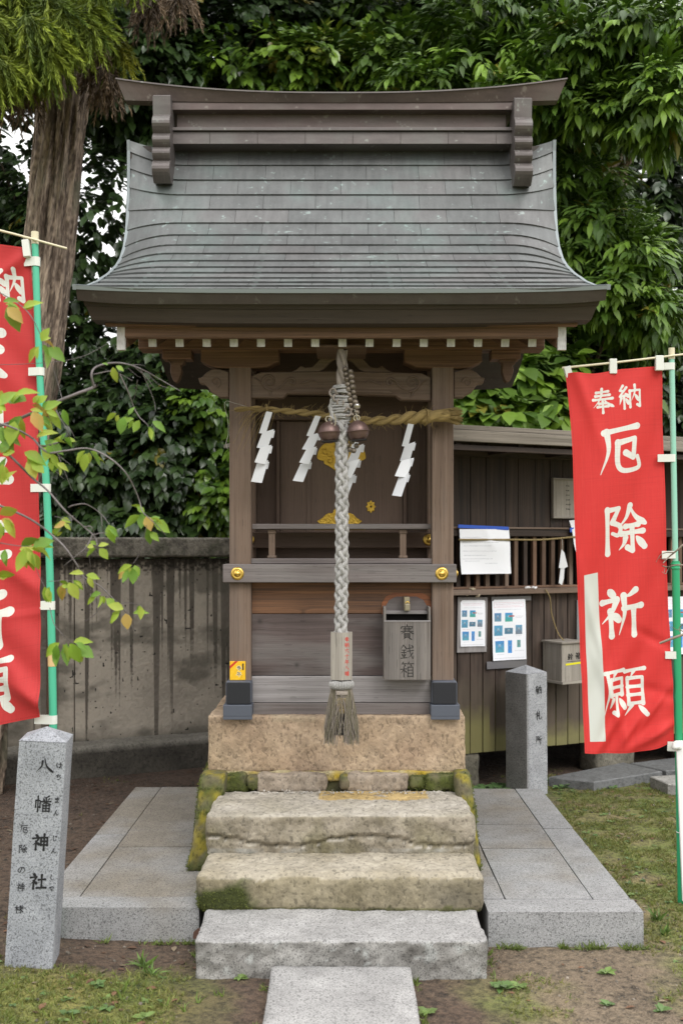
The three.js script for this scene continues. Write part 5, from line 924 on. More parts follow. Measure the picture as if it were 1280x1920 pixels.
{
  const px = 1062, t = onHut('framed_plaque', 'small framed wooden plaque high on the dark hut wall', 'plaque', px, 935, 0.022);
  const w = 64 * mpp(px), h = 75 * mpy(px); part('plaque_board', box(w, h, 0.012, 'y', 0.002), M.bellbox, t);
  for (const [a, b, c, d] of [[w, 0.012, 0, h / 2 - 0.006], [w, 0.012, 0, -h / 2 + 0.006]]) part('frame_strip', box(a, b, 0.02, 'x', 0.002, c, d, 0.012), M.bellbox, t);
  for (const s of [-1, 1]) part('frame_strip', box(0.012, h - 0.026, 0.02, 'y', 0.002, s * (w / 2 - 0.006), 0, 0.012), M.bellbox, t);
  const [g, m] = decal(w * 0.7, h * 0.8, 120, 180, (c) => { const r = rng(4); c.fillStyle = 'rgba(40,34,30,0.7)'; for (let i = 0; i < 6; i++) scribble(c, 42, 20 + i * 26, 16, r, 'rgba(40,34,30,0.75)', 4); }); part('lettering', g, m, t).position.set(0, 0, 0.0085);
}
function posterArt(c, w, h, r, title) {
  c.fillStyle = '#eef0f8'; c.fillRect(0, 0, w, h); const X = (k) => k * w, Y = (k) => k * h;
  if (title) { c.strokeStyle = 'rgba(200,120,140,0.7)'; c.lineWidth = 2; c.strokeRect(X(0.05), Y(0.05), X(0.88), Y(0.075)); }
  scribble(c, X(0.1), Y(0.075), X(0.78), r, 'rgba(150,90,110,0.7)', 2); scribble(c, X(0.12), Y(0.105), X(0.7), r, 'rgba(200,120,140,0.6)', 2); scribble(c, X(0.14), Y(0.165), X(0.7), r, 'rgba(110,120,150,0.6)', 2);
  const pic = (x, y, a, b, col, cross, col2) => { const g = c.createLinearGradient(0, Y(y), 0, Y(y + b)); g.addColorStop(0, col); g.addColorStop(1, col2 ?? col); c.fillStyle = g; c.fillRect(X(x), Y(y), X(a), Y(b)); c.fillStyle = 'rgba(240,245,250,0.35)'; c.beginPath(); c.arc(X(x + a * 0.5), Y(y + b * 0.4), X(a * 0.18), 0, 7); c.fill(); if (cross) { c.strokeStyle = 'rgba(120,60,70,0.75)'; c.lineWidth = 2.5; c.beginPath(); c.moveTo(X(x + a * 0.1), Y(y + b * 0.15)); c.lineTo(X(x + a * 0.9), Y(y + b * 0.85)); c.moveTo(X(x + a * 0.9), Y(y + b * 0.15)); c.lineTo(X(x + a * 0.1), Y(y + b * 0.85)); c.stroke(); } };
  pic(0.06, 0.22, 0.2, 0.14, '#4f86b8', true, '#6b93a8'); pic(0.37, 0.22, 0.22, 0.145, '#3f8fd0', false, '#49a892'); c.fillStyle = '#b0473a'; c.fillRect(X(0.48), Y(0.265), X(0.16), Y(0.02)); scribble(c, X(0.68), Y(0.28), X(0.22), r); scribble(c, X(0.68), Y(0.3), X(0.2), r);
  pic(0.05, 0.425, 0.25, 0.17, '#58a0c8', true, '#4c8fb0'); pic(0.36, 0.47, 0.24, 0.1, '#4a7d98', true); pic(0.68, 0.425, 0.2, 0.155, '#5f9cc0', true, '#77808c'); scribble(c, X(0.1), Y(0.635), X(0.28), r, 'rgba(200,120,140,0.7)'); scribble(c, X(0.7), Y(0.605), X(0.16), r);
  pic(0.08, 0.68, 0.27, 0.19, '#3f86c8', true, '#5aa7b8'); pic(0.46, 0.675, 0.12, 0.21, '#3c8fd8', true); pic(0.73, 0.675, 0.1, 0.12, '#5f9c9c', true); scribble(c, X(0.12), Y(0.905), X(0.2), r); scribble(c, X(0.66), Y(0.85), X(0.26), r); scribble(c, X(0.05), Y(0.965), X(0.88), r);
}
{
  const px = 881, t = onHut('small_poster', 'smaller picture poster on a grey board, left of the other', 'poster', px, 1168, 0.03);
  const w = 46 * mpp(px), h = 86 * mpy(px), r = rng(51); part('backing_board', box(w * 1.2, h * 1.2, 0.012, 'y', 0.002, 0, -0.01, -0.008), M.pale, t);
  part('poster_sheet', sheet2(w, h, 0.005), std({ map: canvas(230, 430, (c, a, b) => posterArt(c, a, b, r, false)), side: THREE.DoubleSide, roughness: 0.55 }), t); t.rotation.z = -0.02;
}
{
  const px = 949, t = onHut('large_poster', 'larger picture poster in a clear sleeve, left of the bell box', 'poster', px, 1180, 0.03);
  const w = 62 * mpp(px), h = 113 * mpy(px), r = rng(52);
  part('poster_sheet', sheet2(w, h, 0.006), std({ map: canvas(310, 560, (c, a, b) => posterArt(c, a, b, r, true)), side: THREE.DoubleSide, roughness: 0.45 }), t);
  M.sleeve = std({ color: rgb(0.16, 0.155, 0.165), roughness: 0.25 });
  part('sleeve_foot', box(w * 1.2, 0.05, 0.003, 'x', 0.001, -w * 0.06, -h / 2 - 0.03, -0.002), M.sleeve, t); part('sleeve_head', box(w * 1.2, 0.03, 0.003, 'x', 0.001, w * 0.08, h / 2 + 0.005, -0.004), M.sleeve, t);
}
{
  const px = 1268, t = onHut('picture_poster', 'picture poster behind the green pole of the right banner', 'poster', px, 1172, 0.03);
  const w = 62 * mpp(px), h = 108 * mpy(px), r = rng(53); part('poster_sheet', sheet2(w, h, 0.006), std({ map: canvas(310, 560, (c, a, b) => posterArt(c, a, b, r, true)), side: THREE.DoubleSide, roughness: 0.5 }), t);
  const o = onHut('grey_board', 'plain grey board partly hidden by the red right banner', 'board', 1104, 1182, 0.025); part('board_sheet', box(56 * mpp(1104), 116 * mpy(1104), 0.012, 'y', 0.002), M.slate2 ?? (M.slate2 = std({ color: rgb(0.2, 0.205, 0.21), roughness: 0.6 })), o);
}
{ // bell box
  const px = 1032, py = 1236, w = 0.215, h = 0.25, t = onHut('bell_box', 'pale wooden collection box with two characters on the hut wall', 'box', 1038, py, 0.12);
  t.rotation.y = R(30);
  part('front_board', box(w, h, 0.012, 'y', 0.002, 0, 0, 0.085), M.bellbox, t); for (const s of [-1, 1]) part('side_board', box(0.012, h, 0.17, 'y', 0.002, s * (w / 2 - 0.006), 0, -0.008), M.bellbox, t);
  part('lid', box(w + 0.02, 0.012, 0.21, 'x', 0.002, 0, h / 2 + 0.008, 0), M.bellbox, t); part('base_board', box(w + 0.02, 0.018, 0.21, 'x', 0.002, 0, -h / 2 - 0.008, 0.005), M.bellbox, t); part('back_board', box(w, h, 0.01, 'y', 0.002, 0, 0, -0.095), M.bellbox, t);
  const [g, m] = decal(w * 0.95, h * 0.6, 300, 220, (c) => { c.fillStyle = 'rgba(25,22,20,0.92)'; glyph(c, '鈴', 66, 40, 62, 8); glyph(c, '箱', 168, 36, 62, 8); c.fillRect(52, 116, 190, 4); c.fillStyle = '#d8d020'; c.save(); c.rotate(-0.05); c.fillRect(34, 138, 222, 20); c.restore(); }); part('lettering', g, m, t).position.set(0, 0.012, 0.0925);
}
{ // strings and folded papers on the hut window
  const P = (a, b, z = 0.09) => new THREE.Vector3(...hutAt(hutX(a), hutH(a, b), z));
  single('hut_string', tube([P(846, 1012), P(940, 1012), P(1000, 1012), P(1060, 1007), P(1110, 1003)], 0.0065, 30, 6), M.hemp, 'thin straw string stretched across the hut window', 'string');
  single('box_string', tube([P(1008, 1104, 0.085), P(1014, 1118, 0.095), P(1022, 1150, 0.07), P(1032, 1188, 0.09), P(1036, 1198, 0.12)], 0.0045, 24, 6), M.hemp, 'thin straw string falling from the window sill to the bell box', 'string');
  const t = thing('folded_paper_charm', 'twisted white paper charm hanging in the hut window', 'paper charm'); const q = (l, z) => ext(l.map(([a, b]) => { return [(a - 1036) * mpp(1036), -(b - 1060) * mpy(1036)]; }).reverse(), 0.001, 0).translate(0, 0, z);
  t.position.set(...hutAt(hutX(1036), hutH(1036, 1060), 0.1)); t.rotation.y = TURN + 0.2;
  part('paper_fold', q([[1034, 1030], [1040, 1035], [1048, 1062], [1038, 1066], [1028, 1064]], 0.004), M.paper, t); part('paper_fold', q([[1033, 1064], [1042, 1062], [1040, 1085], [1036, 1096], [1029, 1092]], 0.0), M.paper, t); part('paper_thread', tube([new THREE.Vector3(0, 0.18, 0), new THREE.Vector3(0.002, 0.13, 0.004), new THREE.Vector3(0.001, 0.1, 0.003)], 0.0025, 6, 5), M.cord, t);
  const bits = [[978, 1101], [991, 1101], [876, 1104], [868, 1112], [886, 1114]]; bits.forEach(([a, b], i) => { const g = stone(0.04, 0.012, 0.03, { seg: 0.006, r: 0.005, amp: 0.006, freq: 40, seed: 200 + i, tint: () => (i < 2 ? [0.75, 0.74, 0.76] : [0.4, 0.34, 0.24]) }); const o = single('paper_scrap', g, M.scrap ?? (M.scrap = std({ vertexColors: true, roughness: 0.9 })), ['left white paper scrap on the hut window sill', 'right white paper scrap on the hut window sill', 'tan paper twist on the left end of the sill', 'tan straw bit hanging over the sill above the small poster', 'tan straw bit right of the one above the small poster'][i], 'scrap'); o.position.copy(P(a, b, 0.06)); o.rotation.set(0, i, i > 2 ? -0.9 : 0.1); });
}
{ // dark flat stones along the hut
  M.flag = std({ map: rough.map, bumpMap: rough.bump, bumpScale: 0.002, color: rgb(0.17, 0.175, 0.18), roughness: 0.7 });
  const poly = (l, h) => { const p = l.map(([a, b]) => { const d = (EYE - h) * FOCAL / (b - HORIZON); return [ux(a, d), -d]; }); const s = new THREE.Shape(p.map(([a, b]) => new THREE.Vector2(a, -b))); const g = new THREE.ExtrudeGeometry(s, { depth: 0.1, bevelEnabled: true, bevelSize: 0.006, bevelThickness: 0.006, bevelSegments: 1 }); g.rotateX(-Math.PI / 2); return meters(g.translate(0, h - 0.105, 0), 'x'); };
  single('flat_stone', poly([[1030, 1457], [1112, 1466], [1238, 1446], [1168, 1430]], 0.05), M.flag, 'long dark flat stone in the grass left of the right pole', 'paving stone');
  single('flat_stone', poly([[1182, 1431], [1248, 1445], [1320, 1440], [1290, 1418]], 0.05), M.flag, 'dark flat stone farther back along the hut behind the right pole', 'paving stone');
  single('flat_stone', poly([[1220, 1456], [1252, 1470], [1330, 1474], [1310, 1450]], 0.06), std({ map: rough.map, bumpMap: rough.bump, bumpScale: 0.003, color: rgb(0.36, 0.35, 0.33), roughness: 0.85 }), 'paler rough flat stone beside the foot of the right pole', 'paving stone');
}

// ---------------------------------------------------------------- vegetation
function leafGeo(w = 0.5, fold = 0.12, droop = 0.18, rows = [[0, 0.03], [0.18, 0.62], [0.42, 1], [0.7, 0.72], [0.88, 0.3], [1, 0]]) { // length 1 along y, half width w / 2
  const pos = [], idx = [];
  rows.forEach(([y, k]) => { const z = -droop * y * y; pos.push((-k * w) / 2, y, z + fold * k * w, 0, y, z, (k * w) / 2, y, z + fold * k * w); });
  for (let i = 0; i + 1 < rows.length; i++) { const a = i * 3, b = a + 3; idx.push(a, a + 1, b, b, a + 1, b + 1, a + 1, a + 2, b + 1, b + 1, a + 2, b + 2); }
  const g = new THREE.BufferGeometry(); g.setAttribute('position', new THREE.Float32BufferAttribute(pos, 3)); g.setIndex(idx); g.computeVertexNormals(); return g;
}
const SIMPLE = [[0, 0.05], [0.3, 0.9], [0.62, 0.85], [1, 0]];
const leafMat = (o) => new THREE.MeshPhysicalMaterial({ color: 0xffffff, side: THREE.DoubleSide, roughness: 0.45, transmission: 0.3, thickness: 0, ...o });
const _x = new THREE.Vector3(), _y = new THREE.Vector3(), _z = new THREE.Vector3();
function leafMatrix(p, dir, up, s, sw = 1) { _y.copy(dir).normalize(); _x.crossVectors(_y, up); if (_x.lengthSq() < 1e-6) _x.set(1, 0, 0); _x.normalize(); _z.crossVectors(_x, _y).normalize(); return new THREE.Matrix4().makeBasis(_x.clone().multiplyScalar(s * sw), _y.clone().multiplyScalar(s), _z.clone().multiplyScalar(s)).setPosition(p); }
const rv = (r) => { let v; do v = new THREE.Vector3(r() * 2 - 1, r() * 2 - 1, r() * 2 - 1); while (v.lengthSq() > 1 || v.lengthSq() < 0.01); return v; };
// leaves in sprigs through the volume of a few clumps. clump: [x, h, d, rx, rh, rd, sprigs, colour pair]
function foliage(clumps, { seed, leaf, spread = 0.12, per = 6, droop = 0.5, skip, inner = 0.35, vary = 0.35 }) {
  const r = rng(seed), ms = [], cs = [];
  for (const [x, h, d, rx, rh, rd, n, pair] of clumps) {
    for (let i = 0; i < n; i++) {
      const o = rv(r).normalize(), q = Math.cbrt(lerp(inner * inner * inner, 1, r())) * (0.82 + 0.36 * (0.5 + 0.5 * fbm3(o.x * 2.2 + x * 3 + seed, o.y * 2.2 + h, o.z * 2.2, 3) * 2));
      const p = V(x, h, d).add(new THREE.Vector3(o.x * rx * q, o.y * rh * q, o.z * rd * q));
      if (skip && skip(p.x, p.y, -p.z, r)) continue;
      const ax = o.clone().multiplyScalar(0.8).add(rv(r).multiplyScalar(0.8)); ax.y -= droop * 0.6; ax.normalize();
      const side = new THREE.Vector3().crossVectors(ax, new THREE.Vector3(0, 1, 0)).normalize(), tone = 1 - vary / 2 + vary * r(), young = r();
      const c = rgb(...mix(pair[0], pair[1], Math.pow(young, 1.6))).multiplyScalar(tone); if (r() < 0.015) c.lerp(rgb(0.3, 0.24, 0.03), 0.7);
      for (let j = 0; j < per; j++) {
        const k = j / (per - 1), s = j % 2 ? 1 : -1, dir = ax.clone().multiplyScalar(0.75 + 0.5 * k).addScaledVector(side, s * (0.95 - 0.6 * k)).add(rv(r).multiplyScalar(0.3)); dir.y -= droop * (0.3 + 0.5 * r());
        const up = new THREE.Vector3(o.x * 0.4, 1, o.z * 0.4 + 0.25).add(rv(r).multiplyScalar(0.5)), b = p.clone().addScaledVector(ax, spread * (k - 0.3)).add(rv(r).multiplyScalar(spread * 0.15));
        ms.push(leafMatrix(b, dir, up, leaf * (0.65 + 0.6 * r()))); const v = 0.85 + 0.3 * r(); cs.push(c.clone().multiplyScalar(v));
      }
    }
  }
  return [ms, cs];
}
function crown(t, clumps, o, mat, geo) { const [ms, cs] = foliage(clumps, o); const c = instanced('crown', geo, mat, ms, t, cs); c.userData.kind = 'stuff'; return c; }
const barkT = tex(512, 1024, (u, v) => { const w = tf(u, v, 6, 3, 2, 161) * 0.06, a = tf(u + w, v, 24, 8, 4, 163), b = tf(u + w * 2, v, 80, 40, 2, 165), c = tf(u, v, 5, 4, 3, 167), k = clamp((a - 0.32) * 2.2, 0, 1); let q = mix([0.09, 0.064, 0.048], [0.46, 0.36, 0.275], clamp(k * 0.75 + (b - 0.5) * 0.9, 0, 1)); q = mix(q, [0.12, 0.13, 0.085], clamp((c - 0.55) * 5, 0, 1) * 0.5); return [...q, k * 0.7 + b * 0.3]; }, 0.5, 1.2);
M.bark = std({ map: barkT.map, bumpMap: barkT.bump, bumpScale: 0.012, roughness: 0.95 });
M.barkDark = std({ map: barkT.map, bumpMap: barkT.bump, bumpScale: 0.008, color: rgb(0.25, 0.25, 0.21), roughness: 0.95 });
function trunkGeo(points, r0, r1, seed, ridge = 0.012, seg = 160, rad = 56) {
  const c = new THREE.CatmullRomCurve3(points), g = new THREE.TubeGeometry(c, seg, 1, rad, false), p = g.attributes.position, q = new THREE.Vector3(), ctr = new THREE.Vector3(), L = c.getLength();
  for (let i = 0; i <= seg; i++) { c.getPointAt(i / seg, ctr); for (let j = 0; j <= rad; j++) { const n = i * (rad + 1) + j, a = ((j % rad) / rad) * Math.PI * 2; q.fromBufferAttribute(p, n).sub(ctr); const y = (i / seg) * L, b = Math.abs(n3(Math.cos(a) * 6 + seed, y * 1.1, Math.sin(a) * 6)) * 1.6, e = n3(Math.cos(a) * 14 + seed, y * 2.4, Math.sin(a) * 14); const f = Math.abs(n3(Math.cos(a) * 15 + seed, y * 0.8, Math.sin(a) * 15 + 7)), k = lerp(r0, r1, i / seg) + ridge * (b - 0.4 + 0.4 * e - 0.9 * Math.exp(-f * 14) * (0.5 + 0.5 * Math.sign(n3(y * 3, a * 4, seed) + 0.25))); q.multiplyScalar(k).add(ctr); p.setXYZ(n, q.x, q.y, q.z); } }
  g.computeVertexNormals(); const uv = g.attributes.uv; for (let i = 0; i < uv.count; i++) uv.setXY(i, uv.getY(i) * 2 * Math.PI * r0, uv.getX(i) * L); return g;
}

const GLOSS = leafMat({ roughness: 0.32, transmission: 0.12, specularIntensity: 0.9 }), SOFT = leafMat({ roughness: 0.45, transmission: 0.36, specularIntensity: 0.6 }), MATTE = leafMat({ roughness: 0.6, transmission: 0.2 });
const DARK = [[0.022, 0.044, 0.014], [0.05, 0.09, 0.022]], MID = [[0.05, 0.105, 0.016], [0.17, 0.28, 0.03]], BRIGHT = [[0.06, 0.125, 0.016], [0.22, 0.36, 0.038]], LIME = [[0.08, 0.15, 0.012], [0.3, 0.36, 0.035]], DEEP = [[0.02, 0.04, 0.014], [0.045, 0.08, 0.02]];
const ovate = leafGeo(0.56, 0.1, 0.15, SIMPLE), lance = leafGeo(0.34, 0.12, 0.3), broad = leafGeo(0.62, 0.1, 0.22);
// the sky shows through in ragged holes left of the roof
const gapL = (x, h, d) => { const a = x / d, e = (h - EYE) / d; const g1 = Math.hypot((a + 0.235) / 0.05, (e - 0.315) / 0.075), g2 = Math.hypot((a + 0.222) / 0.06, (e - 0.2) / 0.07), g3 = Math.hypot((a + 0.1) / 0.035, (e - 0.465) / 0.04), g4 = Math.hypot((a + 0.145) / 0.035, (e - 0.2) / 0.04), g5 = Math.hypot((a + 0.3) / 0.03, (e - 0.38) / 0.05); return Math.min(g1, g2, g3, g4, g5); };
const thin = (lo) => (x, h, d, r) => { const g = gapL(x, h, d) + 0.45 * fbm3(x * 3, h * 3, d * 1.2, 3); return g < 1 && r() > lo; };
{ // far wood that closes the view
  const cl = []; const r = rng(301);
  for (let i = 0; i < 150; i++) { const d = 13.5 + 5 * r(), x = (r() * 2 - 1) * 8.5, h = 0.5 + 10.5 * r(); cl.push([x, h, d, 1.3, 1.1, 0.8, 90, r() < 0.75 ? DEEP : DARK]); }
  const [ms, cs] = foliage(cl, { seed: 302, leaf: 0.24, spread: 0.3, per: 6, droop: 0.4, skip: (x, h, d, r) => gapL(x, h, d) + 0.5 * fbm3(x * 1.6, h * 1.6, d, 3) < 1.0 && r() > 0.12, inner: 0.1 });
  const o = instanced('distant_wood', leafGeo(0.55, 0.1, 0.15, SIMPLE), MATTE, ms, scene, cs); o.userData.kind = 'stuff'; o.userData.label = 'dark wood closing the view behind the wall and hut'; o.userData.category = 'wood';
}
function tree(name, label, trunkPts, r0, r1, limbs, clumps, o, mat, geo, bark = M.barkDark, group) {
  const t = thing(name, label, 'tree', [0, 0, 0], 0, group);
  part('trunk', trunkGeo(trunkPts, r0, r1, o.seed, 0.008, 60, 24), bark, t);
  limbs.forEach((l, i) => part('limb', tube(l, r0 * 0.35, 16, 7, 0.25), bark, t));
  crown(t, clumps, o, mat, geo); return t;
}
const B = (px, py, d, rx, ry, rd, n, c) => [ux(px, d), vy(py, d), d, (rx * d) / FOCAL, (ry * d) / FOCAL, rd, n, c];   // a clump sized in the photograph's pixels
tree('evergreen_tree', 'dark glossy evergreen tree between the cedar trunk and the shrine roof',
  [V(-2.3, 0, 9.6), V(-2.25, 1.6, 9.6), V(-2.0, 3.2, 9.7), V(-1.9, 5.2, 9.8)], 0.1, 0.05, [[V(-2.2, 2, 9.6), V(-1.5, 3.2, 9.4), V(-0.9, 4.2, 9.3)], [V(-2.05, 3, 9.7), V(-2.7, 4.2, 9.6), V(-3.2, 5.4, 9.5)], [V(-1.95, 4.3, 9.75), V(-1.2, 5.4, 9.4), V(-0.6, 6.2, 9.2)]],
  [B(250, 120, 9.4, 170, 150, 0.8, 1500, DARK), B(160, 420, 9.6, 130, 190, 0.7, 900, DARK), B(90, 640, 9.8, 130, 120, 0.7, 800, DARK), B(420, 90, 9.6, 140, 120, 0.7, 1200, DARK), B(230, 640, 9.8, 130, 110, 0.6, 600, DARK), B(330, 680, 9.6, 120, 90, 0.6, 500, DARK), B(20, 280, 9.8, 120, 260, 0.7, 900, DARK), B(500, 130, 9.2, 150, 60, 0.5, 500, MID), [-2.6, 7.6, 8.8, 2.4, 0.7, 1.8, 1300, DARK], [0.4, 8.0, 9.2, 2.2, 0.7, 1.8, 1100, DARK], [-4.0, 5.5, 8.6, 1.0, 1.6, 1.4, 700, DARK]],  // last three clumps: unseen canopy added overhead to shade the growth below
  { seed: 311, leaf: 0.105, spread: 0.14, per: 6, droop: 0.6, skip: thin(0.36), inner: 0.2 }, GLOSS, ovate);
tree('evergreen_shrub', 'dark broad leaved evergreen growing behind the concrete wall',
  [V(-1.6, 0, 9.2), V(-1.55, 0.9, 9.2), V(-1.5, 1.8, 9.2)], 0.06, 0.03, [[V(-1.55, 1, 9.2), V(-1.1, 1.8, 9.0), V(-0.9, 2.4, 9.0)]],
  [B(190, 880, 9.3, 150, 140, 0.5, 850, DARK), B(330, 850, 9.2, 110, 150, 0.5, 700, DARK), B(60, 900, 9.4, 130, 130, 0.5, 500, DARK), B(390, 760, 9.1, 75, 70, 0.4, 260, MID), B(410, 930, 9.0, 70, 90, 0.3, 240, MID), B(470, 880, 9.2, 80, 130, 0.4, 260, MID), B(260, 980, 9.1, 200, 40, 0.3, 380, DARK), B(250, 760, 9.5, 140, 80, 0.5, 400, DEEP)],
  { seed: 321, leaf: 0.1, spread: 0.13, per: 6, droop: 0.7, skip: (x, h, d, r) => x / d > -0.07 && h < 1.6, inner: 0.3 }, GLOSS, broad);
tree('leafy_tree', 'tree with yellowish green leaves showing above the middle of the roof ridge',
  [V(-0.02, 0, 10.6), V(-0.05, 3, 10.6), V(0.0, 5.2, 10.5), V(-0.05, 8.2, 10.5)], 0.2, 0.13, [[V(0, 5.2, 10.5), V(0.7, 6.2, 10.2), V(1.4, 6.6, 10)], [V(0, 5.4, 10.5), V(-0.8, 6.0, 10.1), V(-1.4, 6.2, 10)]],
  [B(600, 140, 9.4, 110, 50, 0.5, 340, LIME), B(690, 60, 9.8, 130, 80, 0.6, 420, MID), B(520, 40, 9.8, 140, 70, 0.6, 420, DARK), B(740, 130, 9.2, 110, 70, 0.5, 360, MID), B(850, 60, 9.8, 140, 120, 0.6, 500, DARK), B(600, 20, 10.6, 200, 90, 0.6, 400, DARK)],
  { seed: 331, leaf: 0.11, spread: 0.14, per: 6, droop: 0.5, inner: 0.25 }, SOFT, ovate);
tree('broadleaf_tree', 'large tree with long bright green leaves right of the shrine roof',
  [V(2.05, 0, 9.3), V(2.1, 2, 9.3), V(2.2, 3.8, 9.35), V(2.35, 6.5, 9.4)], 0.14, 0.09,
  [[V(2.1, 2.6, 9.3), V(2.3, 3.2, 9.3), V(2.5, 4.6, 9.4)], [V(2.2, 3.9, 9.3), V(1.6, 5.2, 8.8), V(1.0, 6.0, 8.4)], [V(2.25, 4.6, 9.3), V(2.9, 5.6, 8.7), V(3.3, 6.3, 8.3)], [V(2.1, 2.2, 9.3), V(2.0, 2.8, 8.8), V(2.1, 3.3, 8.4)]],
  [B(930, 120, 8.3, 120, 45, 0.4, 150, BRIGHT), B(1000, 190, 8.0, 110, 40, 0.35, 150, BRIGHT), B(1090, 100, 7.9, 110, 55, 0.4, 190, BRIGHT), B(1200, 70, 7.7, 100, 65, 0.4, 220, BRIGHT), B(1235, 190, 7.5, 70, 80, 0.35, 190, BRIGHT), B(1140, 200, 7.8, 90, 45, 0.3, 130, BRIGHT), B(800, 165, 8.4, 90, 35, 0.4, 110, BRIGHT), B(900, 40, 8.4, 110, 40, 0.4, 130, MID), B(1040, 20, 8.4, 120, 50, 0.4, 170, MID), B(960, 130, 8.9, 210, 140, 0.3, 480, MID), B(1160, 120, 8.7, 150, 150, 0.3, 450, MID), B(1030, 290, 8.5, 80, 60, 0.4, 130, MID), B(1080, 350, 8.3, 80, 40, 0.3, 90, MID), B(1040, 320, 8.9, 120, 110, 0.3, 240, MID), B(1120, 420, 8.1, 80, 38, 0.3, 110, BRIGHT), B(1080, 480, 8.2, 55, 45, 0.3, 90, BRIGHT), B(1180, 480, 8.0, 80, 40, 0.3, 110, BRIGHT), B(1150, 545, 8.0, 70, 40, 0.3, 110, BRIGHT), B(1225, 580, 8.0, 70, 50, 0.3, 110, BRIGHT), B(1130, 490, 8.7, 120, 120, 0.3, 300, MID), B(1210, 620, 8.5, 90, 60, 0.3, 130, MID), B(1075, 560, 8.6, 60, 80, 0.3, 120, MID)],
  { seed: 341, leaf: 0.115, spread: 0.16, per: 9, droop: 0.35, inner: 0.2, vary: 0.6 }, SOFT, lance, M.bark);
tree('leafy_shrub', 'bright green broad leaved shrub rising above the hut roof',
  [V(1.5, 0, 9.4), V(1.5, 1.5, 9.4), V(1.45, 2.7, 9.1)], 0.05, 0.03, [[V(1.5, 2, 9.3), V(1.25, 2.6, 8.8), V(1.1, 2.9, 8.2)], [V(1.48, 2.2, 9.3), V(1.7, 2.7, 8.8), V(1.75, 2.95, 8.3)]],
  [B(950, 735, 8.2, 90, 65, 0.3, 230, BRIGHT), B(895, 770, 8.0, 60, 45, 0.25, 120, BRIGHT), B(1030, 715, 8.3, 75, 60, 0.3, 200, BRIGHT), B(1040, 780, 8.0, 65, 35, 0.25, 110, BRIGHT), B(960, 790, 7.9, 80, 25, 0.2, 100, BRIGHT), B(990, 665, 8.5, 80, 35, 0.3, 110, BRIGHT), B(1000, 720, 8.8, 150, 90, 0.3, 260, DARK), B(1130, 700, 9.2, 80, 60, 0.35, 160, MID)],
  { seed: 351, leaf: 0.155, spread: 0.17, per: 6, droop: 0.7, inner: 0.3 }, SOFT, broad);
tree('shaded_tree', 'dark tree in the shade at the far right behind the banner',
  [V(3.2, 0, 10.8), V(3.15, 2.5, 10.8), V(3.3, 5.5, 10.8)], 0.11, 0.07, [[V(3.15, 2.6, 10.8), V(2.8, 3.8, 10.6), V(2.5, 4.4, 10.4)]],
  [B(1200, 380, 10.6, 130, 150, 0.6, 600, DARK), B(1240, 740, 10.2, 110, 110, 0.6, 420, DARK), B(1000, 480, 11, 130, 160, 0.6, 500, DEEP), B(1120, 640, 10.8, 130, 70, 0.6, 300, DARK), B(930, 330, 10.6, 120, 150, 0.6, 450, DARK)],
  { seed: 361, leaf: 0.12, spread: 0.15, per: 6, droop: 0.6, inner: 0.2 }, GLOSS, ovate);
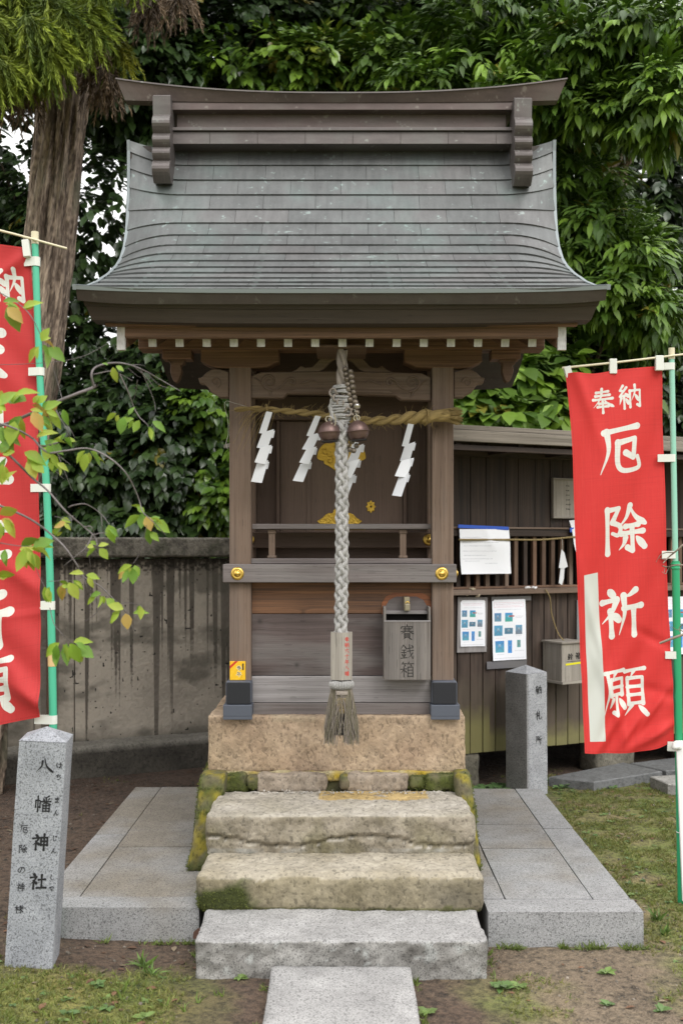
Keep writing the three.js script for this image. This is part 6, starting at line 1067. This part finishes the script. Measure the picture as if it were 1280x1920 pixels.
{ // cedar at the left
  const t = thing('cedar_tree', 'tall cedar with furrowed brown trunk and feathery hanging foliage at left', 'tree'), D = 6.9;
  const pts = [[-62, 1560], [-50, 1480], [-28, 1250], [18, 960], [60, 710], [75, 600], [90, 480], [112, 280], [124, 130], [134, -60], [142, -520]].map(([a, b]) => at(a, b, D));
  const g = trunkGeo(pts, 0.185, 0.135, 371, 0.03, 420, 110); part('trunk', g, M.bark, t);
  const r = rng(373), ms = [], cs = [], dead = [], dc = [];
  const frond = (p, ax, L, colr, list, cols, n = 56) => { for (let j = 0; j < n; j++) { const k = j / (n - 1), c = p.clone().addScaledVector(ax, L * k); c.y -= L * 0.4 * k * k; const side = rv(r), dir = ax.clone().multiplyScalar(0.95).addScaledVector(side, 0.6); dir.y -= 0.4 * k; list.push(leafMatrix(c, dir, rv(r), (0.055 + 0.02 * r()) * (1.15 - 0.6 * k), 1)); cols.push(colr.clone().multiplyScalar((0.7 + 0.45 * r()) * (0.75 + 0.6 * k))); } };
  const spray = (px, py, d, a0, a1, n, L, c0, c1, list, cols) => { const o = at(px, py, d); for (let i = 0; i < n; i++) { const a = R(lerp(a0, a1, (i + r() * 0.8) / n)), ax = new THREE.Vector3(Math.cos(a), Math.sin(a), 0.55 * (r() - 0.35)).normalize(), s = o.clone().add(rv(r).multiplyScalar(0.035)); frond(s, ax, L * (0.65 + 0.6 * r()), rgb(...mix(c0, c1, Math.pow(r(), 1.1))), list, cols); } };
  const YG = [[0.075, 0.125, 0.016], [0.33, 0.4, 0.05]];
  const masses = [[20, 15, 130, 65, 56], [110, 20, 80, 40, 20], [10, 90, 75, 50, 24], [70, 85, 55, 40, 14], [165, 40, 25, 20, 3], [-70, 60, 70, 110, 20], [110, -70, 170, 40, 24]];
  for (const [px, py, rx, ry, n] of masses) { part('branch', tube([at(lerp(128, px, 0.05), py - 40, D), at(lerp(128, px, 0.5), py - 50, 6.6), at(px, py - 10, 6.25)], 0.022, 14, 7, 0.3), M.barkDark, t); for (let i = 0; i < n; i++) { const o = rv(r); spray(px + o.x * rx, py + o.y * ry, 6.2 + 0.4 * o.z, -130, 5, 11, 0.165, YG[0], YG[1], ms, cs); } }
  part('branch', tube([at(150, 60, D), at(185, 66, 6.7), at(212, 56, 6.6), at(260, 48, 6.6)], 0.012, 14, 7, 0.3), M.barkDark, t);
  for (const [px, py, L] of [[205, 62, 0.17], [220, 68, 0.2], [212, 74, 0.16], [228, 84, 0.18], [60, 130, 0.18], [75, 128, 0.16]]) spray(px, py, 6.55, -120, -35, 9, L, [0.12, 0.16, 0.015], [0.34, 0.34, 0.04], ms, cs);
  for (const [px, py, rx, ry, n] of [[300, -25, 60, 18, 11], [178, 85, 16, 30, 6], [30, 150, 45, 25, 9], [205, 130, 20, 15, 5]]) for (let i = 0; i < n; i++) { const o = rv(r); spray(px + o.x * rx, py + o.y * ry, 6.65 + 0.3 * o.z, -130, -50, 6, 0.19, [0.06, 0.038, 0.022], [0.2, 0.135, 0.08], dead, dc); }
  const needle = leafGeo(0.13, 0.3, 0.3, [[0, 0.5], [0.5, 1], [1, 0]]);
  instanced('crown', needle, leafMat({ roughness: 0.6, transmission: 0.35, specularIntensity: 0.4 }), ms, t, cs).userData.kind = 'stuff'; instanced('dead_foliage', needle, leafMat({ roughness: 0.8, transmission: 0.1 }), dead, t, dc).userData.kind = 'stuff';
  const t3 = thing('bare_tree', 'pale grey trunk glimpsed between the leaves right of the roof', 'tree'); part('trunk', trunkGeo([[1120, 1500], [1130, 900], [1142, 500], [1150, 360], [1158, 100], [1160, -200]].map(([a, b]) => at(a, b, 9.9)), 0.15, 0.1, 379, 0.02, 120, 40), M.bark, t3);
}
{ // young tree whose leafy branches reach in from the left
  const t = thing('young_tree', 'young tree reaching in from the left with thin branches and fresh green leaves', 'tree'), D = 3.25, r = rng(401), X0 = -1.72;
  part('trunk', trunkGeo([V(X0 - 0.05, 0, D + 0.1), V(X0, 0.8, D), V(X0 - 0.03, 1.6, D), V(X0 + 0.02, 2.6, D)], 0.035, 0.014, 402, 0.003, 40, 16), M.twig ?? (M.twig = std({ color: rgb(0.19, 0.165, 0.165), bumpMap: barkT.bump, bumpScale: 0.003, roughness: 0.85 })), t);
  const br = (l, r0, dz = 0, tip = 0.4) => part('branch', tube(l.map(([a, b], i) => at(a, b, D + dz + 0.03 * Math.sin(i * 1.3 + a * 0.02))), r0 * 0.8, l.length * 6, 7, tip), M.twig, t);
  const S = (px, py) => [-418, py]; // on the trunk
  br([S(0, 900), [-200, 760], [-60, 802], [0, 838], [30, 865], [60, 895], [90, 920], [125, 960], [160, 990], [178, 1006], [183, 1024]], 0.0085, 0, 0.3);
  br([S(0, 1020), [-220, 900], [-60, 930], [0, 948], [60, 975], [100, 1005], [125, 1030], [145, 1060], [157, 1082], [185, 1097], [212, 1122], [232, 1142], [252, 1182]], 0.0075, 0.05, 0.25);
  br([[62, 822], [90, 848], [125, 845], [165, 841], [200, 855], [235, 885], [252, 915], [262, 940], [268, 960], [285, 976], [310, 1002]], 0.0042, -0.05, 0.35);
  br([S(0, 840), [-180, 770], [-40, 790], [20, 800], [62, 822], [75, 836], [110, 830]], 0.0065, -0.03, 0.5);
  br([[60, 775], [110, 752], [150, 736], [176, 726], [182, 722]], 0.0062, 0.05, 0.9); br([[-180, 800], [-60, 800], [0, 798], [60, 775]], 0.0068, 0.05, 0.9);
  br([[177, 726], [172, 704], [178, 690], [200, 682], [235, 682], [265, 692], [300, 711], [338, 733]], 0.0045, 0.05, 0.3);
  br([[176, 702], [210, 696], [235, 706], [249, 714]], 0.0025, 0.05); br([[225, 702], [240, 733], [252, 765], [262, 782], [276, 796], [291, 818]], 0.003, 0.05); br([[255, 690], [275, 708], [290, 728]], 0.0022, 0.05); br([[265, 694], [280, 728], [290, 755], [292, 772]], 0.0018, 0.05); br([[258, 712], [255, 735], [250, 752]], 0.0018, 0.05); br([[245, 685], [262, 684], [273, 687]], 0.0016, 0.05); br([[280, 705], [300, 722], [318, 728]], 0.0016, 0.05); br([[240, 690], [258, 705], [264, 708]], 0.0014, 0.05);
  br([[129, 951], [140, 947], [160, 945], [190, 964], [206, 984]], 0.0028); br([[190, 966], [192, 985], [195, 1002], [201, 1024]], 0.0018); br([[174, 1002], [162, 1026], [140, 1045], [120, 1061]], 0.003); br([[175, 1003], [192, 999], [206, 1001]], 0.0024); br([[160, 988], [172, 988], [178, 1003], [182, 1015]], 0.0022); br([[137, 967], [133, 976], [118, 972], [103, 968]], 0.002);
  br([[275, 985], [268, 1020], [258, 1045], [250, 1057]], 0.0016, -0.05); br([[-120, 1010], [-40, 1012], [0, 1018], [40, 1024], [62, 1024]], 0.003, 0.0); br([[155, 1078], [163, 1100], [166, 1122]], 0.0016, 0.05); br([[60, 1040], [72, 1075], [84, 1100]], 0.0016); br([[94, 1140], [102, 1170], [118, 1190], [134, 1206]], 0.002, 0.02); br([[170, 1062], [168, 1040], [170, 1028]], 0.0014);
  br([[-60, 520], [20, 560], [58, 592], [86, 652], [110, 722], [118, 752]], 0.0022, 0.05, 0.6); br([[104, 765], [112, 782], [126, 805], [136, 840]], 0.0024); br([[112, 772], [125, 795], [138, 815], [144, 840]], 0.0018); br([[108, 850], [122, 885], [136, 920]], 0.0018); br([[100, 880], [112, 890], [120, 898]], 0.0016); br([[96, 838], [112, 855], [133, 872]], 0.0018); br([[206, 642], [150, 670], [0, 684], [-120, 680]], 0.0012, 0.3, 1); br([[210, 1150], [228, 1132], [256, 1133], [268, 1140], [262, 1155]], 0.0016, 0.05);
  br([[92, 1090], [150, 1085], [165, 1075]], 0.0014); br([[200, 1118], [180, 1150], [160, 1165]], 0.002, 0.05);
  const lg = [leafGeo(0.6, 0.14, 0.25), leafGeo(0.5, 0.22, 0.4), leafGeo(0.68, 0.08, 0.15), leafGeo(0.45, 0.3, 0.3)];
  const lm = [[0.24, 0.38, 0.04], [0.32, 0.44, 0.045], [0.16, 0.3, 0.035], [0.4, 0.48, 0.07], [0.5, 0.34, 0.08]].map((c) => leafMat({ color: rgb(...c), roughness: 0.55, transmission: 0.45, specularIntensity: 0.5 }));
  const L = [[219, 775, -150, 28], [241, 778, 60, 22], [232, 782, -100, 38], [252, 785, 200, 40], [262, 788, -120, 30], [286, 790, -30, 36], [278, 800, -60, 40], [160, 845, -130, 34], [162, 850, -100, 40], [170, 846, -40, 36], [176, 852, -50, 34], [268, 955, 150, 26], [268, 962, -100, 36], [262, 966, -150, 40], [275, 968, -70, 34], [284, 972, -20, 30], [286, 976, -30, 46], [276, 990, -80, 38], [282, 975, 20, 22], [248, 1060, -160, 38], [252, 1060, -60, 26], [240, 1068, -110, 30], [250, 1066, -90, 34], [183, 1022, 150, 22], [185, 1024, 20, 22], [180, 1028, -150, 26], [187, 1028, -50, 30], [158, 1076, 170, 32], [162, 1078, -10, 30], [165, 1082, -60, 26], [112, 1090, -20, 28], [120, 1094, -100, 40], [130, 1092, -60, 42], [138, 1088, -40, 30], [84, 1100, -80, 34], [94, 1100, -110, 36], [190, 1112, -170, 26], [188, 1116, -80, 30], [200, 1122, -40, 28], [180, 1118, -140, 26], [232, 1142, 160, 36], [226, 1146, -140, 38], [236, 1150, -80, 36], [250, 1150, 10, 34], [262, 1136, -80, 30], [112, 1205, -140, 44], [118, 1208, -60, 42], [125, 1206, -90, 50], [134, 1206, -70, 48], [138, 1204, 10, 40], [146, 1212, -30, 44], [108, 1215, -100, 40], [40, 1024, 30, 44], [48, 1026, -60, 42], [62, 1024, 20, 46], [66, 1028, -20, 50], [44, 1030, -100, 50], [56, 1030, -80, 46], [0, 965, 20, 44], [8, 972, -60, 48], [2, 980, -100, 44], [10, 1030, -90, 36], [50, 752, 160, 44], [60, 760, -20, 46], [62, 772, -60, 48], [40, 780, -130, 60], [28, 790, -100, 56], [72, 780, -40, 50], [84, 768, 30, 40], [92, 772, -50, 44], [108, 762, -150, 40], [118, 768, -70, 36], [12, 770, 150, 60], [2, 800, -60, 60], [-4, 760, 40, 50], [70, 818, 20, 44], [84, 826, -30, 50], [100, 828, 10, 34], [92, 836, -100, 36], [112, 828, 60, 24], [120, 820, -40, 30], [46, 848, -20, 54], [56, 860, -70, 46], [96, 850, -60, 36], [100, 862, -80, 30], [108, 868, -30, 28], [2, 850, 60, 40], [6, 566, 10, 36], [18, 570, -70, 62], [44, 578, 30, 42], [78, 640, 60, 34], [74, 650, -130, 42], [84, 650, -70, 54], [84, 640, -20, 30], [68, 756, 40, 30], [30, 742, 20, 50], [20, 758, 60, 40], [212, 688, -80, 34], [218, 686, -30, 20], [203, 685, 150, 16], [116, 972, -20, 22], [118, 978, -130, 36], [204, 984, -70, 40], [206, 990, -40, 26], [100, 1002, 60, 20], [6, 870, -100, 46], [-6, 1080, 10, 40], [0, 900, 80, 50]];
  for (const [px, py, ang, len] of L.slice()) if (px < 150 || r() < 0.45) L.push([px + 14 * (r() - 0.5), py + 12 * (r() - 0.2), ang + 90 * (r() - 0.5), len * (0.55 + 0.35 * r())]);
  L.forEach(([px, py, ang, len], i) => {
    const d = D - 0.02 + 0.08 * (r() - 0.5), dir = new THREE.Vector3(Math.cos(R(ang)), Math.sin(R(ang)), 0.5 * (r() - 0.35)), up = new THREE.Vector3(0.6 * (r() - 0.5), 0.6 + 0.4 * r(), 1.1 * (r() < 0.8 ? 1 : -0.6));
    const o = part('leaf', lg[i % 4], lm[r() < 0.06 ? 4 : Math.floor(r() * 4)], t); o.matrixAutoUpdate = true; leafMatrix(at(px, py, d), dir, up, (len * 0.86 * D) / FOCAL).decompose(o.position, o.quaternion, o.scale);
  });
}
{ // moss cushions: short stems standing on the mossy places
  const r = rng(601), ms = [], cs = [], b = leafGeo(0.3, 0.2, 0.4, [[0, 0.8], [0.5, 1], [1, 0]]);
  for (const [p, n] of mossSpots) for (let j = 0; j < 2; j++) { const d = n.clone().add(rv(r).multiplyScalar(0.8)); d.y += 0.3; ms.push(leafMatrix(p.clone().add(rv(r).multiplyScalar(0.006)).addScaledVector(n, -0.001), d, rv(r), 0.005 + 0.006 * r())); cs.push(rgb(...mix([0.06, 0.08, 0.012], [0.15, 0.17, 0.025], r()))); }
  const o = instanced('moss', b, leafMat({ roughness: 0.8, transmission: 0.15 }), ms, scene, cs); o.userData.kind = 'stuff'; o.userData.label = 'short moss growing on the steps and foundation stones'; o.userData.category = 'moss'; console.log('moss', ms.length);
}
{ // bare twigs at the right edge
  const t = thing('bare_shrub', 'bare grey twigs reaching in at the right edge before the banner pole', 'shrub'), D = 4.2; M.twigGrey = std({ bumpMap: barkT.bump, bumpScale: 0.003, color: rgb(0.27, 0.225, 0.18), roughness: 0.9 });
  const br = (l, r0, tip = 0.4) => part('twig', tube(l.map(([a, b], i) => at(a, b, D + 0.02 * Math.sin(i * 2))), r0, l.length * 6, 6, tip), M.twigGrey, t);
  part('stem', tube([at(1420, 1800, D), at(1400, 1400, D), at(1390, 1100, D), at(1380, 950, D)], 0.014, 20, 8, 0.5), M.twigGrey, t);
  br([[1390, 985], [1320, 1005], [1282, 1020], [1268, 1032], [1252, 1045], [1242, 1056]], 0.008, 0.25); br([[1388, 1090], [1320, 1075], [1282, 1060], [1262, 1060], [1250, 1063], [1241, 1061]], 0.006, 0.35); br([[1262, 1036], [1248, 1036], [1236, 1042], [1229, 1054]], 0.0025); br([[1256, 1060], [1250, 1070], [1246, 1076], [1240, 1072]], 0.0022); br([[1246, 1050], [1240, 1048], [1234, 1046]], 0.002); br([[1252, 1062], [1246, 1066], [1244, 1075]], 0.0018);
  br([[1392, 1150], [1320, 1172], [1285, 1188], [1262, 1196], [1236, 1206]], 0.008, 0.6); br([[1284, 1188], [1276, 1182], [1266, 1180], [1256, 1174]], 0.0022); br([[1280, 1170], [1272, 1178], [1276, 1190]], 0.002);
}
// ---------------------------------------------------------------- ground cover
{
  const r = rng(501), blade = leafGeo(0.16, 0.2, 0.5, [[0, 0.8], [0.5, 1], [1, 0]]), ms = [], cs = [];
  const tuft = (x, d, s, n, c) => { for (let j = 0; j < n; j++) { const a = r() * 6.28, dir = new THREE.Vector3(Math.cos(a) * 0.7, 0.5 + 0.8 * r(), Math.sin(a) * 0.7); ms.push(leafMatrix(V(x + 0.012 * (r() - 0.5), groundH(x, d) - 0.002, d + 0.012 * (r() - 0.5)), dir, rv(r), s * (0.6 + 0.7 * r()))); cs.push(c.clone().multiplyScalar(0.7 + 0.6 * r())); } };
  const blocked = (x, d) => (Math.abs(x) < 0.56 && d < 4.45) || (x > -1.27 && x < 1.23 && d > 4.27 && d < 6.55);
  for (let i = 0; i < 130000; i++) { const x = -2.3 + 4.9 * r(), d = 3.3 + 4.4 * r(), m = mossAt(x, d); if (blocked(x, d) || r() > m * 0.9 || (x > 0 && fbm3(x * 5, 3, d * 5, 3) < -0.08)) continue; const lushL = x < -0.2 && d < 4.1; const yel = r(); tuft(x, d, (lushL ? 0.018 : 0.017) * (0.7 + 0.6 * r()), 4, rgb(...mix(mix([0.08, 0.12, 0.016], [0.16, 0.21, 0.028], r()), [0.26, 0.22, 0.07], yel * 0.7))); }
  for (let i = 0; i < 30; i++) { const x = -2.0 + 1.7 * r(), d = 3.5 + 0.4 * r(); tuft(x, d, 0.02 + 0.03 * r(), 5, rgb(0.15, 0.22, 0.035)); }
  for (const [px, py, s] of [[272, 1790, 0.06], [282, 1805, 0.05], [630, 1815, 0.045], [905, 1785, 0.035], [1230, 1700, 0.06], [1240, 1725, 0.05]]) { const d = (EYE * FOCAL) / (py + 20 - HORIZON); for (let k = 0; k < 4; k++) tuft(ux(px, d) + 0.03 * (r() - 0.5), d, s, 5, rgb(0.11, 0.19, 0.03)); }
  for (let i = 0; i < 260; i++) { const q = r(), s = r() < 0.5; const [x, d] = s ? [0.62 + 0.6 * r(), 4.255] : q < 0.5 ? [-1.2 + 0.62 * r(), 4.3] : [(r() < 0.5 ? -1 : 1) * (0.56 + 0.02 * r()), 3.95 + 0.3 * r()]; if (fbm3(x * 7, 1, d * 7, 2) < 0.02) continue; tuft(x, d, 0.018 + 0.018 * r(), 4, rgb(0.13, 0.18, 0.03)); }
  for (let i = 0; i < 120; i++) { const s = r() < 0.5 ? -1 : 1, d = 3.3 + 0.65 * r(), x = s * (0.265 + 0.02 * r()); if (fbm3(x * 9, 1, d * 5, 2) < 0) continue; tuft(x, d, 0.016 + 0.016 * r(), 4, rgb(0.14, 0.19, 0.03)); }
  const o = instanced('grass', blade, leafMat({ roughness: 0.6, transmission: 0.25 }), ms, scene, cs); o.userData.kind = 'stuff'; o.userData.label = 'short thin grass and moss growing on the bare soil'; o.userData.category = 'grass';
  // small weeds: rosettes of rounded leaves
  const round = leafGeo(0.7, 0.1, 0.35, SIMPLE), wm = [], wc = [];
  const weed = (x, d, s, n, c) => { for (let j = 0; j < n; j++) { const a = (j / n) * 6.28 + r(), dir = new THREE.Vector3(Math.cos(a), 0.25 + 0.7 * r(), Math.sin(a)); wm.push(leafMatrix(V(x + 0.2 * s * Math.cos(a) * r(), groundH(x, d) + 0.3 * s * r(), d + 0.2 * s * Math.sin(a) * r()), dir, new THREE.Vector3(0, 1, 0.2), s * (0.6 + 0.6 * r()))); wc.push(c.clone().multiplyScalar(0.75 + 0.5 * r())); } };
  const C1 = rgb(0.13, 0.2, 0.045), C2 = rgb(0.09, 0.16, 0.04);
  for (const [px, py, s, n] of [[940, 1850, 0.045, 14], [972, 1848, 0.035, 10], [1140, 1878, 0.03, 8], [1135, 1820, 0.035, 10], [800, 1895, 0.035, 9], [1240, 1890, 0.03, 8], [200, 1890, 0.03, 8], [130, 1905, 0.035, 7], [185, 1850, 0.03, 8], [270, 1905, 0.035, 8], [450, 1832, 0.025, 10], [600, 1788, 0.028, 14], [570, 1786, 0.024, 10]]) { const d = (EYE * FOCAL) / (py - HORIZON); weed(ux(px, d), d, s, n, r() < 0.5 ? C1 : C2); }
  for (let i = 0; i < 900; i++) { const x = -2.2 + 4.7 * r(), d = 3.4 + 3.8 * r(); if (blocked(x, d) || r() > mossAt(x, d)) continue; weed(x, d, 0.012 + 0.012 * r(), 6, r() < 0.5 ? C1 : C2); }
  for (let i = 0; i < 60; i++) { const d = 6.75 + 0.35 * r(), x = 0.82 + 0.33 * r(); weed(x, d, 0.05, 7, rgb(0.1, 0.19, 0.06)); wm.length; }
  for (let i = 0; i < 26; i++) { const d = 7.0 + 0.3 * r(), x = 1.4 + 0.5 * r(); weed(x, d, 0.04, 6, rgb(0.1, 0.18, 0.05)); }
  const w = instanced('weeds', round, leafMat({ roughness: 0.55, transmission: 0.25 }), wm, scene, wc); w.userData.kind = 'stuff'; w.userData.label = 'low round leaved weeds scattered over the soil'; w.userData.category = 'weeds';
  // fallen leaves and grit
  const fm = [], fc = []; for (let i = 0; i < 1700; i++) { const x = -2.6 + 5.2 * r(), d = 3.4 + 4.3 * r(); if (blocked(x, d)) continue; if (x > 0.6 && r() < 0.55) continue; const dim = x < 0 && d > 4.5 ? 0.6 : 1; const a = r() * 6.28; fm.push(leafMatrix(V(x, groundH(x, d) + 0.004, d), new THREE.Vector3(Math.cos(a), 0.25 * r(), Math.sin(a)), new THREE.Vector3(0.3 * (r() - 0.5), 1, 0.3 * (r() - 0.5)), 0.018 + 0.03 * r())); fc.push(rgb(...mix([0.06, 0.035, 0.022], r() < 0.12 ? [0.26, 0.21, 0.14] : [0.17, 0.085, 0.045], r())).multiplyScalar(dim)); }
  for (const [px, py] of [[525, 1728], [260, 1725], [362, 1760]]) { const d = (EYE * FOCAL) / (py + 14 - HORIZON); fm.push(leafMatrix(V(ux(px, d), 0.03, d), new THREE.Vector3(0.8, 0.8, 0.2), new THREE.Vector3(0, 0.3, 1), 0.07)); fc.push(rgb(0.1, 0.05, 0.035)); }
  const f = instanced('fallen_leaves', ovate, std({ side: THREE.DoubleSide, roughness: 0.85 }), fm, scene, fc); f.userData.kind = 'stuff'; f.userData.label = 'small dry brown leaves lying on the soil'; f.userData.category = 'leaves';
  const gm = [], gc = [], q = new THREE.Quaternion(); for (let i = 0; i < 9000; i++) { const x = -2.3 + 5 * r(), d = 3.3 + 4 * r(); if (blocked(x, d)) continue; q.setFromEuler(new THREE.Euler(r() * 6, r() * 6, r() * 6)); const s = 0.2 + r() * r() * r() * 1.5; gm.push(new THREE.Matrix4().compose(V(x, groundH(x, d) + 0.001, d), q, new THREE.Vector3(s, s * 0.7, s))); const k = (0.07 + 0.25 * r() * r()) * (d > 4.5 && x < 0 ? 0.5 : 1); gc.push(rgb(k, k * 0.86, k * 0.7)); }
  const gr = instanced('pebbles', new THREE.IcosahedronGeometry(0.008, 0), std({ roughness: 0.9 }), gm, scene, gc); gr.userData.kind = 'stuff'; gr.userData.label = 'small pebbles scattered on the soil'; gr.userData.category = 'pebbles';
}
renderer.render(scene, camera);
